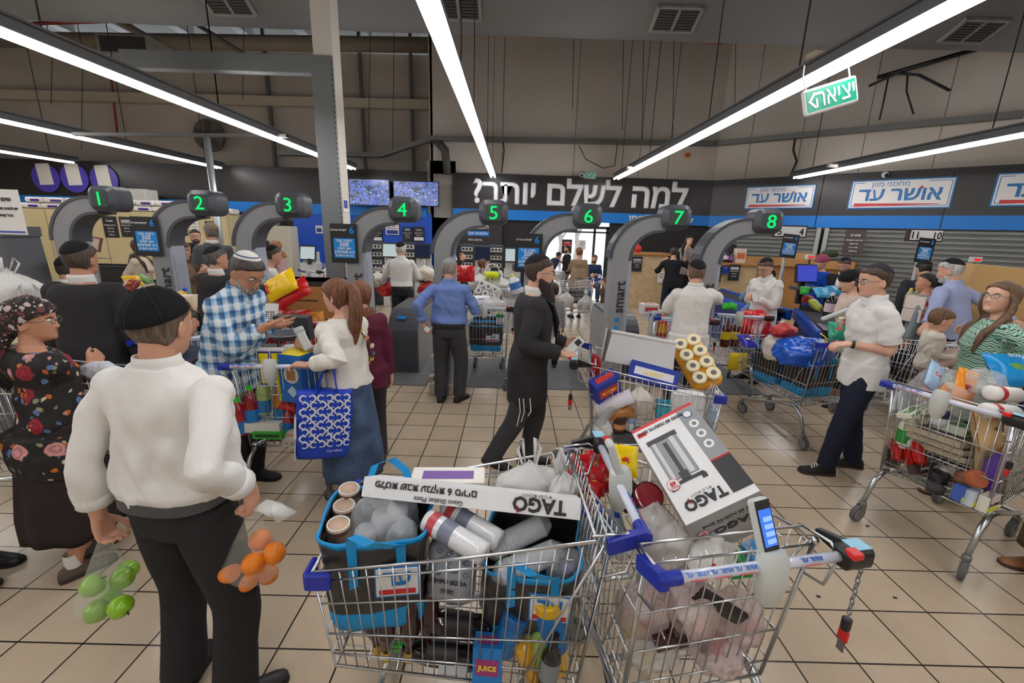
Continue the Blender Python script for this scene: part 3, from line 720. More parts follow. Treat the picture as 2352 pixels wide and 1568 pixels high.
for px, py, lab in ((863, 555, 'dark rack of white scanner sockets nearest the column'), (938, 556, 'dark rack of scanner sockets behind the old man in the white shirt'), (1073, 561, 'dark rack of scanner sockets right of gate 5'), (1140, 563, 'dark rack of scanner sockets nearest the entrance')):
 p = at(px, py, 11.2); r = empty('scanner_rack', loc=(p.x, 11.2, 0)); tag(r, lab, 'rack', 'scanner racks')
 m = MB(); m.rbox((0, .1, p.z/2), (.34, .2, p.z), .015); m.build('body', M((66, 70, 80), .5), r)
 for k in range(5):
  z = p.z-.12-k*.19
  m = MB(); m.rbox((0, -.02, z), (.28, .08, .10), .01, ax=1); d = m.build('socket_row', M((216, 214, 206), .5), r)
  m = MB()
  for j in (-1, 0, 1): m.box((j*.085, -.063, z+.01), (.05, .006, .055))
  m.build('sockets', BLACKP, d)
# customer service counter
WOOD = M((196, 162, 112), .55, noise=.12, nscale=5, name='light_wood'); WOODT = M((178, 128, 72), .5, noise=.1, nscale=6, name='counter_top'); STONE = M((200, 176, 138), .6, noise=.14, nscale=7, name='counter_front')
def counter(x0, x1, y0, y1, h, label):
 r = empty('service_counter', loc=((x0+x1)/2, (y0+y1)/2, 0)); tag(r, label, 'counter')
 m = MB(); m.box((0, 0, h/2-.03), (x1-x0, y1-y0, h-.06)); m.build('front', STONE, r)
 m = MB(); m.rbox((0, -.02, h-.03), (x1-x0+.08, y1-y0+.1, .06), .01); m.build('counter_top', WOODT, r)
 return r
ca, cb = atz(1420, 705, 0), atz(1530, 710, 0)
c1 = counter(at(1420, 640, 11.8).x, at(1528, 640, 11.8).x, 11.8, 12.4, at(1470, 580, 11.8).z, 'tall light wooden service counter left section beside gate 7')
c2 = counter(at(1640, 640, 10.6).x, at(1735, 640, 10.6).x, 10.6, 11.3, at(1690, 604, 10.6).z, 'light wooden service counter right section behind gate 8')
notice(1437, 606, 11.75, .27, .38, 'white framed notice on the service counter, left one', PAPER, (NB, -.06, .16, .1), ink=NB, n=1); notice(1463, 606, 11.75, .27, .38, 'black notice beside the white one on the service counter', NB, (M((150, 152, 156), .5), .1, .22, .08), n=3)
notice(1519, 636, 11.75, .2, .3, 'small notice at the right end of the tall service counter', PAPER, None, ink=NB, n=2)
notice(1686, 626, 10.5, .26, .38, 'black notice with pale block on the right counter section', NB, (M((190, 192, 196), .5), .1, .2, .07), n=3); notice(1666, 620, 10.5, .17, .17, 'small blue wheelchair notice on the right counter section', M((26, 56, 150), .5), None, n=0, head='♿'); notice(1651, 630, 10.5, .12, .36, 'narrow dark notice at the corner of the right counter section', NB, None, n=3)
p = on_rw(1790, 592, 1.0); LEDGE = p.z
m = MB(); m.box(p-V((0, 0, .1)), (3.4, .5, .2), Matrix.Rotation(RWA, 3, 'Z')); m.box(p-V((0, 0, .9)), (3.4, .06, 1.5), Matrix.Rotation(RWA, 3, 'Z'))
tag(m.build('wood_ledge', WOODT), 'long wooden ledge in front of the rolling shutters', 'ledge')
# rolling shutters on the diagonal wall
SHUT = M((132, 134, 132), .5, .4, noise=.06, nscale=2, name='shutter_steel')
for i, (a, b) in enumerate(((.45, 2.95), (3.25, 9.5))):
 prof = []
 z = .0
 while z < 2.32:
  prof += [(0, z), (.03, z+.035), (.03, z+.085), (0, z+.115)]; z += .12
 P0, P1 = RW0+RWD*a, RW0+RWD*b
 m = MB(); m.add([(P+RWN*d+V((0, 0, zz))) for P in (P0, P1) for d, zz in prof], [(k, k+1, len(prof)+k+1, len(prof)+k) for k in range(len(prof)-1)])
 struct(m.build('door_%d' % (i+3), SHUT))
for i, t in enumerate((.40, 3.02, 3.20)):
 m = MB(); q = RW0+RWD*t+RWN*.04; m.box((q.x, q.y, 1.16), (.1, .1, 2.3), Matrix.Rotation(RWA, 3, 'Z')); struct(m.build('trim_%d' % (20+i), M((168, 170, 168), .5, .4)))
m = MB(); q0, q1 = RW0+RWN*-.3, RW1+RWN*-.3; m.box((q0+q1)/2+V((0, 0, 1.2)), ((q1-q0).length, .1, 2.4), Matrix.Rotation(RWA, 3, 'Z')); struct(m.build('wall_right_lower', M((60, 60, 60), .8)))
notice(0, 0, 0, .42, .6, 'brown camera-surveillance notice on the post between the shutters', M((70, 56, 58), .5), None, on=on_rw(1962, 556, .6), n=4, a=RWA)
# lane number boards and posts
def lane_sign(px, py, Y, num, base_y, label, plabel):
 c = at(px, py, Y)
 r = empty('lane_sign', loc=(c.x, Y, 0)); tag(r, label, 'sign')
 m = MB(); m.tube([(0, 0, 0), (0, 0, c.z)], .028, 8); m.build('post', M((200, 204, 208), .35, .4), r)
 m = MB(); m.rbox((0, 0, c.z+.02), (.62, .08, .22), .01, ax=1); b = m.build('board', M((60, 40, 44), .5), r)
 m = MB(); m.box((0, -.043, c.z+.02), (.56, .006, .17)); m.build('face', WHITE, b)
 [text(t_, .17, NB, b, TR((x_, -.05, c.z+.02), 0, math.pi/2), bold=.003) for t_, x_ in zip(num.split(), (-.2, .2))]
 promo(c+V((.0, -.09, -.24)), 0, plabel, .30, tilt=rad(-3)).rotation_euler[1] += rad(4)
lane_sign(1812, 534, 8.3, '5        4', 0, 'white number board for lanes 4 and 5 on a slim post', 'black and blue 500 poster hanging on the 4 and 5 board')
lane_sign(2122, 543, 8.0, '11       10', 0, 'white number board 11 on a slim post by the right shutter', 'black and blue 500 poster hanging on the board 11')
notice(2118, 588, 7.95, .2, .2, 'small blue wheelchair notice under the board 11', M((26, 56, 150), .5), None, n=0, head='♿')
# checkout lanes
BELT = M((40, 42, 46), .6); LANEB = M((20, 72, 168), .4, name='lane_blue')
def lane(p0, p1, w, h, label, side=1):
 p0, p1 = V(p0), V(p1); L = (p1-p0).length; a = math.atan2((p1-p0).y, (p1-p0).x)
 r = empty('checkout_lane', M4=TR((p0+p1)/2, a)); tag(r, label, 'checkout counter')
 m = MB(); m.box((0, 0, h*.42), (L-.3, w-.16, h*.84)); m.build('base', M((24, 50, 112), .5), r)
 m = MB();
 for s in (-1, 1): m.rbox((0, s*(w/2-.04), h-.08), (L, .08, .18), .03, ax=0)
 m.build('edge_rail', LANEB, r)
 m = MB(); m.box((0, 0, h-.04), (L-.1, w-.16, .03)); m.build('belt', BELT, r)
 m = MB(); m.box((-L/2+.35, 0, h), (.5, w-.2, .012)); m.build('scanner_plate', STEEL, r)
 return r
lane((4.2, 6.9, 0), (4.35, 9.6, 0), .62, .86, 'blue checkout counter where the bent woman in denim leans')
lane((4.1, 5.15, 0), (4.95, 6.95, 0), .68, .86, 'blue checkout counter loaded with bottles and bags behind the boy in the polo shirt')
lane((6.25, 4.6, 0), (7.1, 7.2, 0), .66, .86, 'blue checkout counter at the right with stacked cartons')
def pos(px, py, Y, label, screen=(70, 78, 190)):
 c = at(px, py, Y); r = empty('till_monitor', M4=TR(c, rad(8))); tag(r, label, 'monitor', 'till monitors')
 m = MB(); m.rbox((0, 0, 0), (.40, .05, .32), .015, Matrix.Rotation(-.18, 3, 'X'), ax=1); m.build('casing', BLACKP, r)
 m = MB(); m.box((0, -.03, .005), (.36, .006, .27), Matrix.Rotation(-.18, 3, 'X')); m.build('screen', emis(screen, .8), r)
 m = MB(); m.box((0, .06, -(c.z-.87)/2), (.08, .06, c.z-.87)); m.build('stand', DARK, r)
 m = MB(); m.rbox((.1, -.05, -.25), (.5, .4, .06), .02); m.build('keyboard', M((60, 62, 66), .5), r)
pos(1851, 628, 7.5, 'till monitor with violet screen beside the woman in the blue smock'); pos(2196, 637, 6.2, 'till monitor with violet screen beside the grey-haired man')
pos(424, 578, 7.9, 'dark till monitor in front of the bearded cashier', (30, 32, 40)); pos(592, 572, 8.2, 'dark till monitor beside the woman in pink', (26, 28, 36))
for px, py, Y, lab in ((1861, 590, 7.6, 'grey customer display with red digits on a pole by the pink-scarfed cashier'), (2240, 596, 6.4, 'customer display block on a pole behind the grey-haired man')):
 c = at(px, py, Y); r = empty('price_display', M4=TR(c)); tag(r, lab, 'display')
 m = MB(); m.rbox((0, 0, 0), (.14, .07, .08), .01, ax=1); m.build('casing', KIO, r); m = MB(); m.box((0, -.037, 0), (.09, .004, .03)); m.build('digits', emis((230, 30, 40), 1.2), r)
 m = MB(); m.tube([(0, 0, 0), (0, .02, -c.z)], .015, 6); m.build('pole', DARK, r)
# left checkout counters, bin, book stand
for px, y, lab in ((255, 655, 'dark checkout counter on the left with a black bin'), (450, 640, 'dark checkout counter in front of the bearded cashier')):
 c = at(px, y, 7.75); r = empty('checkout_lane', loc=(c.x, 7.75, 0)); tag(r, lab, 'checkout counter')
 m = MB(); m.box((0, 0, .42), (1.25, .5, .84)); m.build('base', M((70, 72, 78), .5), r); m = MB(); m.rbox((0, 0, .87), (1.3, .56, .06), .02); m.build('belt', BELT, r)
c = at(258, 622, 7.75); r = empty('bin', M4=TR((c.x, 7.75, .9))); tag(r, 'black open plastic bin on the left checkout counter', 'bin')
m = MB()
for s in (-1, 1): m.box((s*.42, 0, .13), (.02, .4, .26)); m.box((0, s*.2, .13), (.86, .02, .26))
m.box((0, 0, .01), (.84, .4, .02)); m.build('tub', BLACKP, r); m = MB();
for s in (-1, 1): m.rbox((0, s*.2, .26), (.9, .04, .02), .008)
m.build('rim', DARK, r)
for i, (px, py, col, lab) in enumerate(((198, 563, (216, 196, 184), 'pale open book on the wire stand behind the first gate'), (220, 561, (110, 62, 54), 'maroon framed book cover on the wire stand behind the first gate'))):
 r = empty('book', M4=TR(at(px, py, 6.5), 0, rad(-15), rad(8))); tag(r, lab, 'book')
 m = MB(); m.box((0, 0, 0), (.15, .03, .21)); m.build('cover', M(col, .6), r); m = MB(); m.box((0, -.017, 0), (.11, .004, .16)); m.build('panel', M((190, 168, 150) if i else (232, 216, 206), .6), r)
p = at(212, 590, 6.5); m = MB(); m.tube([(p.x, 6.55, 0), (p.x, 6.55, p.z)], .015, 6)
for k in range(6): m.tube([(p.x-.2, 6.4, p.z-.02+.0*k), (p.x-.2+.08*k, 6.6, p.z-.02)], .004, 4)
m.tube([(p.x-.22, 6.42, p.z), (p.x+.22, 6.42, p.z)], .006, 4); m.lathe([(.2, 0), (.2, .02), (.03, .03)], 14, Matrix.Translation((p.x, 6.55, 0)))
tag(m.build('wire_stand', STEEL), 'thin wire stand holding two books behind the first gate', 'stand')
# bag-roll dispenser at the left edge
DISP = M((88, 90, 96), .5)
c = at(40, 600, 3.7); r = empty('bag_dispenser', loc=(c.x-.05, 3.7, 0)); tag(r, 'dark grey frame with rolls of plastic bags at the left edge', 'dispenser')
zt = at(40, 520, 3.7).z
m = MB(); m.box((.14, 0, zt/2), (.07, .3, zt), Matrix.Rotation(rad(-3), 3, 'Y')); m.box((-.25, 0, zt-.04), (.8, .3, .08)); m.box((-.25, 0, .75), (.8, .5, .06)); m.box((-.25, .1, .35), (.7, .3, .7)); m.build('frame', DISP, r)
for k in range(3):
 z = zt-.16-k*.24
 m = MB(); m.lathe([(.05, -.22), (.055, -.2), (.055, .2), (.05, .22)], 16, Matrix.Translation((-.16, -.02, z)) @ Matrix.Rotation(math.pi/2, 4, 'Y')); m.build('bag_roll', M((222, 222, 220), .4), r, smooth=True)
# ================================================================ SHOPPING TROLLEYS
CA = dict(a=.40, b=.54, wr=.29, wf=.255, zr=1.01, zf=.88, hx=.5, hw=.30, hz=1.05, br=.33, bf=.50, zbr=.395, zbf=.48, wbr=.275, wbf=.235)
def _cart_meshes():
 c = CA; out = {}
 def Lp(a, b, t): return V(a).lerp(V(b), t)
 RT = {s: V((-c['a'], s*c['wr'], c['zr'])) for s in (-1, 1)}; FT = {s: V((c['b'], s*c['wf'], c['zf'])) for s in (-1, 1)}
 RB = {s: V((-c['br'], s*c['wbr'], c['zbr'])) for s in (-1, 1)}; FB = {s: V((c['bf'], s*c['wbf'], c['zbf'])) for s in (-1, 1)}
 r, R = .0024, .0055
 def put(key, m): out[key] = m
 m = MB()
 for s in (-1, 1):                       # sides
  for k in range(1, 22):
   t = k/22; m.tube([Lp(RT[s], FT[s], t), Lp(RB[s], FB[s], t)], r, 5)
  for q in (.32, .64, .86):
   m.tube([Lp(RT[s], RB[s], q), Lp(FT[s], FB[s], q)], .0035, 5)
 for k in range(1, 10):                  # front
  t = k/10; m.tube([Lp(FT[-1], FT[1], t), Lp(FB[-1], FB[1], t)], r, 5)
 for q in (.32, .64, .86): m.tube([Lp(FT[-1], FB[-1], q), Lp(FT[1], FB[1], q)], .0035, 5)
 for k in range(1, 12):                  # floor of the basket
  t = k/12; m.tube([Lp(RB[-1], RB[1], t), Lp(FB[-1], FB[1], t)], r, 5)
 for k in range(0, 9):
  t = k/8; m.tube([Lp(RB[-1], FB[-1], t), Lp(RB[1], FB[1], t)], .003, 5)
 put('basket_wire', m)
 m = MB()                                # hinged rear panel
 for k in range(0, 14):
  t = k/13; m.tube([Lp(RT[-1], RT[1], .02+.96*t)+V((0, 0, .015)), Lp(RB[-1], RB[1], .02+.96*t)], r, 5)
 for q in (.0, .33, .62, .88): m.tube([Lp(RT[-1], RB[-1], q), Lp(RT[1], RB[1], q)], .0045 if q == 0 else .0035, 5)
 put('rear_panel', m)
 m = MB()                                # thick rim and corner rods
 for s in (-1, 1):
  m.tube([RB[s]+V((-.0, 0, 0)), RT[s], RT[s]+V((.05, 0, .012)), Lp(RT[s], FT[s], .5), FT[s], ], R, 6)
  m.tube([Lp(RT[s], FT[s], .12)-V((0, 0, .045)), FT[s]-V((0, 0, .035))], .004, 6)
  m.tube([Lp(RT[s], FT[s], .02), Lp(RB[s], FB[s], .24)], .005, 6)
  m.tube([FT[s], FB[s], RB[s]], .0045, 6)
 m.tube([FT[-1], FT[1]], R, 6); m.tube([FB[-1], FB[1]], .0045, 6); m.tube([RB[-1], RB[1]], R, 6)
 put('rim', m)
 m = MB()                                # handle brackets
 for s in (-1, 1):
  a = RT[s]
  m.tube([a+V((.02, 0, -.12)), a+V((-.06, 0, -.10)), a+V((-.085, s*.006, .02)), a+V((-.05, s*.004, .045)), a+V((.06, 0, .03))], .0048, 6)
  m.sph(a+V((0, s*.004, .012)), (.014, .012, .014), 5)
 m.tube([RT[-1]+V((.05, 0, .03)), RT[1]+V((.05, 0, .03))], .005, 6)
 put('handle_bracket', m)
 m = MB()                                # under-frame
 for s in (-1, 1):
  m.tube([(.44, s*.20, .135), (.42, s*.2, .18), (.34, s*.205, .20), (-.12, s*.255, .345), (-.27, s*.272, .375), (-.36, s*.28, .31), (-.425, s*.284, .15)], [.013, .014, .015, .016, .017, .016, .015], 8)
 m.tube([(.40, -.2, .185), (.40, .2, .185)], .012, 8); m.tube([(-.15, -.26, .352), (-.15, .26, .352)], .012, 8)
 put('under_frame', m)
 m = MB(); m.lathe([(.022, .118), (.024, .125), (.024, .150), (.018, .155)], 10)
 for s in (-1, 1): m.rings([[V((x+.0, s*.019, z)), V((x+w, s*.019, z)), V((x+w, s*.022, z)), V((x, s*.022, z))] for x, w, z in ((-.02, .04, .128), (-.032, .04, .09), (-.045, .034, .05))])
 put('caster_fork', m)
 m = MB(); T = Matrix.Translation((-.028, 0, .062)) @ Matrix.Rotation(math.pi/2, 4, 'X')
 m.mat(M((92, 92, 94), .6)).lathe([(.046, -.016), (.058, -.015), (.062, -.009), (.062, .009), (.058, .015), (.046, .016)], 20, T)
 m.mat(M((132, 134, 136), .5)).lathe([(.044, -.0175), (.044, .0175)], 18, T); m.mat(STEEL).lathe([(.009, -.024), (.009, .024)], 8, T)
 put('wheel', m)
 m = MB(); m.tube([(-c['hx'], -.28, c['hz']), (-c['hx'], .28, c['hz'])], .0155, 14); put('handle', m)
 m = MB()                                # blue handle end (left); mirrored for right
 h = V((-c['hx'], .30, c['hz']))
 m.tube([h+V((0, -.055, 0)), h+V((0, .012, 0))], .021, 12)
 pr = [V((-.022, 0, -.02)), V((.11, 0, -.062)), V((.115, 0, -.015)), V((.0, 0, .022)), V((-.02, 0, .012))]
 m.rings([[h+p+V((0, y, 0)) for p in pr] for y in (-.014, .014)]); put('handle_end', m)
 m = MB(); h = V((-c['hx'], -.31, c['hz']))
 m.rbox(h+V((0, -.01, -.002)), (.062, .105, .072), .022, ax=1, seg=3); m.rings([[h+p+V((0, y, 0)) for p in [V((.02, 0, -.03)), V((.12, 0, -.02)), V((.12, 0, .0)), V((.02, 0, .03))]] for y in (-.02, .0)]); put('coin_lock', m)
 m = MB(); m.rbox(h+V((-.026, .02, .026)), (.036, .034, .022), .006); put('lock_button', m)
 m = MB(); m.rbox(h+V((0, -.015, .0345)), (.048, .06, .004), .004); put('lock_sticker', m)
 m = MB()
 for k in range(9):
  c0 = h+V((-.01, -.04, -.05-k*.019)); q = [V((0, .006*math.cos(t)*(k % 2) , 0))+V((.006*math.cos(t)*(1-k % 2), 0, .0125*math.sin(t))) for t in [2*math.pi*j/8 for j in range(8)]]
  m.tube([c0+p for p in q], .0022, 4, loop=True)
 put('chain', m)
 m = MB(); c0 = h+V((-.01, -.04, -.25)); m.mat(BLACKP).lathe([(.012, -.02), (.014, -.015), (.014, .02), (.009, .025)], 10, Matrix.Translation(c0)); m.mat(M((206, 32, 34), .4)).rbox(c0+V((0, 0, -.04)), (.032, .012, .042), .005); m.mat(STEEL).box(c0+V((0, 0, -.078)), (.024, .003, .045)); put('coin_key', m)
 for s in (-1, 1):
  f = FT[s]; m = MB()
  m.rbox(f+V((-.02, s*.012, -.025)), (.085, .022, .062), .01); m.rbox(f+V((.016, -s*.025, -.025)), (.02, .085, .062), .009)
  put('corner_bumper' if s > 0 else 'corner_bumper2', m)
 m = MB(); h = V((-c['hx'], 0, c['hz']))
 m.tube([h+V((-.005, 0, -.12)), h+V((-.012, 0, -.09)), h+V((-.012, 0, -.03)), h+V((-.006, 0, .035)), h+V((0, 0, .05))], [.018, .036, .044, .041, .034], 16, flat=1.0); put('scanner_cradle', m)
 mats = dict(basket_wire=CHROME, rear_panel=CHROME, rim=CHROME, handle_bracket=CHROME, under_frame=M((192, 196, 198), .3, 1), caster_fork=M((150, 154, 150), .4, .8), wheel=None, handle=M((214, 220, 236), .2, coat=.5), handle_end=BLUE, coin_lock=BLACKP, lock_button=M((214, 36, 34), .35), lock_sticker=M((150, 205, 232), .4), chain=STEEL, coin_key=None, corner_bumper=BLUE, corner_bumper2=BLUE, scanner_cradle=M((196, 200, 196), .5))
 me = {}
 for k, mb in out.items():
  o = mb.build(k, mats[k], smooth=k not in ('coin_key', 'lock_button', 'coin_lock', 'corner_bumper', 'corner_bumper2', 'handle_end')); me[k] = o.data
  if k in ('coin_lock', 'handle_end', 'wheel', 'caster_fork', 'scanner_cradle', 'coin_key'): smooth_angle(o, 40)
  bpy.data.objects.remove(o)
 return me
CART = _cart_meshes()
CARTS = {}
HLB = M((50, 110, 200), .4); HLR = M((206, 40, 44), .4)
_letter_me = None
def cart(key, x, y, deg, label, near=0, extra=True):
 global _letter_me
 r = empty('shopping_trolley', loc=(x, y, 0), rz=rad(deg)); tag(r, label, 'shopping trolley', 'shopping trolleys')
 for k in ('basket_wire', 'rear_panel', 'rim', 'handle_bracket', 'under_frame', 'handle', 'coin_lock', 'scanner_cradle'):
  o = obj({'basket_wire': 'basket'}.get(k, k), CART[k], r)
  if k == 'coin_lock' and extra:
   obj('lock_button', CART['lock_button'], o); obj('lock_sticker', CART['lock_sticker'], o)
   ch = obj('chain', CART['chain'], o); obj('coin_key', CART['coin_key'], o)
 o = obj('handle_end', CART['handle_end'], r)
 for q in ('corner_bumper', 'corner_bumper2'): obj('corner_bumper', CART[q], r)
 rnd = random.Random(key)
 for (wx, wy) in ((.44, .2), (.44, -.2), (-.425, .284), (-.425, -.284)):
  f = obj('caster', CART['caster_fork'], r); f.matrix_local = TR((wx, wy, 0), rnd.uniform(-.5, .5)); obj('wheel', CART['wheel'], f)
 if near:
  for yy in (.20, .125, .05, -.165)[:near]:
   h = r.children
   hd = [q for q in h if q.name.startswith('handle') and q.data == CART['handle']][0]
   text('אושר עד', .0205, HLB, hd, Matrix.Translation((-CA['hx']-.0105, yy, CA['hz']+.0125)) @ Matrix.Rotation(-math.pi/2, 4, 'Z') @ Matrix.Rotation(math.pi/4, 4, 'X'), rtl=True, ext=.0012)
   m = MB(); m.box((0, -.014, .0), (.05, .003, .002)); o = m.build('red_line', HLR, hd); o.matrix_local = Matrix.Translation((-CA['hx']-.011, yy, CA['hz']+.0112)) @ Matrix.Rotation(-math.pi/2, 4, 'Z') @ Matrix.Rotation(math.pi/4, 4, 'X')
 CARTS[key] = Matrix.Translation((x, y, 0)) @ Matrix.Rotation(rad(deg), 4, 'Z')
 return r
cart('A', -.079, 1.439, 182.3, 'nearest trolley loaded with two black and blue bags and a long white box', 2)
cart('B', .627, 1.533, 100.9, 'near trolley carrying the big boxed boiler, its lit scanner on the handle', 4)
cart('R', 3.055, 2.645, 22.4, 'trolley full of eggs, milk and bread bags at the right edge', 2)
cart('C', 1.015, 3.206, -10.8, 'trolley pushed by the bearded man, with yellow toilet-roll pack on top', 1)
cart('M', 2.99, 4.325, 106.1, 'trolley of black and blue bags pushed by the boy in the white polo shirt')
D_ = [atz(475, 839, 1.05), atz(712, 843, 1.05)]
dc = (D_[0]+D_[1])/2
cart('D', dc.x+.03, dc.y+.5, 95, 'trolley of juice bottles, yellow boxes and a frying pan beside the ponytail girl', 2)
e0, e1 = atz(578, 684, 1.05), atz(672, 684, 1.05)
cart('E', at(640, 690, 3.95).x, 4.4, 95, 'trolley heaped with red and yellow snack bags behind the man in the plaid shirt')
cart('F', -3.02, 2.72, 15, 'trolley held by the woman in the floral blouse at the left')
cart('G', -2.85, 3.75, 120, 'trolley carrying the small child, behind the man with fruit bags')
cart('H', at(1112, 700, 4.9).x+.0, 5.65, 88, 'trolley of black bags and paper rolls pushed by the man in the blue shirt')
cart('I', at(905, 660, 7.4).x+.05, 8.3, 92, 'trolley heaped with red and white bags before the old man in the white shirt')
cart('J', at(1320, 690, 9.3).x, 9.4, 172, 'trolley with white plastic bags standing just inside the entrance')
cart('K', at(1580, 740, 4.9).x, 5.25, 78, 'trolley with bottles and boxes pushed by the short-sleeved boy seen from behind')
cart('L', at(1712, 740, 5.2).x, 5.6, 75, 'trolley with a big red bag and syrup bottles left of the blue bag')
cart('N', at(2160, 790, 4.0).x, 4.4, 100, 'trolley in which the toddler sits')
cart('O', at(745, 640, 9).x, 9.3, 60, 'distant trolley of white bags by the steel column')
cart('Q', at(1265, 640, 10.5).x, 10.8, 95, 'trolley pushed by the woman in the beige cardigan')
cart('T', at(232, 625, 5.7).x, 5.95, 100, 'far trolley with a till screen behind the man in the black jacket')
cart('U', at(1165, 640, 7.0).x+.05, 7.4, 95, 'trolley of white plastic bags in the lane behind the man in the blue shirt')
# ================================================================ GOODS
def blobify(vs, amp, freq, seed):
 o = V((seed*7.31, seed*3.17, seed*1.7))
 return [p*(1+amp*(noise.noise(p.normalized()*freq+o)+.6*abs(noise.noise(p.normalized()*freq*2.3+o)))) for p in vs]
def bag_mesh(rx, ry, rz, seed=1, knot=True, n=26, amp=.22):
 """crumpled soft bag sitting on z=0, gathered at the top"""
 m = MB(); rs = []; K = n
 for i in range(1, K):
  a = math.pi*i/K
  z = -math.cos(a); ring = []
  for j in range(n*2):
   t = 2*math.pi*j/(n*2)
   k = max(abs(math.sin(a)), .02)**.7
   p = V((k*math.cos(t), k*math.sin(t), z))
   ring.append(p)
  rs.append(ring)
 rs = [blobify(g, amp, 1.7, seed) for g in rs]
 off = V((seed*3.3, 1.7, seed))
 for g in rs:
  for idx, p in enumerate(g):
   w = abs(noise.noise(p*4.5+off)); p = p*(1-.17*w-.07*abs(noise.noise(p*11+off)))
   if knot and p.z > .35:
    f = max(.12, 1-(p.z-.35)*1.25); p = V((p.x*f*(1+.25*math.sin(9*math.atan2(p.y, p.x))*(1-f)), p.y*f, p.z))
   g[idx] = V((p.x*rx, p.y*ry, max(p.z, -.82)*rz+.82*rz))
 m.rings(rs); return m
def pillow(w, h, d, seed=0, crimp=.06, n=12):
 """sealed snack packet, standing in XZ plane, centre at origin"""
 m = MB(); off = V((seed*2.1, seed, 3))
 for s in (-1, 1):
  vs = []
  for i in range(n+1):
   for j in range(n+1):
    u, v = 2*i/n-1, 2*j/n-1
    t = max(0, 1-abs(v)**(3))*max(0, 1-abs(u)**4)
    x = u*w/2*(1-.06*t+.02*math.sin(v*9+seed)); z = v*h/2
    y = s*(d/2*(t**.6)*(1+.25*noise.noise(V((u*2, v*2, s))+off))+.0015)
    vs.append((x, y, z))
  f = [(i*(n+1)+j, (i+1)*(n+1)+j, (i+1)*(n+1)+j+1, i*(n+1)+j+1) for i in range(n) for j in range(n)]
  m.add(vs, f if s < 0 else [tuple(reversed(q)) for q in f])
 return m
CLEAR = film((228, 232, 236), .30, .15, name='clear_film', bump=.4); BAGW = film((240, 238, 236), .72, .35, name='white_bag_film', bump=.5)
BAGC = film((236, 234, 232), .45, .3, name='thin_bag_film', bump=.5)
def K3(cartkey, x, y, z, rz=0, rx=0, ry=0):
 return CARTS[cartkey] @ TR((x, y, z), rz, rx, ry)
def W3(p, rz=0, rx=0, ry=0): return TR(p, rz, rx, ry)
def g_bottle(T, label, r=.045, h=.30, col=(60, 20, 24), cap=(230, 230, 230), lab=(230, 200, 40), labz=(.25, .6), clear=False, name='bottle', cat='bottle', group=None, shape='soda'):
 o = empty(name, M4=T); tag(o, label, cat, group)
 if shape == 'soda': pr = [(r*.75, 0), (r*.98, .012*h/.3), (r, .08*h), (r*.94, .3*h), (r, .36*h), (r, .62*h), (r*.9, .72*h), (r*.45, .9*h), (r*.32, .93*h), (r*.32, .97*h)]
 elif shape == 'wine': pr = [(r*.9, 0), (r, .02*h), (r, .62*h), (r*.85, .7*h), (r*.38, .82*h), (r*.34, .97*h)]
 elif shape == 'jug': pr = [(r*.95, 0), (r, .03*h), (r, .55*h), (r*.8, .75*h), (r*.35, .9*h), (r*.3, .95*h)]
 else: pr = [(r*.95, 0), (r, .03*h), (r, .9*h), (r*.9, .95*h)]
 mat = film(col, .5, .1, name='clear_plastic') if clear else M(col, .12, coat=.5)
 m = MB(); m.lathe(pr, 16); m.build('body', mat, o, smooth=True)
 m = MB(); cr = pr[-1][0]*1.18; m.lathe([(cr, pr[-1][1]-.02), (cr, pr[-1][1]+.014), (cr*.9, pr[-1][1]+.018)], 14); m.build('cap', M(cap, .4), o)
 if lab: m = MB(); m.lathe([(r*1.012, labz[0]*h), (r*1.012, labz[1]*h)], 16, cap=False); m.build('label', M(lab, .45), o, smooth=True)
 return o
def g_box(T, label, d, col, col2=None, word=None, name='carton', cat='carton', group=None, wcol=None, wsize=None, top=None):
 """printed carton; faces -Y carry the print"""
 o = empty(name, M4=T); tag(o, label, cat, group)
 m = MB(); m.box((0, 0, d[2]/2), d); m.build('carton_body', M(col, .5), o)
 if col2:
  m = MB(); m.box((0, -d[1]/2-.0008, d[2]*.5), (d[0]*.8, .0016, d[2]*.42)); m.box((0, 0, d[2]+.0008), (d[0]*.7, d[1]*.5, .0016)); m.build('print', M(col2, .5), o)
 if word:
  text(word, wsize or min(d[2]*.4, d[0]*.25), M(wcol or (40, 40, 40), .5), o, TR((0, -d[1]/2-.003, d[2]*.5), 0, math.pi/2), bold=.0006, rtl=any('\u0590' <= ch <= '\u05ff' for ch in word), ext=.0005)
 return o
def g_bag(T, label, rx, ry, rz, seed, mat=None, name='plastic_bag', cat='plastic bag', group=None, contents=None, handles=True, knot=True):
 o = empty(name, M4=T); tag(o, label, cat, group)
 b = bag_mesh(rx, ry, rz, seed, knot).build('bag_body', mat or BAGW, o, smooth=True)
 if handles:
  m = MB(); z = 1.80*rz
  for s in (-1, 1): m.tube([(s*.1*rx, 0, z-.06), (s*.35*rx, .02, z+.05), (s*.2*rx, .03, z+.09), (s*.02, 0, z)], [.012, .016, .013, .008], 6, flat=.4)
  m.build('bag_handle', mat or BAGW, o, smooth=True)
 if contents:
  rnd = random.Random(seed)
  for c in contents:
   m = MB(); m.rbox((rnd.uniform(-.35, .35)*rx, rnd.uniform(-.35, .35)*ry, rnd.uniform(.5, 1.1)*rz), (rx*.7, ry*.5, rz*.6), .02, Matrix.Rotation(rnd.uniform(-.7, .7), 3, 'Y') @ Matrix.Rotation(rnd.uniform(0, 3), 3, 'Z')); m.build('content', M(c, .5), o)
 return o
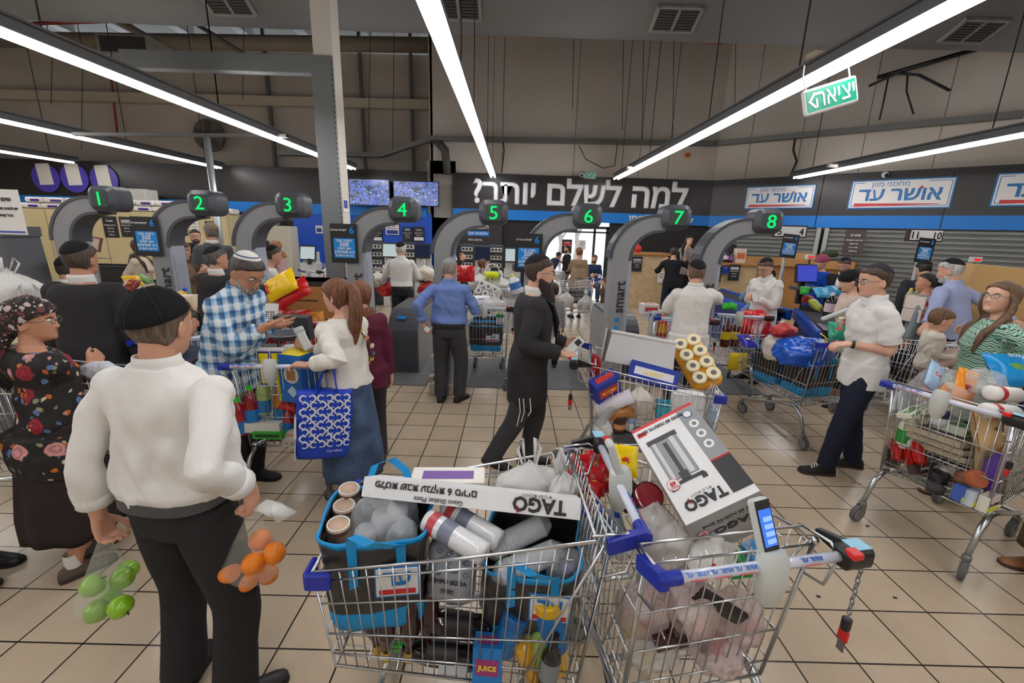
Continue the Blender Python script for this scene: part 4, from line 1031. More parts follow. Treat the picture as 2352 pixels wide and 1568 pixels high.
def g_snack(T, label, w=.2, h=.28, d=.07, col=(200, 30, 34), col2=(240, 200, 40), seed=1, word=None, group=None, cat='snack bag', name='snack_bag'):
 o = empty(name, M4=T); tag(o, label, cat, group)
 pillow(w, h, d, seed).build('packet', M(col, .3), o, smooth=True)
 pl = pillow(w*.62, h*.34, d*1.0+.004, seed)
 pl.build('print', M(col2, .3), o, smooth=True)
 if word: text(word, h*.16, WHITE, o, TR((0, -d*.62, h*.3), 0, math.pi/2), rtl=True)
 return o
def g_rolls(T, label, nx=2, nz=4, r=.055, L=.10, wrap=(238, 166, 40), paper=(246, 232, 190), group=None):
 """pack of paper rolls, ends facing -Y"""
 o = empty('toilet_roll_pack', M4=T); tag(o, label, 'toilet paper', group)
 w, h = nx*2*r, nz*2*r
 m = MB(); m.rbox((0, .01, h/2), (w+.016, L, h+.016), r*.8, ax=1, seg=4); b = m.build('wrap', M(wrap, .3), o)
 for i in range(nx):
  for k in range(nz):
   c = ((i-(nx-1)/2)*2*r, -L/2-.002, r+k*2*r)
   m = MB(); m.mat(M(paper, .8)).lathe([(r*.97, 0), (r*.97, .02), (r*.9, .026)], 20, Matrix.Translation(c) @ Matrix.Rotation(math.pi/2, 4, 'X')); q = m.build('roll', None, o)
   m = MB(); m.disc((c[0], c[1]-.0235, c[2]), r*.4, 14, Matrix.Rotation(math.pi/2, 3, 'X'), th=.004); m.build('core_hole', M((112, 112, 116), .6), q)
 return o
def gs2(v): return max(0, 1-abs(v)*4)
def g_tote(T, label, w, d, h, word='עד', slump=0, seed=0, group=None, handles=True):
 """open black carrier bag with blue trim, blue bottom and printed badge; stands on z=0, front is -Y"""
 o = empty('carrier_bag', M4=T); tag(o, label, 'carrier bag', group)
 BK = M((44, 41, 40), .38, bump=.6, bscale=14, coat=.25); TRM = M((0, 146, 212), .45, bump=.3, bscale=20)
 N = 56
 def ring(z, k, dz=0):
  o_ = []
  for j in range(N):
   t = 2*math.pi*j/N
   c, s = math.cos(t), math.sin(t)
   x = w/2*k*math.copysign(abs(c)**.33, c); y = d/2*k*math.copysign(abs(s)**.33, s)
   q = noise.noise(V((x*9, y*9, z*7+seed)))*.020+noise.noise(V((x*24+3, y*24, z*20+seed)))*.010-.022*max(0, math.sin(z/h*math.pi))*gs2(c*s)
   o_.append(V((x*(1+q*2)+q, y+q, z+dz*math.sin(2*t+seed)-slump*max(0, -s)*z/h)))
  return o_
 zs = [0.0, h*.06, h*.16, h*.26]
 m = MB(); m.rings([ring(z, .9+.03*(z > 0)) for z in zs]); m.build('blue_bottom', TRM, o, smooth=True)
 zs = [h*(.25+.071*k) for k in range(11)]
 rs = [ring(z, .935+.08*(z/h)) for z in zs]
 inner = [[p*1.0-V((p.x*.03, p.y*.03, 0)) for p in g] for g in reversed(rs)]
 m = MB(); m.rings(rs+inner, caps=False); m.build('side_wall', BK, o, smooth=True)
 tr = [ring(h*.945, 1.02), ring(h, 1.03), ring(h, .99), ring(h*.945, .985)]
 m = MB(); m.rings(tr, caps=False, loop=True); m.build('trim', TRM, o, smooth=True)
 if handles:
  for s in (-1, 1):
   m = MB(); y = s*d/2*1.03
   pts = [V((-w*.22, y, h*.5)), V((-w*.22, y*1.02, h)), V((-w*.17, y+s*.05, h*1.12)), V((0, y+s*.09, h*1.12)), V((w*.17, y+s*.06, h*1.02)), V((w*.22, y*1.02, h*.9)), V((w*.22, y, h*.5))]
   rs = [[p+V((0, 0, 0)), p+V((.03, 0, .012)), p+V((.03, s*.004, .012)), p+V((0, s*.004, 0))] for p in pts]
   m.rings(rs); m.build('carry_strap', TRM, o)
 y = -d/2*.985-.012
 m = MB(); m.mat(M((0, 120, 196), .4)).rbox((w*.22, y, h*.56), (w*.42, .006, h*.32), .02, ax=1); m.mat(WHITE).rbox((w*.22, y-.002, h*.56), (w*.39, .006, h*.28), .018, ax=1); b = m.build('badge', None, o)
 text(word, h*.2, M((0, 116, 190), .4), b, TR((w*.22, y-.007, h*.6), 0, math.pi/2), rtl=True, bold=.003)
 m = MB(); m.box((w*.22, y-.005, h*.465), (w*.34, .003, h*.05)); m.build('red_bar', M((206, 36, 44), .4), b)
 return o
# ================================================================ LOADED GOODS
def frame_M(R, o, d):
 """matrix whose local box is centred: local x,y,z along fitted axes"""
 Rm = Matrix(R).to_4x4(); c = V(o)+Matrix(R) @ V((d[0]/2, d[1]/2, d[2]/2))
 return Matrix.Translation(c) @ Rm
def face_text(o, s, size, mat, x, y, z, flip=0, **k):
 """lettering on the local -Z face seen from -Z (x right, y down in the fitted frames)"""
 M4 = Matrix.Translation((x, y, z)) @ Matrix.Rotation(math.pi, 4, 'X') @ Matrix.Rotation(flip, 4, 'Z')
 return text(s, size, mat, o, M4, ext=.0006, **k)
BOXW = M((236, 237, 238), .45); BOXG = M((168, 170, 174), .45); INK = M((40, 38, 40), .5); REDI = M((214, 34, 36), .45); GREYI = M((130, 130, 132), .5)
# ---- boiler box (urn picture, upside down)
d = (.27, .434, .288)
R_ = [[.8591, .2243, .46], [.0147, -.9093, .416], [.5116, -.3506, -.7844]]
o = empty('boiler_box', M4=frame_M(R_, (.520, 1.683, 1.148), d)); tag(o, 'big white and grey appliance box with a steel urn picture tilted in the trolley', 'box')
m = MB(); m.box((0, 0, 0), d); m.build('carton_body', BOXW, o)
hx, hy, hz = d[0]/2, d[1]/2, d[2]/2
F = -hz-.0012
def patch(x0, x1, y0, y1, mat, name, dz=0, par=None):
 m = MB(); m.box(((x0+x1)/2, (y0+y1)/2, F+dz), (x1-x0, y1-y0, .0016)); return m.build(name, mat, par or o)
patch(-hx, hx, -hy, -hy+.012, REDI, 'red_edge'); patch(hx-.075, hx, -hy+.012, hy-.165, M((150, 152, 156), .45), 'grey_band'); patch(hx-.075, hx, hy-.165, hy-.03, M((44, 42, 46), .4), 'dark_corner', -.0004); patch(hx-.075, hx, hy-.17, hy-.164, REDI, 'red_line', -.001)
patch(-hx+.012, -hx+.05, -hy+.028, -hy+.048, REDI, 'red_tag')
STL = M((150, 152, 157), .5)
m = MB(); m.rbox((-.045, -.035, F), (.115, .19, .004), .012, ax=2); u = m.build('urn_picture', STL, o)
m = MB()
for x_, w_ in ((-.085, .014), (-.012, .02)): m.box((x_, -.03, F-.0022), (w_, .17, .001))
m.build('urn_shine', M((206, 208, 212), .4), u)
m = MB(); m.rbox((-.045, -.125, F-.001), (.125, .022, .004), .008, ax=2); m.rbox((-.045, -.02, F-.002), (.016, .16, .004), .006, ax=2); m.rbox((-.045, .055, F-.003), (.034, .035, .004), .01, ax=2); m.rbox((-.045, .074, F-.001), (.13, .012, .004), .006, ax=2)
for s in (-1, 1): m.box((-.045+s*.06, .085, F-.001), (.02, .02, .004))
m.build('urn_trim', M((40, 40, 44), .4), u)
for k in range(4):
 m = MB(); m.disc((hx-.04, -hy+.045+k*.052, F-.002), .019, 20, th=.001); q = m.build('round_icon', WHITE if k else M((60, 100, 150), .5), o)
 m = MB(); m.disc((hx-.04, -hy+.045+k*.052, F-.003), .015 if not k else .009, 12, th=.001); m.build('icon_mark', GREYI if k else WHITE, q)
m = MB(); m.disc((-hx+.035, .072, F-.003), .024, 20, th=.001); q = m.build('price_badge', REDI, o); m = MB(); m.disc((-hx+.035, .072, F-.0035), .022, 20, th=.001); m.build('badge_ground', WHITE, q)
face_text(o, '60', .022, REDI, -hx+.035, .07, F-.006, math.pi, bold=.0008); face_text(o, 'כוסות', .012, REDI, -hx+.035, .084, F-.006, math.pi, rtl=True)
face_text(o, 'TAGO', .054, INK, -.03, .165, F-.002, math.pi, bold=.0022); face_text(o, 'לאיכות יש בית', .014, GREYI, -.03, .135, F-.002, math.pi, rtl=True)
m = MB(); m.box((-.082, .149, F-.002), (.006, .02, .002)); m.build('red_stroke', REDI, o)
face_text(o, 'מיחם נירוסטה 60 כוסות', .020, INK, -.02, -hy+.034, F-.002, math.pi, rtl=True, bold=.0006)
# lower grey face (local +Y)
m = MB(); m.box((0, hy+.0006, 0), (d[0], .0014, d[2])); m.build('grey_face', BOXG, o)
YF = hy+.002
def ytext(s, size, mat, x, z, **k):
 return text(s, size, mat, o, Matrix.Translation((x, YF, z)) @ Matrix.Rotation(-math.pi/2, 4, 'X') @ Matrix.Rotation(math.pi, 4, 'Z'), ext=.0006, **k)
ytext('TAGO', .06, INK, .03, -.005, bold=.002); ytext('מיחם נירוסטה 60 כוסות', .022, INK, .02, -.075, rtl=True, bold=.0006); ytext('60 Cups Water Boiler', .015, GREYI, .02, -.055); ytext('לאיכות יש בית', .013, GREYI, .04, -.035, rtl=True)
m = MB(); m.lathe([(.024, 0), (.024, .001)], 20, Matrix.Translation((-.095, YF, -.03)) @ Matrix.Rotation(-math.pi/2, 4, 'X')); q = m.build('price_badge', REDI, o)
m = MB(); m.lathe([(.022, 0), (.022, .001)], 20, Matrix.Translation((-.095, YF+.0006, -.03)) @ Matrix.Rotation(-math.pi/2, 4, 'X')); m.build('badge_ground', WHITE, q)
text('60', .022, REDI, o, Matrix.Translation((-.095, YF+.003, -.032)) @ Matrix.Rotation(-math.pi/2, 4, 'X') @ Matrix.Rotation(math.pi, 4, 'Z'), bold=.0008, ext=.0006)
m = MB(); m.rbox((.105, YF, .06), (.04, .002, .08), .006, ax=1); m.build('urn_side', STL, o)
# ---- long white platter box lying across trolley A
d = (.775, .068, .17)
x_, y_, z_ = V((.9958, -.0863, -.031)), V((-.0379, -.0802, -.9961)), V((.0834, .993, -.0832))
c_, s_ = math.cos(rad(24)), math.sin(rad(24)); y_, z_ = y_*c_-z_*s_, z_*c_+y_*s_
o = empty('platter_box', M4=frame_M([[x_[k], y_[k], z_[k]] for k in range(3)], (-.509, 1.40, 1.079), d)); tag(o, 'long narrow white box with upside-down print across the nearest trolley', 'box')
# here local +z runs away, so the printed face is local -Z
hx, hy, hz = d[0]/2, d[1]/2, d[2]/2; F = -hz-.001
m = MB(); m.box((0, 0, 0), d); m.build('carton_body', BOXW, o)
face_text(o, 'TAGO', .066, INK, .245, .002, F-.002, math.pi, bold=.0024); face_text(o, 'לאיכות יש בית', .018, GREYI, .235, -.03, F-.002, math.pi, rtl=True)
m = MB(); m.box((.17, .02, F-.002), (.007, .022, .002)); m.build('red_stroke', REDI, o)
face_text(o, 'פלטת שבת ענקית 6 סירים', .034, INK, -.16, -.014, F-.002, math.pi, rtl=True, bold=.0008); face_text(o, 'Giant Shabat Plate', .024, INK, -.11, .022, F-.002, math.pi)
def P(px, py, Y): return at(px, py, Y)
CX = 'the nearest trolley'
# white flat pack and white bags behind it
g = g_box(W3(P(1030, 1100, 1.62)-V((0, 0, .03)), .05), 'flat white packet with violet print behind the long white box', (.30, .12, .05), (238, 234, 228), (120, 80, 160), name='napkin_pack', cat='packet')
g_bag(W3(P(1215, 1100, 1.62)-V((0, 0, .10)), .2), 'limp white plastic bag with a peaked top in the nearest trolley', .14, .08, .10, 3)
g_bag(W3(P(1290, 1112, 1.6)-V((0, 0, .10)), .9), 'knotted white plastic bag at the rear corner of the nearest trolley', .075, .07, .09, 5)
# left tote, cups and clear bag
g_tote(W3((-.45, 1.36, .60), rad(8)), 'black carrier bag with blue trim full of paper cups in the nearest trolley', .35, .31, .38, slump=.02, seed=1)
CUP = nodes_mat('honeycomb_cup', lambda nt, tc, b: _honey(nt, tc), .6) if False else M((206, 176, 152), .7, noise=.12, nscale=160)
for i, (px, py, Y) in enumerate(((777, 1203, 1.29), (790, 1160, 1.40), (802, 1122, 1.47))):
 c = P(px, py, Y); o = empty('paper_cups', M4=W3(c, 0, rad(6), rad(4))); tag(o, ['stack of beige paper cups upside down, nearest in the left black carrier bag', 'stack of beige paper cups upside down, middle in the left black carrier bag', 'stack of beige paper cups upside down, farthest in the left black carrier bag'][i], 'cups')
 m = MB(); m.lathe([(.052, -.19), (.037, -.012), (.039, -.01), (.039, 0)], 24); m.build('cup_wall', CUP, o, smooth=True)
 m = MB(); m.lathe([(.0375, -.012), (.0375, .004), (.034, .004), (.033, -.004)], 24); m.build('cup_base', M((240, 238, 234), .4), o)
 m = MB(); m.lathe([(.0405, -.022), (.0405, -.006)], 24, cap=False); m.build('brown_band', M((110, 84, 72), .3), o)
c = P(880, 1195, 1.38); g_bag(W3(c-V((0, 0, .14)), .3), 'crumpled clear plastic bag of white cups in the left black carrier bag', .12, .10, .14, 8, CLEAR, handles=False, knot=False)
for i, (px, py, Y) in enumerate(((838, 1215, 1.35), (878, 1180, 1.40), (915, 1160, 1.43))):
 o = empty('white_cups', M4=W3(P(px, py, Y), 0, rad(4), rad(6*i))); tag(o, ['left stack of white cups inside the crumpled clear bag', 'middle stack of white cups inside the crumpled clear bag', 'right stack of white cups inside the crumpled clear bag'][i], 'cups'); m = MB(); m.lathe([(.045, -.17), (.042, -.1), (.043, -.09), (.041, -.04), (.036, .0)], 20); m.build('cup_wall', M((228, 228, 230), .5), o, smooth=True)
g_bag(W3(P(925, 1235, 1.30)-V((0, 0, .06)), 1.3), 'crumpled clear film hanging over the rim of the left black bag', .06, .05, .07, 118, CLEAR, handles=False, knot=False)
# second tote
g_tote(W3((.105, 1.40, .50), rad(-6)), 'black carrier bag with blue trim holding clear cups, beside the rear of the nearest trolley', .34, .32, .36, slump=.05, seed=5)
for i, (px, py, Y, rz) in enumerate(((1190, 1232, 1.38, .35), (1215, 1290, 1.3, .25))):
 o = empty('plastic_cups', M4=W3(P(px, py, Y), rz, 0, rad(-16)) @ Matrix.Rotation(math.pi/2, 4, 'Y')); tag(o, ['sleeve of clear plastic cups with a green label, upper one in the right black bag', 'sleeve of clear plastic cups, lower one in the right black bag'][i], 'cups')
 m = MB(); pr = []
 for k in range(26): pr += [(.040+.002*(k % 2), -.105+k*.0081)]
 m.lathe(pr, 20); m.build('stacked_rims', film((232, 234, 238), .62, .15, name='cup_plastic'), o, smooth=True)
 m = MB(); m.lathe([(.012, -.14), (.041, -.11), (.043, .1), (.02, .13)], 18); m.build('sleeve', CLEAR, o, smooth=True)
 if i == 0: m = MB(); m.box((.04, -.01, -.085), (.012, .05, .04)); m.build('green_label', M((110, 200, 40), .4), o)
g_bag(W3(P(1300, 1300, 1.32)-V((0, 0, .06)), .5), 'crumpled clear bag at the rear of the right black carrier bag', .075, .06, .07, 12, CLEAR, handles=False, knot=False, contents=[(60, 56, 60), (120, 90, 170)])
# cling film rolls
for i, (px, py, Y) in enumerate(((1045, 1232, 1.26), (1082, 1205, 1.36))):
 o = empty('wrap_roll', M4=W3(P(px, py, Y), rad(-28), 0, rad(10)) @ Matrix.Rotation(math.pi/2, 4, 'Y')); tag(o, ['thick roll of cling film with its round end towards the viewer, nearer one', 'thick roll of cling film with red label, just behind the nearer roll'][i], 'roll')
 m = MB(); m.lathe([(.014, -.125), (.037, -.12), (.039, -.1), (.039, .1), (.037, .12), (.013, .122)], 24); m.build('film_roll', M((226, 228, 230), .25, coat=.6, bump=.3, bscale=40), o, smooth=True)
 m = MB(); m.mat(M((190, 70, 78), .35)).lathe([(.0398, -.10), (.0398, -.07)], 24, cap=False); m.mat(M((120, 126, 146), .35)).lathe([(.0398, -.05), (.0398, .0)], 24, cap=False); m.build('label', None, o, smooth=True)
 m = MB(); m.lathe([(.013, .1215), (.013, .124)], 16); m.build('core', M((176, 160, 140), .8), o)
# soda pack
o = empty('soda_pack', M4=W3((-.185, 1.31, .67), rad(-8), rad(-10))); tag(o, 'grey shrink-wrapped soda pack with bubbles between the two black bags', 'drink pack')
m = MB(); m.rbox((0, 0, .10), (.17, .13, .23), .05, seg=4); m.build('shrink_wrap', M((150, 156, 166), .28, bump=.5, bscale=18, coat=.4), o, smooth=True)
for sx, (tt, sz, z) in enumerate((('TEMPO SODA', .022, .085), ('סודה', .022, .05))): text(tt, sz, INK, o, TR((0, -.068, z), 0, math.pi/2), rtl=(sx == 1), bold=.0004)
rnd = random.Random(2); m = MB()
for k in range(24):
 a = .003+.006*rnd.random(); c = (rnd.uniform(-.07, .07), -.0655, rnd.uniform(.11, .2)); m.tube([V(c)+V((a*math.cos(t), 0, a*math.sin(t))) for t in [2*math.pi*j/10 for j in range(10)]], .0012, 4, loop=True)
m.build('bubbles', M((60, 64, 72), .4), o)
COLA = (26, 18, 20)
g_bottle(W3(P(1130, 1445, 1.30), rad(0), 0, rad(-82)), 'lying cola bottle with green cap under the soda pack', .047, .30, COLA, (40, 210, 60), (30, 26, 28))
g_bottle(W3(P(1095, 1512, 1.26), rad(-4), 0, rad(-86)), 'lower lying cola bottle with green cap showing at its left end', .045, .30, COLA, (40, 210, 60), (30, 26, 28))
g_box(W3((-.045, 1.20, .42), rad(-4), rad(-6)), 'blue juice carton with grapes and yellow logo low in the nearest trolley', (.10, .07, .15), (16, 122, 196), (150, 50, 110), word='JUICE', wcol=(250, 236, 60), wsize=.026)
g_bottle(W3((.005, 1.24, .50), rad(20), 0, rad(20)), 'blue ribbed tin above the grape juice carton', .045, .14, (18, 110, 180), (30, 100, 170), None, shape='can', name='can', cat='can')
g_bottle(W3((.20, 1.25, .42), rad(0), 0, rad(-8)), 'big drink bottle with blue label and yellow bottom, leaning at the rear side', .052, .30, (240, 190, 30), (240, 190, 30), (26, 120, 196), (.33, .88), shape='can')
g_bottle(W3((.12, 1.24, .43), rad(0), 0, rad(10)), 'round pale green bottle left of the blue-labelled one', .048, .2, (150, 180, 90), (120, 150, 60), None, shape='jug')
g_bottle(W3((.07, 1.22, .56), rad(0), 0, rad(160)), 'golden bottle lying head down beside the grape juice carton', .036, .27, (214, 160, 30), (220, 190, 80), None, shape='wine')
g_bottle(W3((.16, 1.19, .40), rad(0), 0, rad(6)), 'dark bottle with pale label at the bottom rear of the nearest trolley', .036, .22, (24, 24, 26), (20, 20, 20), (120, 128, 130), shape='wine')
for i, (x, y) in enumerate(((-.50, 1.27), (-.42, 1.25), (-.33, 1.26), (-.27, 1.30))):
 g_bottle(W3((x+.01, y+.02, .74), .3*i, rad(180-4), rad((-7, 2, 6, 9)[i])), ['upside-down red wine bottle with gold cap, first from the front corner', 'upside-down red wine bottle with gold cap, second from the front corner', 'upside-down red wine bottle with gold cap, third from the front corner', 'upside-down red wine bottle with gold cap, fourth, beside the cola bottles'][i], .036, .30, (52, 12, 20), (206, 168, 60), None, shape='wine', group='upside-down wine bottles')
g_box(W3((-.17, 1.23, .405)), 'small white carton lying on the bottom of the nearest trolley', (.1, .08, .04), (232, 230, 226))
# ---- trolley B
g_snack_cols = ((196, 26, 34), (240, 200, 40))
rnd = random.Random(5)
for i, (px, py, Y) in enumerate(((1335, 1075, 1.86), (1368, 1066, 1.9), (1396, 1060, 1.92), (1330, 1112, 1.76), (1362, 1105, 1.78), (1392, 1098, 1.82), (1352, 1138, 1.7))):
 g_snack(W3(P(px, py, Y), rad(rnd.uniform(-25, 5)), rad(-25)), 'shiny red snack packet with yellow panel, one of the pile in the near trolley', .105, .13, .06, (190, 22, 32), (238, 196, 40), i, group='red snack packets in the near trolley')
g_snack(W3(P(1432, 1058, 1.88), rad(-10), rad(-40)), 'bright yellow packet behind the red snack packets', .13, .15, .05, (250, 214, 10), (214, 60, 30), 9)
for i in range(6):
 a, b = i % 3, i//3
 c = P(1392, 1172, 1.62)+V((a*.068-.06, b*.068-.03, -.20))
 g_bottle(W3(c, 0, 0, rad(-10)), 'small clear water bottle with blue cap from the six-pack', .032, .22, (196, 212, 226), (40, 80, 200), (150, 190, 220), clear=True, group='water six-pack in the near trolley', shape='jug')
o = empty('wrapped_bowl', M4=W3(P(1488, 1142, 1.58), 0, rad(35))); tag(o, 'dark red bowl under clear film beside the boiler box', 'bowl'); m = MB(); m.lathe([(.03, -.05), (.055, -.01), (.06, .01), (.055, .016), (.01, .012)], 20); m.build('bowl', M((140, 24, 40), .2, coat=1), o, smooth=True); m = MB(); m.lathe([(.061, .008), (.061, .018)], 20, cap=False); m.build('rim', M((176, 60, 70), .2), o)
g_bag(W3(P(1448, 1112, 1.68)-V((0, 0, .12)), .5), 'crumpled black plastic bag beside the red snack packets', .06, .06, .08, 21, M((26, 24, 26), .25, coat=.5), handles=False)
g_bag(W3(P(1500, 1215, 1.46)-V((0, 0, .10)), .2), 'pale plastic bag bulging left of the boiler box', .085, .08, .12, 6, BAGC, contents=[(210, 220, 180), (232, 226, 220)], handles=False)
g_bag(W3(P(1545, 1240, 1.36)-V((0, 0, .09)), .9), 'white plastic bag in front of the boiler box corner', .07, .06, .09, 7, BAGC, contents=[(226, 218, 214)], handles=False)
PINK = film((232, 208, 206), .46, .3, name='pinkish_bag_film', bump=.6)
for i, (px, py, Y, rx, rz, cont) in enumerate(((1480, 1400, 1.32, .11, .10, [(214, 140, 140), (236, 230, 226), (200, 120, 90)]), (1590, 1400, 1.28, .11, .09, [(230, 190, 170), (240, 236, 232), (216, 170, 60)]), (1690, 1420, 1.33, .10, .10, [(222, 160, 166), (238, 236, 236)]), (1490, 1505, 1.30, .11, .07, [(210, 210, 214), (226, 200, 90)]), (1640, 1510, 1.30, .12, .07, [(200, 50, 56), (236, 232, 230), (60, 60, 66)]), (1540, 1330, 1.4, .12, .10, [(150, 160, 200), (236, 236, 236)]))):
 c = P(px, py, Y); g_bag(W3((c.x, c.y, max(c.z-.8*rz, .42)), i*1.1), ['pinkish bag against the near wires, left and middle height in the boiler trolley', 'pinkish bag in the middle of the boiler trolley near its handle', 'pinkish bag at the right of the boiler trolley', 'clear bag lowest left in the boiler trolley', 'bag with red packets at the bottom of the boiler trolley', 'milky bag below the white jug in the boiler trolley'][i], rx, rx*.8, rz, 30+i, PINK if i != 3 else BAGC, contents=cont, handles=False, knot=False)
o = g_bottle(W3(P(1612, 1300, 1.30)-V((0, 0, .02)), .4, 0, rad(24)), 'white plastic jug with a red square mark near the trolley handle', .062, .13, (236, 234, 230), (240, 240, 240), None, shape='jug', name='jug', cat='jug')
m = MB(); m.box((-.03, -.052, .05), (.035, .006, .03)); m.build('red_mark', M((208, 30, 44), .4), o)
g_box(W3(P(1655, 1278, 1.36)-V((0, 0, .05)), rad(-20), rad(-30)), 'white carton with red lettering under the boiler box', (.09, .06, .1), (236, 234, 230), None, 'חלב', wcol=(206, 40, 40))
g_snack(W3(P(1690, 1295, 1.4), rad(10), rad(-60)), 'green packet in front of the boiler box', .1, .1, .03, (20, 150, 70), (10, 110, 50), 4)
g_snack(W3(P(1730, 1272, 1.5), rad(30), rad(-50)), 'crinkled blue packet at the right of the boiler trolley', .1, .1, .04, (20, 130, 200), (16, 100, 180), 6)
g_snack(W3(P(1660, 1395, 1.26), rad(8), rad(4), rad(35)), 'black folded packet slanting across the boiler trolley', .26, .06, .03, (32, 30, 32), (44, 42, 44), 3)
g_bottle(W3(P(1500, 1470, 1.24), rad(0), 0, rad(70)), 'dark red tin lying low on the left of the boiler trolley', .04, .1, (60, 18, 24), (40, 16, 20), None, shape='can', name='can', cat='can')
g_bottle(W3(P(1442, 1462, 1.3), rad(0), 0, rad(40)), 'yellow lid poking out low on the left of the boiler trolley', .02, .05, (236, 214, 60), (236, 214, 60), None, shape='can', name='jar', cat='jar')
# handheld scanner in the cradle of trolley B
hM = CARTS['B'] @ TR((-CA['hx']-.012, -.035, CA['hz']), rad(-80)) @ Matrix.Rotation(rad(-26), 4, 'X')
CM = [q for q in bpy.data.objects if q.name.startswith('shopping_trolley') and 'boiler' in q.get('label', '')][0]
for q in CM.children:
 if q.data == CART['scanner_cradle']: q.location = (0, -.035, 0)
o = empty('handheld_scanner', M4=hM); tag(o, 'grey handheld scanner with lit blue screen standing in the trolley handle cradle', 'scanner')
m = MB(); m.rbox((0, 0, .115), (.068, .026, .155), .03, ax=1, seg=4); m.rbox((0, .004, .03), (.042, .03, .08), .012); m.build('casing', M((198, 202, 198), .4), o)
m = MB(); m.rbox((0, -.0135, .118), (.056, .003, .138), .022, ax=1, seg=4); q = m.build('bezel', BLACKP, o)
m = MB(); m.box((0, -.0155, .112), (.046, .001, .10)); s_ = m.build('screen', emis((70, 120, 225), 1.0), q)
m = MB()
for k in range(4): m.box((.004, -.0165, .075+.02*k), (.032, .0008, .013))
m.build('screen_lines', emis((150, 185, 245), 1.0), q)
# scanner in trolley A's cradle
hM = CARTS['A'] @ TR((-CA['hx']-.012, 0, CA['hz']), rad(-90)) @ Matrix.Rotation(rad(-20), 4, 'X')
o = empty('handheld_scanner', M4=hM); tag(o, 'grey handheld scanner seen from behind in the cradle over the red packets', 'scanner')
m = MB(); m.rbox((0, 0, .105), (.062, .028, .145), .028, ax=1, seg=4); m.rbox((0, 0, .02), (.04, .03, .08), .012); m.build('casing', M((196, 200, 198), .4), o)
m = MB(); m.box((0, .015, .15), (.03, .004, .025)); m.build('scan_window', BLACKP, o)
# ---- trolley C
o = empty('cooler_box', M4=W3(P(1465, 812, 3.35)-V((0, 0, .1)), rad(-14), rad(-12), rad(6))); tag(o, 'big pale grey plastic box lying on its side in the trolley of the bearded man', 'box')
m = MB(); m.rings([[V((sx*.26*k, sy*.14*k, z)) for sx, sy in ((1, 1), (-1, 1), (-1, -1), (1, -1))] for z, k in ((0, 1), (.22, .93))]); m.rbox((0, 0, .235), (.5, .28, .03), .02); m.build('tub', M((212, 212, 210), .5), o)
m = MB(); m.box((-.27, 0, .12), (.03, .28, .25)); m.build('lid', M((98, 88, 84), .5), o); m = MB(); m.box((-.285, 0, .12), (.012, .3, .27)); m.build('foil_edge', M((200, 200, 206), .2, .6), o)
d = (.223, .439, .11)
o = g_rolls(frame_M([[.9307, .2357, .2799], [-.002, -.7617, .6479], [.3659, -.6036, -.7084]], (1.339, 3.516, 1.091), d) @ Matrix(((1, 0, 0, 0), (0, 0, -1, .439/2), (0, 1, 0, 0), (0, 0, 0, 1))), 'orange-wrapped pack of eight toilet rolls standing tilted on the trolley', r=.0555, L=.11)
BBX = (28, 54, 160)
g_box(W3(P(1395, 880, 3.05)-V((0, 0, .1)), rad(20), rad(20), rad(-24)), 'blue and red carton tilted at the rear of the bearded man\'s trolley', (.2, .1, .2), BBX, (200, 50, 40), 'שקיות', wcol=(250, 220, 60))
g_box(W3(P(1497, 862, 3.1)-V((0, 0, .07)), rad(-14), rad(-30), rad(10)), 'long blue carton with a white striped panel in the bearded man\'s trolley', (.36, .09, .14), BBX, (232, 232, 236), 'LLEDOT', wcol=(250, 220, 60), wsize=.04)
o = empty('paper_roll', M4=W3(P(1410, 925, 2.98), rad(-10), 0, rad(-30)) @ Matrix.Rotation(math.pi/2, 4, 'Y')); tag(o, 'white paper roll under the tilted blue carton', 'roll'); m = MB(); m.lathe([(.05, -.14), (.052, .14)], 20); m.build('paper', M((222, 218, 228), .6), o, smooth=True)
g_bag(W3(P(1468, 915, 3.05)-V((0, 0, .12)), .4), 'wrinkled white plastic bag in the middle of the bearded man\'s trolley', .11, .09, .12, 14, M((222, 214, 202), .5, bump=.5, bscale=20), handles=False)
g_snack(W3(P(1430, 945, 3), rad(10), rad(-20)), 'bag of brown bread under the white plastic bag', .22, .12, .08, (176, 116, 62), (210, 160, 100), 4)
g_bottle(W3(P(1422, 975, 2.98)-V((0, 0, .05)), 0), 'brown glass jar with orange label low in the bearded man\'s trolley', .045, .11, (70, 40, 24), (60, 36, 24), (200, 140, 90), shape='can', name='jar', cat='jar')
g_bottle(W3(P(1444, 972, 3)-V((0, 0, .05)), 0, 0, rad(14)), 'small white and pale blue tub next to the brown jar', .04, .09, (226, 228, 232), (150, 180, 220), None, shape='can', name='tub', cat='tub')
g_box(W3(P(1533, 938, 3.02)-V((0, 0, .08)), rad(-12)), 'teal packet with a lime edge in the bearded man\'s trolley', (.16, .06, .14), (38, 150, 176), (60, 176, 190), name='packet', cat='packet')
g_box(W3(P(1575, 945, 3)-V((0, 0, .13)), rad(-12)), 'white appliance carton with dark lettering under the toilet-roll pack', (.22, .12, .28), (232, 232, 234), None, 'TAGO', wsize=.055)
g_bottle(W3(P(1640, 940, 3.02)-V((0, 0, .16)), 0), 'tall clear water bottle at the front of the bearded man\'s trolley', .04, .30, (200, 214, 226), (230, 230, 232), (170, 200, 226), clear=True)
g_bottle(W3(P(1630, 1000, 3.05)-V((0, 0, .06)), 0), 'dark slim bottle with blue cap at the front of the bearded man\'s trolley', .03, .2, (50, 52, 56), (40, 80, 220), None, shape='wine')
g_bottle(W3(P(1375, 960, 2.96)-V((0, 0, .06)), 0, 0, rad(30)), 'clear bottle neck lying at the rear of the bearded man\'s trolley', .04, .24, (190, 196, 200), (220, 220, 220), None, clear=True)
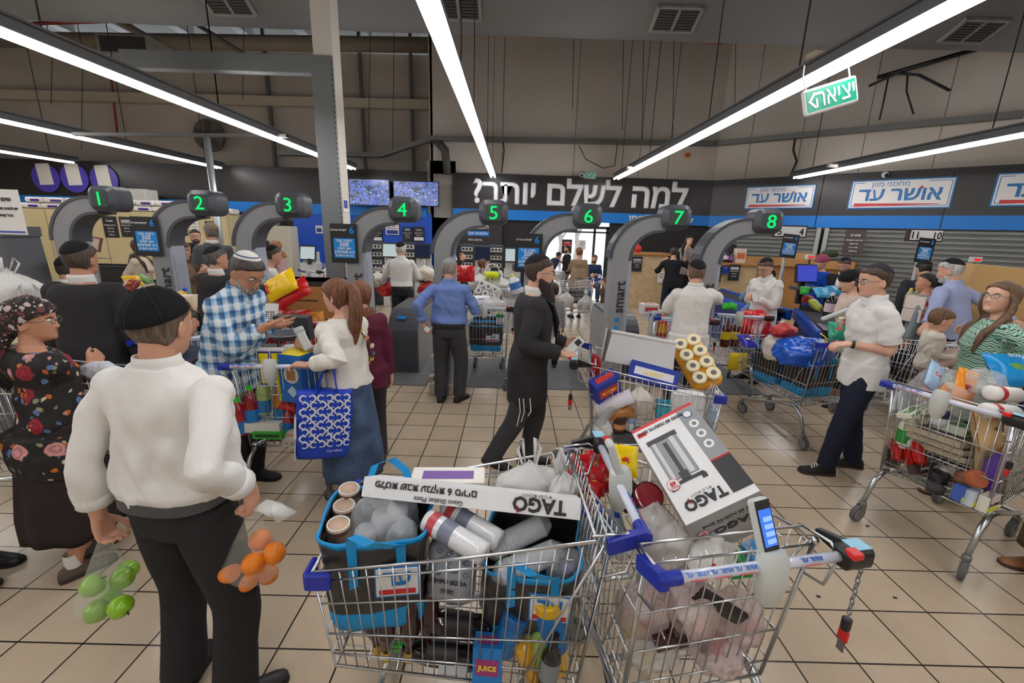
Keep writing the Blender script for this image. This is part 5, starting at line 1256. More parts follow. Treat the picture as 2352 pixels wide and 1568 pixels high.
g_bag(W3(P(1385, 985, 2.98)-V((0, 0, .05)), .1), 'white bundle at the bottom rear of the bearded man\'s trolley', .07, .07, .07, 17, BAGW, handles=False, knot=False)
g_box(W3(P(1455, 998, 3)-V((0, 0, .03)), rad(-10)), 'flat dark grey tray at the bottom of the bearded man\'s trolley', (.3, .2, .06), (72, 72, 76), name='tray', cat='tray')
for k in range(3): g_snack(W3(P(1362+6*k, 838+4*k, 3.15), rad(60), 0, rad(10)), 'slim red packet standing at the rear corner of the bearded man\'s trolley', .05, .18, .03, (170, 26, 30), (200, 50, 40), k, group='slim red packets')
# ---- trolley M
g_bag(W3(P(1848, 800, 4.1)-V((0, 0, .16)), .2), 'big shiny blue carrier bag with a yellow handle topping the trolley of the polo-shirt boy', .27, .22, .15, 41, M((24, 92, 206), .3, bump=.7, bscale=10, coat=.3), handles=False, knot=False, cat='carrier bag', name='carrier_bag')
pipe_o = MB(); c = P(1890, 775, 3.95); pipe_o.tube([c+V((-.03, 0, .04)), c+V((.02, -.02, 0)), c+V((.05, -.01, -.09)), c+V((.03, 0, -.14))], .018, 6, flat=.35); tag(pipe_o.build('bag_strap', M((226, 206, 60), .5), smooth=True), 'yellow and blue strap lying over the big blue carrier bag', 'strap')
g_bag(W3(P(1790, 790, 4.35)-V((0, 0, .16)), .5), 'bulging white and red carrier bag left of the big blue bag', .17, .15, .17, 42, M((216, 206, 198), .5, bump=.5, bscale=10), contents=[(190, 40, 44), (232, 220, 60)], handles=True, cat='carrier bag', name='carrier_bag')
g_bag(W3(P(1800, 755, 4.3)-V((0, 0, .08)), .2), 'crumpled red and white sack edge with yellow packet above the white carrier bag', .14, .1, .08, 43, M((190, 56, 54), .45, bump=.5, bscale=10), handles=False)
g_snack(W3(P(1716, 783, 4.6), rad(10), rad(-60)), 'blue and yellow crinkled packet at the front of the polo-shirt boy\'s trolley', .16, .2, .06, (50, 46, 170), (240, 210, 30), 7)
for i, (x, y, rz, lab) in enumerate(((.22, .03, 92, 'black carrier bag with blue bottom at the front of the polo-shirt boy\'s trolley'), (-.14, .02, 88, 'black carrier bag with blue bottom at the handle end of the polo-shirt boy\'s trolley'))):
 g_tote(K3('M', x, y, .46, rad(rz)), lab, .40, .33, .36, seed=9+i, handles=True)
for i, (px, py, col, col2, lab) in enumerate(((1945, 770, (190, 40, 30), (120, 70, 40), 'red-edged packet by the polo-shirt boy\'s scanner hand'), (1925, 760, (40, 150, 120), (200, 60, 60), 'green and red packet beside the big blue bag'), (1958, 830, (250, 206, 20), (240, 190, 20), 'yellow bag hanging inside the handle end of the polo-shirt boy\'s trolley'))):
 g_snack(W3(P(px, py, 3.95), rad(-20*i), rad(-35 if i < 2 else 0)), lab, .16, .18, .08, col, col2, 11+i)
g_bottle(W3(P(1935, 745, 4.0)-V((0, 0, .04)), 0), 'pale green lidded pot beside the polo-shirt boy\'s scanner', .04, .09, (196, 206, 120), (220, 226, 190), None, shape='can', name='pot', cat='pot')
# ---- trolley D
for i, (px, lab) in enumerate(((614, 'tall yellow carton with blue frame, left of the pair'), (643, 'tall yellow carton with blue frame, right of the pair'))):
 c = P(px, 842, 2.88); o = empty('matzo_carton', M4=W3(c-V((0, 0, .13)), rad(3))); tag(o, lab+' in the ponytail girl\'s trolley', 'carton')
 m = MB(); m.box((0, 0, .13), (.09, .07, .26)); m.build('carton_body', M((232, 230, 226), .5), o); m = MB(); m.box((0, -.036, .13), (.076, .002, .24)); m.build('blue_frame', M((28, 40, 130), .5), o); m = MB(); m.rbox((0, -.0375, .13), (.062, .002, .215), .012, ax=1); m.build('yellow_panel', M((250, 226, 10), .5), o)
c = P(688, 860, 2.91); o = empty('matzo_box', M4=W3(c-V((0, 0, .17)), rad(-14))); tag(o, 'wide blue and yellow box with a cracker picture in the ponytail girl\'s trolley', 'box')
m = MB(); m.box((0, 0, .17), (.2, .2, .34)); m.build('carton_body', M((36, 110, 190), .5), o); m = MB(); m.box((0, 0, .3405), (.196, .196, .002)); m.box((-.09, -.1, .17), (.02, .003, .34)); m.build('yellow_top', M((248, 222, 20), .5), o); m = MB(); m.disc((.02, -.102, .2), .06, 20, Matrix.Rotation(math.pi/2, 3, 'X')); q = m.build('plate_picture', WHITE, o); m = MB(); m.box((.02, -.106, .2), (.07, .002, .07)); m.build('cracker', M((180, 130, 80), .7), q); m = MB(); m.box((.02, -.102, .08), (.06, .002, .06), Matrix.Rotation(.78, 3, 'Y')); m.build('pale_diamond', M((190, 214, 232), .5), o)
for i, (px, py, Y, col, lab) in enumerate(((553, 905, 2.88, (150, 186, 90), 'green-capped bottle of pale green drink, leftmost in the ponytail girl\'s trolley'), (601, 908, 2.88, (170, 200, 110), 'green-capped bottle of pale green drink under the yellow cartons'), (577, 930, 2.84, (140, 26, 34), 'green-capped bottle of dark red drink in front of the pale green ones'), (642, 925, 2.9, (200, 130, 30), 'green-capped bottle of orange drink under the right yellow carton'), (652, 965, 2.86, (190, 40, 40), 'green-capped bottle lying lower right in the ponytail girl\'s trolley'), (552, 955, 2.82, (160, 30, 40), 'green-capped red bottle low on the left of the ponytail girl\'s trolley'))):
 c = P(px, py, Y); g_bottle(W3(c-V((0, 0, .13)), .3*i, 0, rad((-6, 5, 0, 4, 20, -4)[i])), lab, .05, .27, col, (70, 214, 50), (30, 120, 190), (.06, .4), shape='jug')
g_snack(W3(P(662, 930, 2.88), 0, rad(-40), rad(10)), 'red pouch with a pointed end in the ponytail girl\'s trolley', .13, .08, .04, (214, 30, 34), (200, 24, 30), 4)
g_box(W3(P(610, 975, 2.86)-V((0, 0, .03)), rad(2)), 'white paper pack low in the ponytail girl\'s trolley', (.26, .14, .07), (228, 226, 220), name='packet', cat='packet')
g_box(W3(P(622, 995, 2.82)-V((0, 0, .02)), rad(2)), 'green egg carton low in the ponytail girl\'s trolley', (.2, .1, .05), (50, 160, 40), (30, 60, 30), name='egg_carton', cat='carton')
g_snack(W3(P(672, 1000, 2.84), 0, rad(-30)), 'clear snack pouch lowest right in the ponytail girl\'s trolley', .14, .1, .05, (206, 200, 196), (220, 120, 60), 8)
g_snack(W3(P(680, 805, 3.11), rad(20), rad(-50)), 'white and turquoise wipes packet on top of the ponytail girl\'s trolley', .16, .12, .05, (226, 230, 230), (70, 176, 200), 9)
# ---- pan
o = empty('frying_pan', M4=W3(P(656, 765, 3.42), rad(200)) @ Matrix.Scale(1.06, 4)); tag(o, 'grey frying pan with pale handle lying on the trolley under the man\'s hands', 'pan')
m = MB(); m.lathe([(.085, -.045), (.13, 0), (.136, .002), (.128, -.002), (.084, -.04)], 32, cap=True); m.build('pan_body', M((98, 102, 112), .45), o, smooth=True); m = MB(); m.tube([V((.134+.002*0, 0, 0))+V((0, 0, 0))]+[V((.136*math.cos(t), .136*math.sin(t), .002)) for t in [2*math.pi*j/32 for j in range(1, 32)]], .003, 5, loop=True); m.build('rim', M((176, 180, 186), .35), o, smooth=True)
m = MB(); m.tube([(.12, 0, .0), (.18, 0, .035), (.27, 0, .06)], [.012, .012, .014], 10); m.build('handle', M((196, 198, 200), .4), o, smooth=True)
g_box(W3(P(678, 752, 3.62)-V((0, 0, .09)), rad(-6), rad(8)), 'dark grey cookware box with white lettering behind the frying pan', (.30, .08, .20), (62, 64, 68), None, 'Alba Italia', wcol=(226, 226, 226), wsize=.045)
g_snack(W3(P(655, 800, 3.3), 0, rad(-60)), 'pink-topped packet beside the frying pan', .08, .1, .05, (206, 50, 90), (230, 220, 220), 4)
# ---- snack trolley E
rnd = random.Random(8)
for i, (px, py, Y) in enumerate(((600, 715, 4.15), (645, 730, 4.1), (690, 735, 4.15), (720, 740, 4.3), (630, 765, 4.05), (695, 775, 4.1), (735, 775, 4.35))):
 g_snack(W3(P(px, py, Y), rad(rnd.uniform(-20, 20)), rad(-15), rad(rnd.uniform(-10, 10))), 'red and orange snack bag inside the wires of the snack trolley', .22, .2, .1, (176, 30, 26) if i % 3 else (196, 120, 30), (214, 150, 40), i+2, group='red snack bags in the snack trolley')
o = g_snack(W3(P(645, 655, 4.1), rad(-6), rad(-20), rad(-28)), 'big yellow snack bag standing on top of the snack trolley', .34, .22, .1, (250, 206, 20), (236, 150, 30), 5)
text('1', .12, M((206, 30, 30), .4), o, TR((-.11, -.06, 0), 0, math.pi/2), bold=.006)
g_snack(W3(P(672, 672, 4.15), rad(10), rad(-30), rad(-30)), 'red snack bag with white corner leaning behind the big yellow one', .34, .2, .1, (200, 26, 34), (240, 200, 40), 6)
o = g_box(W3(P(612, 722, 3.9)-V((0, 0, .12)), rad(5), rad(-20)), 'white bag with black square print hanging in the snack trolley', (.16, .03, .22), (226, 224, 220), None, name='folded_bag', cat='bag')
m = MB()
rnd = random.Random(3)
for k in range(30): m.box((-.05+.02*(k % 6), -.0165, .06+.02*(k//6)), (.014*rnd.random()+.004, .001, .012))
m.build('print', INK, o)
o = g_box(W3(P(720, 678, 5.4)-V((0, 0, .25)), rad(0)), 'brown air conditioner carton behind the snack trolley', (.75, .45, .45), (186, 128, 72), None, 'Air conditioner', wcol=(50, 40, 34), wsize=.05, name='appliance_carton', cat='box')
m = MB(); m.box((0, 0, .42), (.752, .452, .06)); m.build('dark_band', M((46, 40, 38), .6), o)
m = MB(); m.box((0, 0, -.13), (.7, .42, .26)); m.box((0, 0, -.6), (.5, .4, .7)); tag(m.build('display_plinth', M((110, 110, 112), .6), M4=W3(P(720, 678, 5.4)-V((0, 0, .25)))), 'grey plinth carrying the air conditioner carton', 'plinth')
# ---- trolley R (right edge)
Rk = 'R'
g_bag(W3(P(2172, 905, 2.75)-V((0, 0, .14)), .2), 'large clear bag of orange bread packets heaped on the right-edge trolley', .24, .18, .17, 51, CLEAR, contents=[(236, 150, 40), (190, 120, 70), (226, 196, 160), (206, 60, 50), (240, 170, 50)], handles=False, knot=False)
g_snack(W3(P(2215, 890, 2.62), rad(-10), rad(-20), rad(15)), 'orange bread bag with red oval inside the heap on the right-edge trolley', .13, .24, .05, (240, 150, 30), (170, 50, 40), 3, word='לחם')
g_snack(W3(P(2160, 915, 2.58), rad(-10), rad(-40), rad(60)), 'tan and orange bun packet at the front of the heap on the right-edge trolley', .1, .22, .06, (214, 150, 100), (240, 140, 30), 4)
g_snack(W3(P(2145, 865, 2.7), rad(-10), rad(-40), rad(40)), 'blue and red bun packet high in the heap on the right-edge trolley', .12, .22, .06, (150, 180, 210), (190, 70, 60), 5)
g_snack(W3(P(2325, 850, 2.75), rad(-10), rad(-50)), 'blue, white and green packet at the top of the right-edge trolley', .26, .26, .1, (26, 140, 206), (110, 160, 60), 6, word='נספ')
for i, (px, py, Y, lab) in enumerate(((2310, 905, 2.5, 'white wrapped bottle pack under clear film at the top right edge'), (2300, 945, 2.4, 'white pack with red lettering just below the film-wrapped pack'))):
 o = empty('bottle_pack', M4=W3(P(px, py, Y), rad(15), 0, rad(8)) @ Matrix.Rotation(math.pi/2, 4, 'Y')); tag(o, lab, 'pack')
 m = MB(); m.lathe([(.03, -.15), (.045, -.14), (.047, .1), (.03, .15)], 18); m.build('bottle', M((232, 228, 226), .35), o, smooth=True)
 m = MB(); m.lathe([(.048, -.11), (.048, -.07)], 18, cap=False); m.build('red_band', M((206, 50, 46), .4), o)
g_bag(W3(P(2260, 880, 2.6)-V((0, 0, .06)), .2), 'clear crumpled film beside the white pack at the right edge', .11, .1, .08, 55, CLEAR, handles=False, knot=False)
o = g_bottle(W3(P(2085, 985, 2.75)-V((0, 0, .13)), 0), 'milk jug with green label in the left corner of the right-edge trolley', .055, .26, (226, 226, 206), (60, 130, 190), (40, 150, 60), (.15, .5), shape='jug')
g_bottle(W3(P(2072, 925, 2.85)-V((0, 0, .05)), 0), 'clear bottle top with blue cap above the milk jug', .05, .16, (214, 224, 230), (40, 120, 200), None, clear=True, shape='jug')
for i in range(4):
 g_box(W3(P(2098+16*i, 940-5*i+6*(i % 2), 2.7)-V((0, 0, .03)), rad(20), rad(-20), rad(-18)), 'flat white cheese packet with green print by the handle of the right-edge trolley', (.15, .09, .025), (226, 228, 212), (120, 160, 100), name='cheese_packet', cat='packet', group='white cheese packets')
EGG = M((176, 164, 142), .85, noise=.08, nscale=40)
def egg_tray(T, label):
 o = empty('egg_tray', M4=T); tag(o, label, 'egg tray', 'egg trays')
 n = 6; m = MB(); rs = []
 for i in range(n*4+1):
  rs.append([V(((i/(n*4)-.5)*.29, (j/(n*4)-.5)*.29, .02+.016*math.sin(i*math.pi/2)*math.sin(j*math.pi/2)+.008*math.cos(i*math.pi)*0)) for j in range(n*4+1)])
 m.rings(rs, caps=False, closed=False)
 rs2 = [[p+V((0, 0, -.004)) for p in g] for g in rs]; m.rings(rs2, caps=False, closed=False)
 for s in (-1, 1): m.box((s*.146, 0, .02), (.004, .296, .036)); m.box((0, s*.146, .02), (.296, .004, .036))
 m.build('tray', EGG, o)
 return o
for i in range(3): egg_tray(W3(P(2165+6*i, 1000+17*i, 2.62)-V((0, 0, .02)), rad(22), 0, rad(9)), ['grey paper egg tray, top of the stack in the right-edge trolley', 'grey paper egg tray, middle of the stack in the right-edge trolley', 'grey paper egg tray, bottom of the stack in the right-edge trolley'][i])
g_box(W3(P(2200, 985, 2.62)-V((0, 0, .02)), rad(22), 0, rad(9)), 'clear green-lined salad box on top of the egg trays', (.26, .16, .05), (196, 204, 190), (90, 150, 60), name='salad_box', cat='box')
g_bottle(W3(P(2157, 963, 2.62)-V((0, 0, .03)), 0), 'white tub with dark lid on the egg trays', .045, .075, (222, 226, 232), (40, 50, 80), (226, 228, 236), shape='can', name='tub', cat='tub')
for i, (px, py) in enumerate(((2062, 1035), (2095, 1050), (2112, 1042))):
 g_snack(W3(P(px, py, 2.75-.06*i), rad(22), rad(-30), rad(20)), ['red and brown coffee packet at the left wires of the right-edge trolley', 'red and brown coffee packet in the middle of its three', 'red coffee packet half behind the egg trays'][i], .12, .15, .06, (200, 32, 28), (90, 50, 34), i)
g_bottle(W3(P(2082, 1008, 2.75)-V((0, 0, .02)), 0, rad(70)), 'dark jar with a white printed lid above the coffee packets', .035, .06, (50, 30, 40), (226, 226, 232), None, shape='can', name='jar', cat='jar')
g_snack(W3(P(2265, 985, 2.45), rad(20), rad(-20)), 'transparent cereal bag with brown label in the right-edge trolley', .2, .26, .1, (214, 180, 130), (96, 62, 40), 7)
g_snack(W3(P(2255, 1045, 2.5), rad(22), rad(-10)), 'pale bag of pasta behind the purple carton', .18, .2, .09, (220, 198, 150), (226, 206, 160), 8)
o = empty('drink_carton', M4=W3(P(2290, 1085, 2.36)-V((0, 0, .12)), rad(22), rad(-8), rad(12))); tag(o, 'purple and brown oat drink carton at the right of the right-edge trolley', 'carton')
m = MB(); m.box((0, 0, .09), (.09, .08, .18)); m.rings([[V((sx*.045, sy*k, z)) for sx, sy in ((1, 1), (-1, 1), (-1, -1), (1, -1))] for z, k in ((.18, .04), (.225, .004), (.24, .004))]); m.build('carton_body', M((86, 50, 150), .5), o); m = MB(); m.box((.012, -.041, .08), (.07, .002, .15)); m.build('brown_panel', M((182, 150, 106), .5), o); m = MB(); m.lathe([(.016, 0), (.016, .02)], 14, Matrix.Translation((0, -.03, .2)) @ Matrix.Rotation(rad(50), 4, 'X')); m.build('cap', WHITE, o)
for s, z in (('סה"ר', .12), ('שיבולת', .09)): text(s, .022, M((70, 40, 120), .5), o, TR((.012, -.044, z), 0, math.pi/2), rtl=True)
g_bottle(W3(P(2212, 1085, 2.4)-V((0, 0, .04)), 0, rad(60)), 'jar with an orange-brown lid facing out of the right-edge trolley', .05, .1, (120, 80, 60), (176, 92, 52), None, shape='can', name='jar', cat='jar')
g_bottle(W3(P(2152, 1110, 2.5)-V((0, 0, .06)), 0), 'black squat bottle with white swirl low in the right-edge trolley', .05, .13, (28, 26, 30), (40, 40, 44), (70, 70, 74), shape='can')
g_box(W3(P(2172, 1085, 2.55)-V((0, 0, .02)), rad(30), rad(-30)), 'white octagonal packet above the black squat bottle', (.13, .1, .05), (230, 226, 224), None, name='packet', cat='packet')
g_box(W3(P(2120, 1080, 2.6)-V((0, 0, .02)), rad(16), rad(-30)), 'dark brown snack packet with white lettering low in the right-edge trolley', (.17, .05, .06), (70, 52, 46), None, 'חטיפים', wcol=(236, 232, 226), name='packet', cat='packet')
g_bag(W3(P(2250, 1120, 2.45)-V((0, 0, .05)), .4), 'bag of oat flakes above the blue and white cartons', .1, .09, .06, 57, M((170, 136, 100), .7, noise=.3, nscale=60), handles=False, knot=False)
for i, (px, py, col, w_) in enumerate(((2208, 1128, (60, 96, 180), None), (2232, 1140, (200, 214, 232), None), (2270, 1152, (230, 226, 216), 'ORBITOL'))):
 o = g_box(W3(P(px, py, 2.36-.03*i)-V((0, 0, .05)), rad(22)), ['blue and white small carton low in the right-edge trolley', 'white and pale blue small carton beside the blue one', 'white carton with upside-down maroon lettering and lime stripe'][i], (.09 if i < 2 else .13, .05, .10), col, None, None)
 m = MB(); m.box((0, -.0265, .018), (.088 if i < 2 else .128, .002, .022)); m.build('lime_stripe', M((226, 236, 40), .5), o)
 if w_: text(w_, .026, M((110, 30, 40), .5), o, TR((0, -.028, .05), 0, math.pi/2) @ Matrix.Rotation(math.pi, 4, 'Z'))
g_bottle(W3(P(2050, 1050, 2.8)-V((0, 0, .06)), 0), 'dark brown jar in the lower left corner of the right-edge trolley', .05, .12, (60, 40, 36), (50, 34, 30), None, shape='can', name='jar', cat='jar')
g_snack(W3(P(2300, 1020, 2.7), rad(20), 0), 'amber snack pouch at the right wires of the right-edge trolley', .14, .18, .08, (206, 150, 80), (190, 120, 50), 12)
# ---- trolley H
for i, (x, z, lab) in enumerate(((.15, .46, 'black carrier bag with blue bottom at the far end of the blue-shirt man\'s trolley'), (-.16, .45, 'black carrier bag with blue bottom nearest the blue-shirt man'))):
 g_tote(K3('H', x, 0, z, rad(-90)), lab, .42, .28, .34, seed=20+i, handles=False)
g_rolls(W3(P(1115, 672, 5.9)-V((0, 0, .08)), rad(-14), rad(-20), rad(20)), 'white pack of paper rolls with red print on the blue-shirt man\'s trolley', 3, 2, .05, .22, (234, 230, 226), (244, 242, 238))
g_snack(W3(P(1070, 628, 6.0), rad(10), rad(-10)), 'crinkled bright red bag beside the blue-shirt man\'s head', .24, .22, .1, (206, 24, 34), (190, 20, 30), 4)
g_bag(W3(P(1135, 700, 5.4)-V((0, 0, .08)), .4), 'limp white plastic bag hanging at the handle of the blue-shirt man\'s trolley', .16, .1, .1, 61, BAGW)
g_bag(W3(P(1168, 735, 5.3)-V((0, 0, .16)), .4), 'clear plastic bag drooping right of the blue-shirt man\'s trolley handle', .07, .05, .17, 62, BAGC, handles=False)
g_snack(W3(P(1105, 690, 5.45), rad(5), rad(-50)), 'white packet with blue and red print under the paper rolls', .3, .16, .06, (228, 228, 232), (60, 90, 180), 8)
g_bottle(W3(P(1150, 735, 5.5)-V((0, 0, .05)), 0), 'white and green tub inside the blue-shirt man\'s trolley', .06, .12, (226, 230, 226), (60, 160, 70), None, shape='can', name='tub', cat='tub')
# ---- trolley U bags
for i, (px, py, r_, lab) in enumerate(((1103, 645, .2, 'white plastic bag left of the yellow basket'), (1150, 652, .2, 'white plastic bag with blue shapes under the yellow basket'), (1180, 665, .17, 'white plastic bag at the right end of the bag trolley'))):
 g_bag(W3(P(px, py, 7.2)-V((0, 0, .15)), i), lab, r_, .18, .15, 64+i, BAGW, contents=[(90, 130, 190), (220, 220, 150)])
o = empty('toy_basket', M4=W3(P(1130, 632, 7.1)-V((0, 0, .05)), .2)); tag(o, 'bright yellow plastic basket with hoop handle on the white bags', 'basket'); m = MB(); m.lathe([(.09, 0), (.13, .1), (.12, .1), (.085, .01)], 20); m.build('bowl', M((222, 236, 30), .4), o, smooth=True); m = MB(); m.tube([V((.12*math.cos(t), 0, .1+.13*math.sin(t))) for t in [math.pi*j/10 for j in range(11)]], .008, 6); m.build('hoop', WHITE, o)
o = g_bottle(W3(P(1190, 655, 6.8)-V((0, 0, .12)), 0, 0, rad(-20)), 'white detergent jug with yellow cap on the bag trolley', .09, .3, (228, 232, 236), (250, 210, 40), (60, 120, 200), shape='jug', name='jug', cat='jug')
# ---- trolley I
for i, (px, py, col, lab) in enumerate(((868, 640, (220, 214, 206), 'white carrier bag left of the old man in the white shirt'), (888, 660, (206, 40, 44), 'red sale bag left of the old man in the white shirt'), (975, 625, (222, 214, 200), 'white and red bag right of the old man in the white shirt'), (985, 660, (200, 60, 60), 'red and white bag low right of the old man in the white shirt'), (972, 690, (150, 60, 60), 'dark red packets behind the wires right of the old man'))):
 g_bag(W3(P(px, py, 7.9)-V((0, 0, .14)), i*.6), lab, .17, .2, .15, 70+i, M(col, .45, bump=.4, bscale=12), handles=i < 3)
q = P(858, 640, 7.6); o = g_bottle(W3((q.x, q.y, 0), 0), 'mop handle standing beside the old man\'s trolley', .012, q.z+.1, (150, 110, 70), (150, 110, 70), None, shape='can', name='mop', cat='mop')
# ---- trolley J, Q, O
for i, (k, px, py, Y, r_, lab) in enumerate((('J', 1300, 690, 9.3, .16, 'white plastic bag with blue print in the trolley near the entrance'), ('J', 1345, 700, 9.3, .19, 'white plastic bag on the right in the trolley near the entrance'), ('Q', 1285, 632, 10.6, .15, 'white plastic bag in the trolley of the woman in beige'), ('O', 752, 640, 9.2, .2, 'white plastic bag beside the steel column'), ('O', 748, 655, 9.0, .12, 'red packet under the white bag by the steel column'), ('G', 420, 735, 3.8, .07, 'x'), )):
 if lab == 'x': continue
 g_bag(W3(P(px, py, Y)-V((0, 0, .9*r_)), i), lab, r_, r_*.9, r_*1.15, 80+i, BAGW if i != 4 else M((200, 50, 50), .4), contents=[(220, 190, 150), (200, 90, 70)] if i < 3 else None)
# ---- trolley K and L
for i, (px, py, col, cap, lab_, lab) in enumerate(((1500, 745, (200, 200, 206), (220, 220, 220), None, 'clear wrapped bottle at the left of the short-sleeved boy\'s trolley'), (1521, 748, (206, 60, 30), (240, 190, 40), (236, 170, 40), 'red and orange bottle at the left of the short-sleeved boy\'s trolley'), (1540, 745, (110, 170, 200), (214, 90, 120), (226, 180, 200), 'blue and pink bottle beside the short-sleeved boy\'s elbow'))):
 g_bottle(W3(P(px, py, 5.2)-V((0, 0, .16)), 0), lab, .055, .32, col, cap, lab_, clear=(i == 0))
for i, (px, py, lab, col, c2) in enumerate(((1490, 708, 'white carton with red print on the short-sleeved boy\'s trolley', (232, 228, 224), (200, 60, 70)), (1500, 722, 'white and blue carton on the short-sleeved boy\'s trolley', (222, 226, 232), (60, 110, 190)))):
 g_box(W3(P(px, py, 5.4)-V((0, 0, .06)), rad(8)), lab, (.2, .15, .12), col, c2)
for i, (px, Y, lab) in enumerate(((1668, 5.3, 'clear-necked syrup bottle with yellow label, left of the red bag'), (1690, 5.35, 'clear-necked syrup bottle with yellow label, beside the red bag'))):
 g_bottle(W3(P(px, 760, Y)-V((0, 0, .2)), 0), lab, .055, .40, (92, 22, 26), (210, 210, 214), (246, 214, 30), (.25, .5), shape='wine')
g_bag(W3(P(1728, 745, 5.6)-V((0, 0, .18)), .2), 'big glossy red bag standing in the trolley with syrup bottles', .2, .18, .20, 90, M((206, 26, 34), .3, coat=.4, bump=.3, bscale=10), handles=False, knot=False)
g_snack(W3(P(1694, 830, 5.1), rad(5), 0), 'yellow and blue detergent bag low in the trolley with syrup bottles', .24, .22, .08, (236, 210, 40), (40, 110, 190), 9)
for i, px in enumerate((1668, 1684)): g_snack(W3(P(px, 703, 5.7), rad(10), rad(-20), rad(i*20)), ['bright green plastic clip pack behind the short-sleeved boy', 'bright green toy rack beside the green clip pack'][i], .12, .09, .05, (60, 200, 60), (50, 180, 50), i)
# ---- goods on the right lanes
rnd = random.Random(12)
for i, (px, py, Y, col, c2, lab) in enumerate(((1888, 672, 6.6, (70, 170, 214), (226, 236, 240), 'pale blue packet on the loaded checkout belt'), (1915, 668, 6.7, (60, 150, 200), (240, 210, 60), 'blue and yellow packet on the loaded checkout belt'), (1873, 700, 6.3, (170, 180, 70), (226, 226, 210), 'lime packet on the loaded checkout belt'), (1862, 690, 6.5, (140, 40, 44), (200, 120, 60), 'dark red packet on the loaded checkout belt'))):
 g_snack(W3(P(px, py, Y), rad(20*i), rad(-50)), lab, .22, .2, .1, col, c2, i)
for i, (px, lab) in enumerate(((1908, 'big dark cola bottle with white label on the loaded checkout belt'), (1932, 'second big dark cola bottle behind the woman in the cream top'))):
 g_bottle(W3(P(px, 700, 6.0)-V((0, 0, .18)), 0), lab, .07, .34, (28, 22, 24), (226, 226, 226), (216, 196, 206), (.25, .6))
g_snack(W3(P(1940, 720, 5.7), rad(5), 0, rad(8)), 'tall red and orange packet beside the woman in the cream top', .1, .24, .06, (196, 50, 34), (230, 140, 60), 3)
for i, (px, py, col, lab) in enumerate(((1848, 668, (60, 190, 70), 'green pot in the toy box on the checkout belt'), (1852, 688, (190, 30, 40), 'red tin on the checkout belt beside the till'))):
 g_bottle(W3(P(px, py, 6.7)-V((0, 0, .05)), 0), lab, .06, .1, col, col, None, shape='can', name='tin', cat='tin')
for i, (px, py, lab) in enumerate(((2118, 693, 'white carton with red lettering, upper one beside the grey-haired man'), (2108, 722, 'white carton with red lettering, lower one beside the grey-haired man'))):
 g_box(W3(P(px, py, 5.3)-V((0, 0, .08)), rad(20)), lab, (.28, .2, .15), (222, 206, 196), (200, 60, 66), 'חלב עמיד', wcol=(200, 40, 50))
for i, px in enumerate((2088, 2103)):
 g_bottle(W3(P(px, 685, 5.5)-V((0, 0, .12)), 0), ['clear oil bottle with yellow cap left of its twin by the cartons', 'clear oil bottle with yellow cap next to the milk cartons'][i], .045, .24, (206, 206, 170), (236, 214, 60), None, clear=True)
g_box(W3(P(2300, 648, 5.2)-V((0, 0, .14)), rad(-28), 0, rad(4)), 'big brown cardboard box with raised flap behind the long-haired woman', (.75, .5, .32), (198, 160, 106), None, name='cardboard_box', cat='box')
q = P(2300, 648, 5.2); g_box(W3((q.x, q.y, 0), rad(-28)), 'brown carton standing on the floor under the big cardboard box', (.72, .47, q.z-.142), (190, 152, 100), None, name='cardboard_box', cat='box')
m = MB(); c = on_rw(1905, 583, 1.0); b = bag_mesh(.22, .12, .09, 33, False); o = b.build('duffel_bag', M((70, 78, 52), .8), smooth=True, M4=W3(c-V((0, 0, .08)))); tag(o, 'dark green crumpled bag on the wooden ledge', 'bag')
for i, (px, py, col, lab) in enumerate(((1668, 590, (30, 24, 40), 'dark bottle with white label on the right counter section'), (1679, 592, (60, 30, 60), 'purple-labelled dark bottle on the right counter section'))):
 g_bottle(W3(P(px, py, 10.7)-V((0, 0, .12)), 0), lab, .06, .26, col, (20, 20, 20), (220, 200, 220) if not i else (150, 80, 150))
g_box(W3(P(1697, 588, 10.8)-V((0, 0, .16)), 0), 'white and orange carton on the right counter section', (.24, .2, .34), (226, 214, 200), (220, 110, 60))
g_box(W3(P(1660, 575, 11)-V((0, 0, .14)), 0), 'black case on the right counter section behind the bottles', (.5, .3, .3), (32, 32, 36), name='case', cat='case')
for i, (px, py) in enumerate(((1815, 603), (1850, 600))): q = on_rw(px, py, 1.0); g_box(W3((q.x, q.y, LEDGE), RWA), ['brown carton on the wooden ledge, left one', 'brown carton on the wooden ledge, right one'][i], (.45, .3, .16), (186, 146, 96), None, name='cardboard_box', cat='box')
o = g_bag(W3(P(1465, 570, 11.9)-V((0, 0, .14)), 0), 'red plastic bag on the tall service counter', .1, .1, .14, 95, M((206, 40, 44), .4), handles=False)
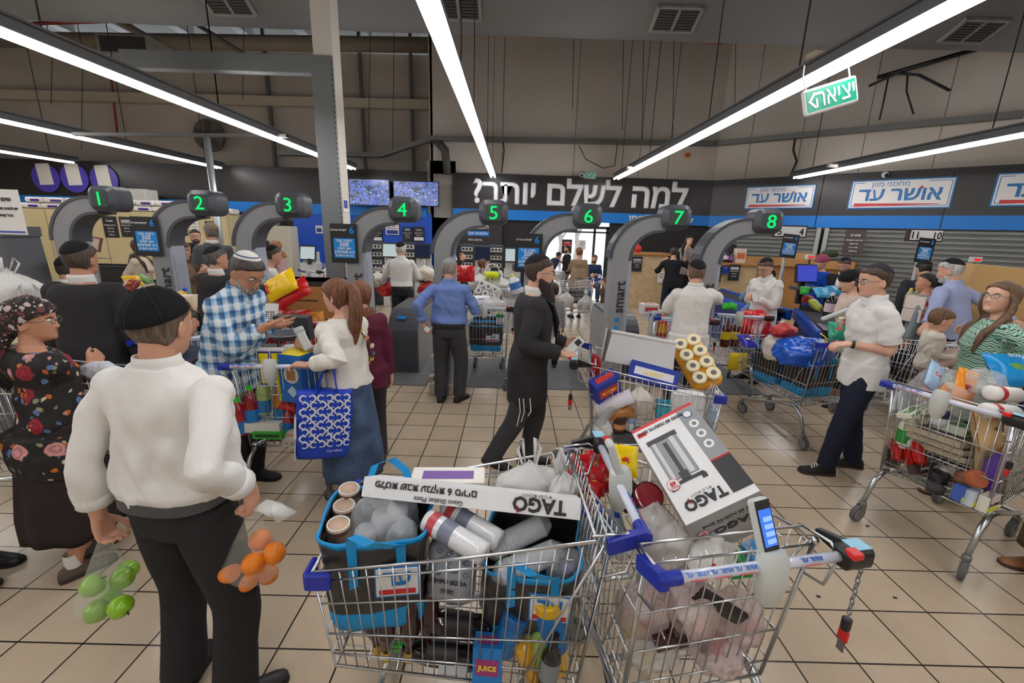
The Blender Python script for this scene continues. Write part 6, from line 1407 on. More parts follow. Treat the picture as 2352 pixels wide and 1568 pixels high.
# ---- left goods
o = g_bottle(W3(P(397, 628, 5.6)-V((0, 0, .08)), 0), 'red tin of coffee standing on the gate cabinet', .055, .16, (190, 30, 28), (206, 30, 34), (110, 30, 20), shape='can', name='tin', cat='tin')
for i, (px, py, Y, col, c2, lab) in enumerate(((300, 655, 5.9, (150, 60, 44), (226, 160, 60), 'brown and orange packet in the far left trolley'), (305, 645, 6.1, (230, 180, 40), (200, 150, 40), 'yellow packet in the far left trolley'), (330, 640, 6.3, (110, 160, 90), (226, 226, 226), 'green and white packet in the far left trolley'))):
 g_snack(W3(P(px, py, Y), i, rad(-50)), lab, .2, .2, .08, col, c2, i)
g_bottle(W3(P(405, 690, 4.1)-V((0, 0, .06)), 0, 0, rad(30)), 'bottle of yellow oil beside the small child', .05, .2, (226, 190, 60), (40, 90, 200), None, shape='jug')
g_bottle(W3(P(425, 722, 3.85)-V((0, 0, .08)), 0), 'yellow squeeze bottle with green cap beside the small child', .045, .16, (236, 180, 30), (90, 200, 60), (240, 200, 60), shape='jug')
g_bottle(W3(P(428, 745, 3.8)-V((0, 0, .05)), 0), 'blue tin with yellow picture beside the small child', .045, .09, (40, 130, 170), (60, 150, 190), (230, 190, 60), shape='can', name='can', cat='can')
g_snack(W3(P(432, 695, 4.0), rad(10), rad(-20)), 'clear bag of rolls above the child\'s trolley', .16, .16, .07, (206, 190, 160), (200, 180, 150), 5)
g_bag(W3(P(22, 650, 3.4)-V((0, 0, .26)), .3), 'white plastic bag with a black printed mark on the dispenser at the left edge', .22, .18, .2, 97, BAGW)
g_bag(W3(P(70, 690, 3.3)-V((0, 0, .1)), .9), 'flat white plastic bag lying right of the dispenser foot', .16, .12, .07, 98, BAGW)
g_bag(W3(P(345, 1150, 1.9)-V((0, 0, .0)), .0), 'dummy', .01, .01, .01, 1) if False else None
# floor litter
for i, (px, py, col, lab) in enumerate(((1965, 1108, (170, 130, 90), 'thin brown strip of litter on the tiles right of the boiler box'), (1993, 1207, (60, 50, 44), 'small dark scrap on the tiles under the right-edge trolley'), (1880, 1369, (50, 50, 46), 'small dark leaf scrap on the tiles left of the hanging key'), (2056, 1372, (46, 50, 44), 'small dark scrap on the tiles right of the hanging key'))):
 c = atz(px, py, .004); m = MB(); m.rbox((0, 0, 0), (.07 if i == 0 else .02, .012, .006), .004, Matrix.Rotation(-.3, 3, 'Z')); tag(m.build('litter', M(col, .8), M4=Matrix.Translation(c)), lab, 'litter')
c = atz(1460, 742, .01); m = MB(); m.rbox((0, 0, 0), (.22, .1, .012), .01, Matrix.Rotation(.5, 3, 'Z')); tag(m.build('tissue', M((232, 230, 226), .8), M4=Matrix.Translation(c)), 'white crumpled tissue on the tiles before the service counter', 'tissue')
# ================================================================ PEOPLE
def rotv(axis, a): return Matrix.Rotation(a, 3, axis)
def spline(pts, rr, k=4):
 """Catmull-Rom resample of points and radii"""
 pts = [V(p) for p in pts]; n = len(pts); P_, R_o = [], []
 for i in range(n-1):
  p0, p1, p2, p3 = pts[max(i-1, 0)], pts[i], pts[i+1], pts[min(i+2, n-1)]
  for j in range(k):
   t = j/k
   P_.append(.5*((2*p1)+(p2-p0)*t+(2*p0-5*p1+4*p2-p3)*t*t+(3*p1-p0-3*p2+p3)*t**3)); R_o.append(rr[i]*(1-t)+rr[i+1]*t)
 P_.append(pts[-1]); R_o.append(rr[-1])
 return P_, R_o
def limb(mb, pts, rr, n=12, k=4, cap=True, flat=1.0, up=None):
 P_, R_o = spline(pts, rr, k)
 if cap:      # rounded ends
  d0 = (P_[0]-P_[1]).normalized(); d1 = (P_[-1]-P_[-2]).normalized()
  P_ = [P_[0]+d0*R_o[0]*.8, P_[0]+d0*R_o[0]*.5]+P_+[P_[-1]+d1*R_o[-1]*.5, P_[-1]+d1*R_o[-1]*.8]
  R_o = [R_o[0]*.45, R_o[0]*.85]+R_o+[R_o[-1]*.85, R_o[-1]*.45]
 mb.tube(P_, R_o, n, flat=flat, up=up)
def ik(a, b, l1, l2, pole):
 d = b-a; L = min(d.length, (l1+l2)*.999); dn = d.normalized(); b = a+dn*L
 x = (l1*l1-l2*l2+L*L)/(2*L); h = math.sqrt(max(0, l1*l1-x*x))
 p = V(pole); p = p-dn*p.dot(dn)
 if p.length < 1e-6: p = dn.orthogonal()
 return a+dn*x+p.normalized()*h, b
HH = .235
_prof = [(-.03, .20, -.02, .03), (0, .33, -.02, .12), (.05, .395, .02, .185), (.12, .40, .10, .235), (.19, .405, .2, .262), (.24, .41, .28, .277), (.30, .41, .35, .292), (.37, .412, .40, .305), (.45, .408, .435, .318), (.52, .402, .455, .328), (.58, .418, .468, .334), (.66, .42, .475, .336), (.74, .405, .47, .330), (.81, .36, .445, .308), (.88, .29, .385, .265), (.94, .19, .28, .19), (.98, .08, .15, .10), (1.0, .01, .03, .02)]
def prof_at(z):
 for a, b in zip(_prof, _prof[1:]):
  if a[0] <= z <= b[0]:
   t = (z-a[0])/(b[0]-a[0]); return [a[i]*(1-t)+b[i]*t for i in (1, 2, 3)]
 return [0.01, .02, .02] if z > 1 else list(_prof[0][1:])
def gs(x, s): return math.exp(-(x/s)**2)
def head_point(z, t, off=0.0, feat=True):
 """z 0..1 chin to crown, t angle (0 = front); unit head height"""
 f, b, w = prof_at(z); c, s = math.cos(t), math.sin(t)
 e = .85 if z < .5 else .92
 x = (f if c > 0 else b)*math.copysign(abs(c)**e, c); y = w*math.copysign(abs(s)**e, s)
 if feat and c > 0:
  # nose
  if .27 < z < .60:
   u = (z-.30)/.27
   hgt = .105*max(0, 1-u)**.8 if z > .33 else .105*max(0, (z-.285)/.045)
   x += hgt*gs(y, .050+.03*gs(z-.34, .05))
  x += -.050*(gs(y-.135, .062)+gs(y+.135, .062))*gs(z-.505, .042)      # sockets
  x += .018*(gs(abs(y)-.12, .09))*gs(z-.585, .03)                      # brow
  x += .020*gs(y, .10)*(gs(z-.262, .020)+1.1*gs(z-.205, .022))-.018*gs(y, .085)*gs(z-.234, .010)
  x += .030*gs(y, .09)*gs(z-.07, .05)                                  # chin
  x += .018*(gs(abs(y)-.19, .07))*gs(z-.40, .07)                       # cheeks
 r = V((x, y, z))
 if off:
  n = V((x, y, (z-.5)*.9)); n.normalize(); r += n*off
 return r
def head_rings(mb, T, n=40, off=0, feat=True, zs=None):
 zs = zs or [-.03, .0, .03, .06, .09, .12, .15, .175, .19, .205, .22, .234, .248, .262, .28, .295, .31, .325, .34, .36, .39, .42, .45, .475, .5, .525, .55, .575, .6, .64, .68, .72, .76, .8, .84, .88, .92, .95, .975, .992]
 mb.rings([[T @ (head_point(z, 2*math.pi*j/n, off, feat)*HH) for j in range(n)] for z in zs])
def hand(mb, w, d, nrm, side, curl=.5, sc=1.0, spread=.12, thumb=.5, fr=1.0):
 """wrist point, finger direction, palm normal; side=+1 left hand / -1 right: thumb side = d x n * side"""
 d = d.normalized(); nrm = (nrm-d*nrm.dot(d)).normalized(); l = nrm.cross(d)*side
 pm = w+d*.045*sc; kn = w+d*.088*sc
 for k in (-1, -.33, .33, 1):
  limb(mb, [w+l*.014*k*sc, pm+l*.024*k*sc, kn+l*.028*k*sc], [.017*sc*fr, .016*sc*fr, .0125*sc*fr], 8, 2)
 for i, (o, L) in enumerate(((.029, .070), (.010, .079), (-.010, .074), (-.028, .058))):
  p = kn+l*o*sc; dd = d+l*spread*(1.5-i)*.5; dd.normalize(); pts = [p]
  c = curl if not hasattr(curl, '__len__') else curl[i]
  for q, fr_ in enumerate((.44, .31, .25)):
   a = c*(1.0 if q == 0 else 1.15); dd = (dd*math.cos(a)+nrm*math.sin(a)).normalized() if q == 0 else (dd*math.cos(a)+(nrm-dd*nrm.dot(dd)).normalized()*math.sin(a) if (nrm-dd*nrm.dot(dd)).length > 1e-3 else (dd*math.cos(a)-d*math.sin(a))).normalized()
   p = p+dd*L*fr_*sc; pts.append(p)
  limb(mb, pts, [.0098*sc*fr, .0092*sc*fr, .0085*sc*fr, .0072*sc*fr], 8, 2)
 b = w+d*.025*sc+l*.022*sc
 t1 = b+(d*.62+l*.62+nrm*.35*thumb).normalized()*.042*sc; t2 = t1+(d*.85+l*.2+nrm*.7*thumb).normalized()*.032*sc; t3 = t2+(d*.9-l*.05+nrm*.6*thumb).normalized()*.026*sc
 limb(mb, [b, t1, t2, t3], [.0155*sc*fr, .0115*sc*fr, .0105*sc*fr, .008*sc*fr], 8, 2)
PENDING = []
def remesh(mb, name, mat, parent, vox, sm=3, disp=0, dscale=.15, seed=0):
 o = mb.build(name, mat, parent, smooth=True)
 md = o.modifiers.new('r', 'REMESH'); md.mode = 'VOXEL'; md.voxel_size = vox; md.use_smooth_shade = True
 md = o.modifiers.new('s', 'SMOOTH'); md.iterations = sm; md.factor = .5
 if disp:
  PENDING.append((o, disp, dscale, seed))
 else: PENDING.append((o, 0, 0, 0))
 return o
def bake_all():
 dg = bpy.context.evaluated_depsgraph_get()
 for o, disp, ds, seed in PENDING:
  me = bpy.data.meshes.new_from_object(o.evaluated_get(dg))
  n = len(me.vertices)
  if disp and n:
   co = np.empty(n*3, np.float32); me.vertices.foreach_get('co', co); co = co.reshape(-1, 3)
   no = np.empty(n*3, np.float32); me.vertices.foreach_get('normal', no); no = no.reshape(-1, 3)
   rs = np.random.RandomState(seed+7); q = np.zeros(n)
   p = co.astype(float)
   w = np.stack([np.sin(p @ (rs.randn(3)*9/ .3*.1)+rs.rand()*6) for _ in range(3)], 1)*.05
   p = p+w
   for k in range(9):           # drapery folds: ridged waves in random, mostly slanted directions
    dv = rs.randn(3); dv[2] *= .75; dv /= np.linalg.norm(dv); f = (1.0+.9*rs.rand())*2*math.pi/ds*.5*(1+.28*k)
    s = np.sin(p @ dv*f+rs.rand()*6.3+1.5*np.sin(p @ rs.randn(3)*4)); g = .5+.5*np.sin(p @ rs.randn(3)*7+rs.rand()*6)
    q += (np.abs(s)**.7*np.sign(s))*g/(1+.45*k)
   co = co+no*(np.maximum(q, -.25)*disp*.45)[:, None]
   me.vertices.foreach_set('co', co.astype(np.float32).ravel())
  me.polygons.foreach_set('use_smooth', [True]*len(me.polygons)); me.update()
  old = o.data; o.modifiers.clear(); o.data = me
  if not me.materials and old.materials: me.materials.append(old.materials[0])
SKIN = M((206, 154, 128), .5, noise=.05, nscale=18, name='skin'); SKIN2 = M((192, 138, 110), .5, noise=.06, nscale=18, name='skin'); SKIN3 = M((216, 168, 144), .5, noise=.05, nscale=18, name='skin')
def cloth(rgb, bump=.25, rough=.85, noise=.05): return M(rgb, rough, noise=noise, nscale=9, bump=bump, bscale=220, spec=.2, name='cloth')
WSHIRT = cloth((226, 224, 220), .1, .7, .02); BSUIT = cloth((52, 51, 53)); CHAR = cloth((66, 66, 70)); NAVY = cloth((38, 42, 60)); LBLUE = cloth((112, 136, 196), .15, .75); BLK = cloth((46, 46, 48), .5)
SHOEB = M((34, 33, 34), .45, bump=.15, bscale=80, name='shoe_leather')
def hairmat(rgb): return nodes_mat('hair_%d_%d_%d' % tuple(rgb), lambda nt, tc, b: _hair(nt, tc, b, rgb), .55)
def _hair(nt, tc, b, rgb):
 mp = nd(nt, 'Mapping'); mp.inputs['Scale'].default_value = (90, 90, 7); nt.links.new(tc.outputs['Object'], mp.inputs[0])
 n = nd(nt, 'TexNoise'); n.inputs['Scale'].default_value = 1; n.inputs['Detail'].default_value = 3; nt.links.new(mp.outputs[0], n.inputs[0])
 cr = nd(nt, 'ValToRGB'); cr.color_ramp.elements[0].position = .3; cr.color_ramp.elements[1].position = .7
 cr.color_ramp.elements[0].color = lin([c*.62 for c in rgb]); cr.color_ramp.elements[1].color = lin([min(255, c*1.25) for c in rgb])
 nt.links.new(n.outputs[0], cr.inputs[0])
 bp = nd(nt, 'Bump'); bp.inputs['Strength'].default_value = .6; bp.inputs['Distance'].default_value = .01; nt.links.new(n.outputs[0], bp.inputs['Height']); nt.links.new(bp.outputs[0], b.inputs['Normal'])
 return cr.outputs[0]
def _plaid(nt, tc, b):
 sp = nd(nt, 'SeparateXYZ'); nt.links.new(tc.outputs['Object'], sp.inputs[0])
 def band(sock, per, off=0.0):
  m1 = nd(nt, 'Math'); m1.operation = 'MULTIPLY_ADD'; nt.links.new(sock, m1.inputs[0]); m1.inputs[1].default_value = 2*math.pi/per; m1.inputs[2].default_value = off
  s = nd(nt, 'Math'); s.operation = 'SINE'; nt.links.new(m1.outputs[0], s.inputs[0]); return s.outputs[0]
 xy = nd(nt, 'Math'); xy.operation = 'ADD'; nt.links.new(sp.outputs[0], xy.inputs[0]); nt.links.new(sp.outputs[1], xy.inputs[1])
 a = nd(nt, 'Math'); a.operation = 'ADD'; nt.links.new(band(xy.outputs[0], .085), a.inputs[0]); nt.links.new(band(sp.outputs[2], .085), a.inputs[1])
 a2 = nd(nt, 'Math'); a2.operation = 'ADD'; nt.links.new(band(xy.outputs[0], .0283, 1), a2.inputs[0]); nt.links.new(band(sp.outputs[2], .0283, 1), a2.inputs[1])
 k = nd(nt, 'Math'); k.operation = 'MULTIPLY_ADD'; nt.links.new(a2.outputs[0], k.inputs[0]); k.inputs[1].default_value = .3; nt.links.new(a.outputs[0], k.inputs[2])
 mr = nd(nt, 'MapRange'); mr.inputs[1].default_value = -2; mr.inputs[2].default_value = 2; nt.links.new(k.outputs[0], mr.inputs[0])
 cr = nd(nt, 'ValToRGB'); e = cr.color_ramp.elements; e[0].color = lin((52, 92, 138)); e[0].position = .12; e[1].color = lin((226, 232, 238)); e[1].position = .78
 x = e.new(.45); x.color = lin((132, 176, 210)); nt.links.new(mr.outputs[0], cr.inputs[0]); return cr.outputs[0]
PLAID = nodes_mat('blue_plaid', _plaid, .8)
def _floral(nt, tc, b, base=(28, 24, 26), sc=8.5, cols=((150, 32, 50), (214, 150, 150), (226, 208, 180), (206, 110, 40), (96, 130, 180), (150, 150, 120))):
 nz = nd(nt, 'TexNoise'); nz.inputs['Scale'].default_value = 22; nt.links.new(tc.outputs['Object'], nz.inputs[0])
 ad = nd(nt, 'VectorMath'); ad.operation = 'MULTIPLY_ADD'; nt.links.new(nz.outputs['Color'], ad.inputs[0]); ad.inputs[1].default_value = (.035,)*3; nt.links.new(tc.outputs['Object'], ad.inputs[2])
 def layer(scale, thr, ramp, prev, soft=.04):
  v = nd(nt, 'TexVoronoi'); v.inputs['Scale'].default_value = scale; nt.links.new(ad.outputs[0], v.inputs['Vector'])
  lt = nd(nt, 'Math'); lt.operation = 'LESS_THAN'; nt.links.new(v.outputs['Distance'], lt.inputs[0]); lt.inputs[1].default_value = thr
  sp = nd(nt, 'SeparateColor'); nt.links.new(v.outputs['Color'], sp.inputs[0])
  cr = nd(nt, 'ValToRGB'); cr.color_ramp.interpolation = 'CONSTANT'; e = cr.color_ramp.elements
  e[0].color = lin(ramp[0]); e[1].color = lin(ramp[-1]); e[1].position = 1-1/len(ramp)
  for i, c in enumerate(ramp[1:-1]): x = e.new((i+1)/len(ramp)); x.color = lin(c)
  nt.links.new(sp.outputs[0], cr.inputs[0])
  # darker petal rings by distance
  wv = nd(nt, 'Math'); wv.operation = 'SINE'; ml = nd(nt, 'Math'); ml.operation = 'MULTIPLY'; nt.links.new(v.outputs['Distance'], ml.inputs[0]); ml.inputs[1].default_value = 42; nt.links.new(ml.outputs[0], wv.inputs[0])
  mr = nd(nt, 'MapRange'); mr.inputs[1].default_value = -1; mr.inputs[3].default_value = .62; mr.inputs[4].default_value = 1.12; nt.links.new(wv.outputs[0], mr.inputs[0])
  vm = nd(nt, 'VectorMath'); vm.operation = 'SCALE'; nt.links.new(cr.outputs[0], vm.inputs[0]); nt.links.new(mr.outputs[0], vm.inputs['Scale'])
  mx = nd(nt, 'Mix'); mx.data_type = 'RGBA'; nt.links.new(lt.outputs[0], mx.inputs[0]); nt.links.new(vm.outputs[0], mx.inputs[7])
  if prev is None: mx.inputs[6].default_value = lin(base)
  else: nt.links.new(prev, mx.inputs[6])
  return mx.outputs[2]
 p = layer(sc*2.1, .30, cols[2:], None); p = layer(sc, .42, (cols[0], base, cols[1], base, cols[0], base), p); return layer(sc*1.37, .13, (cols[1], cols[2], cols[3]), p)
FLORAL = nodes_mat('floral_blouse', _floral, .75)
SCARF = nodes_mat('paisley_scarf', lambda nt, tc, b: _floral(nt, tc, b, (36, 28, 30), 26, ((120, 60, 70), (206, 190, 180), (190, 170, 160), (150, 70, 80), (214, 200, 190), (90, 80, 70))), .75)
def _chev(nt, tc, b):
 sp = nd(nt, 'SeparateXYZ'); nt.links.new(tc.outputs['Object'], sp.inputs[0])
 xy = nd(nt, 'Math'); xy.operation = 'ADD'; nt.links.new(sp.outputs[0], xy.inputs[0]); nt.links.new(sp.outputs[1], xy.inputs[1])
 pp = nd(nt, 'Math'); pp.operation = 'PINGPONG'; nt.links.new(xy.outputs[0], pp.inputs[0]); pp.inputs[1].default_value = .016
 a = nd(nt, 'Math'); a.operation = 'MULTIPLY_ADD'; nt.links.new(pp.outputs[0], a.inputs[0]); a.inputs[1].default_value = .9; nt.links.new(sp.outputs[2], a.inputs[2])
 f = nd(nt, 'Math'); f.operation = 'FLOORED_MODULO'; nt.links.new(a.outputs[0], f.inputs[0]); f.inputs[1].default_value = .036
 mr = nd(nt, 'MapRange'); mr.inputs[2].default_value = .036; nt.links.new(f.outputs[0], mr.inputs[0])
 cr = nd(nt, 'ValToRGB'); cr.color_ramp.interpolation = 'CONSTANT'; e = cr.color_ramp.elements; e[0].color = lin((176, 212, 186)); e[1].color = lin((20, 46, 40)); e[1].position = .85
 for p_, c in ((.3, (24, 130, 126)), (.5, (206, 226, 206)), (.72, (22, 50, 46)), (.8, (120, 190, 160))): x = e.new(p_); x.color = lin(c)
 nt.links.new(mr.outputs[0], cr.inputs[0]); return cr.outputs[0]
CHEV = nodes_mat('green_zigzag', _chev, .75)
def _stripe(nt, tc, b):
 w = nd(nt, 'TexWave'); w.bands_direction = 'Z'; w.inputs['Scale'].default_value = 12; nt.links.new(tc.outputs['Object'], w.inputs[0])
 cr = nd(nt, 'ValToRGB'); cr.color_ramp.interpolation = 'CONSTANT'; cr.color_ramp.elements[0].color = lin((40, 44, 60)); cr.color_ramp.elements[1].color = lin((220, 218, 214)); cr.color_ramp.elements[1].position = .5
 nt.links.new(w.outputs[0], cr.inputs[0]); return cr.outputs[0]
def _denim(nt, tc, b):
 n = nd(nt, 'TexNoise'); n.inputs['Scale'].default_value = 6; n.inputs['Detail'].default_value = 6; nt.links.new(tc.outputs['Object'], n.inputs[0])
 cr = nd(nt, 'ValToRGB'); cr.color_ramp.elements[0].color = lin((34, 50, 78)); cr.color_ramp.elements[1].color = lin((86, 110, 146)); cr.color_ramp.elements[0].position = .3; cr.color_ramp.elements[1].position = .75
 nt.links.new(n.outputs[0], cr.inputs[0]); return cr.outputs[0]
DENIM = nodes_mat('denim', _denim, .85)
EYEW = M((232, 230, 226), .2); IRIS = M((60, 44, 32), .2); LIPS = M((176, 104, 96), .45); LIPF = M((176, 80, 84), .4)
def person(label, X, Y, h, face, girth=1.0, belly=0, fem=False, lean=0, pel=.93, feet=None, hyaw=0, hpit=0, hroll=0, arms=None, top=None, bottom=None, shoes=SHOEB, skin=SKIN, hair=None, hairkind='short', cap=None, capkind='kippah', beard=None, beardlen=0, glasses=False, vox=.012, jacket=None, collar=None, belt=None, detail=0, seated=False, headscale=1.0, group=None, cuffs=None, sleeve='long', z0=0, brow=None, hem=None, shw=1.0, capd=None, bend=0):
 """stands at X,Y facing `face` degrees; local +X is forward, +Y the person's left. 1.75 m reference, scaled to h.
 arms: dict L/R -> (hand xyz, elbow pole, finger dir, palm normal, curl)"""
 s = h/1.75
 M4 = TR((X, Y, z0), rad(face), 0, 0, s)
 root = empty('person', M4=M4); tag(root, label, 'person', group)
 a = rad(lean); PV = V((0, 0, pel))
 def sp(d, y=0, x=0):      # point at distance d up the spine
  aa = a+rad(bend)*max(0, min(1, (d-.1)/.3)); base = PV+V((math.sin(a)*min(d, .2), 0, math.cos(a)*min(d, .2)))+(V((math.sin(aa), 0, math.cos(aa)))*(d-.2) if d > .2 else V((0, 0, 0)))
  return base+V((math.cos(aa)*x, y, -math.sin(aa)*x))
 sw = .185*(.9 if fem else 1)*shw
 g = girth
 tor = [(-.10, .150, .115, 0), (-.04, .168, .122, -.005), (.03, .170, .120, -.005), (.10, .160*g, .112*g, .0+belly*.5), (.17, .152*g, .106*g, .004+belly), (.25, .158*(g*.6+.4), .110*(g*.6+.4), .006+belly*.6), (.33, .172, .118, .010), (.41, .180, .118, .006), (.47, .176, .098, -.004), (.505, .150, .078, -.010), (.53, .105, .064, -.012), (.56, .068, .060, -.008)]
 if fem: tor = [(d, w*(.93 if d > .06 else 1.02), dp*(1.02 if .28 < d < .44 else 1), x+(.022 if .28 < d < .4 else 0)) for d, w, dp, x in tor]
 def torso(mb, k=1.0, add=0.0, d0=-.10, d1=.56, wk=1.0, xo=0, sq=.78, n=28):
  rs = []
  ds = [t for t in tor if d0-1e-6 <= t[0] <= d1+1e-6]
  if d0 < tor[0][0]: ds = [(d0,)+tor[0][1:]]+ds
  for d, w, dp, x in ds:
   rg = []
   for j in range(n):
    t = 2*math.pi*j/n; c, s_ = math.cos(t), math.sin(t)
    rg.append(sp(d, (w*k+add)*wk*math.copysign(abs(s_)**sq, s_), x+xo+(dp*k+add)*math.copysign(abs(c)**sq, c)))
   rs.append(rg)
  mb.rings(rs)
 feet = feet or ((.0, .10, 0, 8, 0), (.0, -.10, 0, -8, 0))
 FT_ = []
 arms = arms or {}
 SHO = {}; ELB = {}; WRI = {}
 for sd, nm in ((1, 'L'), (-1, 'R')):
  S_ = sp(.475, sd*sw, -.005); SHO[nm] = S_
  A = arms.get(nm)
  if A is None: A = dict(h=sp(-.10, sd*(sw+.075+.08*(g-1)), .03), pole=(-1, sd*.5, 0), d=(0.1, 0, -1), n=(0, -sd, 0), c=.35)
  tgt = V(A['h']); pl_ = A.get('pole', (-1, .6, -.3)); E_, W_ = ik(S_, tgt, .285, .255, (pl_[0], abs(pl_[1])*sd*.4, pl_[2]-.35))
  ELB[nm] = E_; WRI[nm] = (W_, A)
 # head frame
 nb = sp(.56, 0, -.005); hb = sp(.60, 0, .0)
 Rh = Matrix.Rotation(rad(hyaw), 3, 'Z') @ Matrix.Rotation(a*.6+rad(bend)*.6+rad(hpit), 3, 'Y') @ Matrix.Rotation(rad(hroll), 3, 'X')
 hc = sp(.66, 0, .02)
 TH = Matrix.Translation(hc) @ Rh.to_4x4() @ Matrix.Scale(headscale, 4) @ Matrix.Translation(V((.0, 0, -.32*HH)))
 # ---- body: one continuous surface
 mb = MB()
 head_rings(mb, TH, 40 if detail else 24)
 for sd in (-1, 1):     # ears
  T2 = TH @ Matrix.Translation(V((-.02, sd*.335, .42))*HH) @ Matrix.Rotation(-sd*.35, 4, 'Z') @ Matrix.Rotation(.15, 4, 'Y')
  mb.sph((0, 0, 0), (.075*HH, .035*HH, .135*HH), 7, T2)
  mb.tube([T2 @ (V((.085*math.cos(t)-.01, sd*.02, .13*math.sin(t)))*HH) for t in [math.pi*k/8-.5 for k in range(0, 14)]], .02*HH, 6)
 limb(mb, [sp(.50, 0, -.012), nb, hb+V((0, 0, .03)), TH @ (V((-.06, 0, .30))*HH)], [.075, .060, .056*headscale, .060*headscale] if not fem else [.066, .052, .047, .052], 16)
 torso(mb, .86, 0)
 LEG = []
 for sd, (fx, fy, fz, fyaw, fp) in zip((1, -1), feet):
  HJ = PV+V((0, sd*.085, -.03)); AK = V((fx, fy, fz+.085))
  fwd = V((math.cos(rad(fyaw)), math.sin(rad(fyaw)), 0))
  K_, A_ = ik(HJ, AK, .419, .409, fwd+V((0, sd*.08, 0)) if not seated else V((.3, 0, 1)))
  LEG.append((HJ, K_, A_, fwd, fp, fz))
  limb(mb, [HJ, HJ.lerp(K_, .5), K_, K_.lerp(A_, .35), A_], [.080, .070, .052, .054, .036], 12)
  limb(mb, [A_-fwd*.03-V((0, 0, .035)), A_+fwd*.05-V((0, 0, .045)), A_+fwd*.12-V((0, 0, .06))], [.032, .034, .026], 10)
 for nm, sd in (('L', 1), ('R', -1)):
  W_, A = WRI[nm]; E_ = ELB[nm]; S_ = SHO[nm]
  limb(mb, [S_, S_.lerp(E_, .5), E_, E_.lerp(W_, .3), W_], [.040, .040, .036, .038, .026], 12)
  dd = V(A.get('d', tuple((W_-E_).normalized())))
  hand(mb, W_, dd, V(A.get('n', (0, -sd, 0))), sd, A.get('c', .4), A.get('sc', 1.0), A.get('sp', .12), A.get('th', .5), 1.0 if vox < .008 else 1.3)
 body = remesh(mb, 'body', skin, root, vox, 2)
 # ---- face parts
 if detail:
  for sd in (-1, 1):
   T2 = TH @ Matrix.Translation(V((.345, sd*.135, .505))*HH)
   m = MB(); m.mat(EYEW).sph((0, 0, 0), .056*HH, 8, T2); m.mat(IRIS).sph((.0335*HH, 0, 0), (.026*HH, .028*HH, .028*HH), 6, T2); m.build('eye', None, root, smooth=True)
   m = MB(); m.tube([TH @ (head_point(z, t)*HH) for z, t in ((.565, sd*.18), (.598, sd*.36), (.585, sd*.56), (.56, sd*.66))], [.012*HH, .024*HH, .02*HH, .008*HH], 6, flat=.6); m.build('eyebrow', hairmat(brow or (60, 48, 40)), root, smooth=True)
  m = MB(); m.tube([TH @ (V((0, 0, 0))+head_point(.234+dz, t)*HH) for t, dz in ((-.30, .004), (-.15, -.002), (0, .002), (.15, -.002), (.30, .004))], [.006*HH, .020*HH, .023*HH, .020*HH, .006*HH], 8); m.build('lips', LIPF if fem else LIPS, root, smooth=True)
 if glasses:
  m = MB(); G = .445
  for sd in (-1, 1):
   m.tube([TH @ (V((G, sd*.145+.105*math.cos(t), .495+.075*math.sin(t)))*HH) for t in [2*math.pi*k/14 for k in range(14)]], .009*HH, 5, loop=True)
   m.tube([TH @ (V(q)*HH) for q in ((G, sd*.25, .515), (.30, sd*.345, .515), (.0, sd*.35, .50), (-.06, sd*.35, .46))], .008*HH, 5)
  m.tube([TH @ (V(q)*HH) for q in ((G, -.045, .50), (G+.015, 0, .515), (G, .045, .50))], .008*HH, 5)
  m.build('glasses', M((120, 118, 116), .3, .7), root, smooth=True)
 # ---- hair
 def hring(z, off, f_lim, n=28):
  o_ = []
  for j in range(n):
   t = 2*math.pi*j/n; p = head_point(z, t, off, False)
   if p.x > f_lim: p.x = f_lim
   o_.append(TH @ (p*HH))
  return o_
 if hair is not None and hairkind != 'none':
  hm = hairmat(hair); m = MB()
  if hairkind in ('short', 'bun'):
   zs = [(.20, -.20, .00), (.26, -.14, .02), (.34, -.10, .03), (.42, -.10, .035), (.50, -.02, .035), (.58, .02, .035), (.66, .12, .035), (.72, .30, .035), (.78, .44, .035), (.84, .42, .035), (.90, .35, .035), (.95, .25, .035), (.985, .14, .035)]
   m.rings([hring(z, o_, fl) for z, fl, o_ in zs])
   o = m.build('hair', hm, root, smooth=True)
  else:      # long hair falling on the back / shoulders
   L = {'long': -1.15, 'mid': -.55, 'pony': .15}[hairkind]
   zs = [(.10, -.12, .05), (.26, -.06, .06), (.42, .02, .065), (.55, .10, .065), (.66, .20, .06), (.74, .36, .05), (.80, .46, .05), (.86, .42, .05), (.92, .33, .05), (.97, .2, .045), (1.0, .1, .05)]
   rs = [hring(z, o_, fl) for z, fl, o_ in zs]
   if hairkind != 'pony':
    low = []; K = 6
    for i in range(K, 0, -1):
     z = .10-(.10-L)*i/K; wv = 1+.16*i/K
     rg = []
     for j in range(28):
      t = 2*math.pi*j/28; w_ = .40*wv+.03*math.sin(5*t+i); b_ = (.40+.05*i/K); f_ = -.10
      c_, s_ = math.cos(t), math.sin(t)
      p = V(((f_*.5 if c_ > 0 else b_)*(c_ if c_ <= 0 else c_)-.06, w_*s_, z))
      if c_ > 0: p.x = -.10+.04*c_
      rg.append(TH @ (p*HH))
     low.append(rg)
    rs = low+rs
   m.rings(rs); o = m.build('hair', hm, root, smooth=True)
   if hairkind == 'pony':
    m = MB(); b0 = TH @ (V((-.48, 0, .66))*HH)
    limb(m, [b0, b0+V((-.05, .0, -.02)), b0+V((-.075, .01, -.14)), b0+V((-.06, .02, -.28)), b0+V((-.045, .015, -.40))], [.028, .040, .052, .048, .016], 12)
    m.build('ponytail', hm, root, smooth=True)
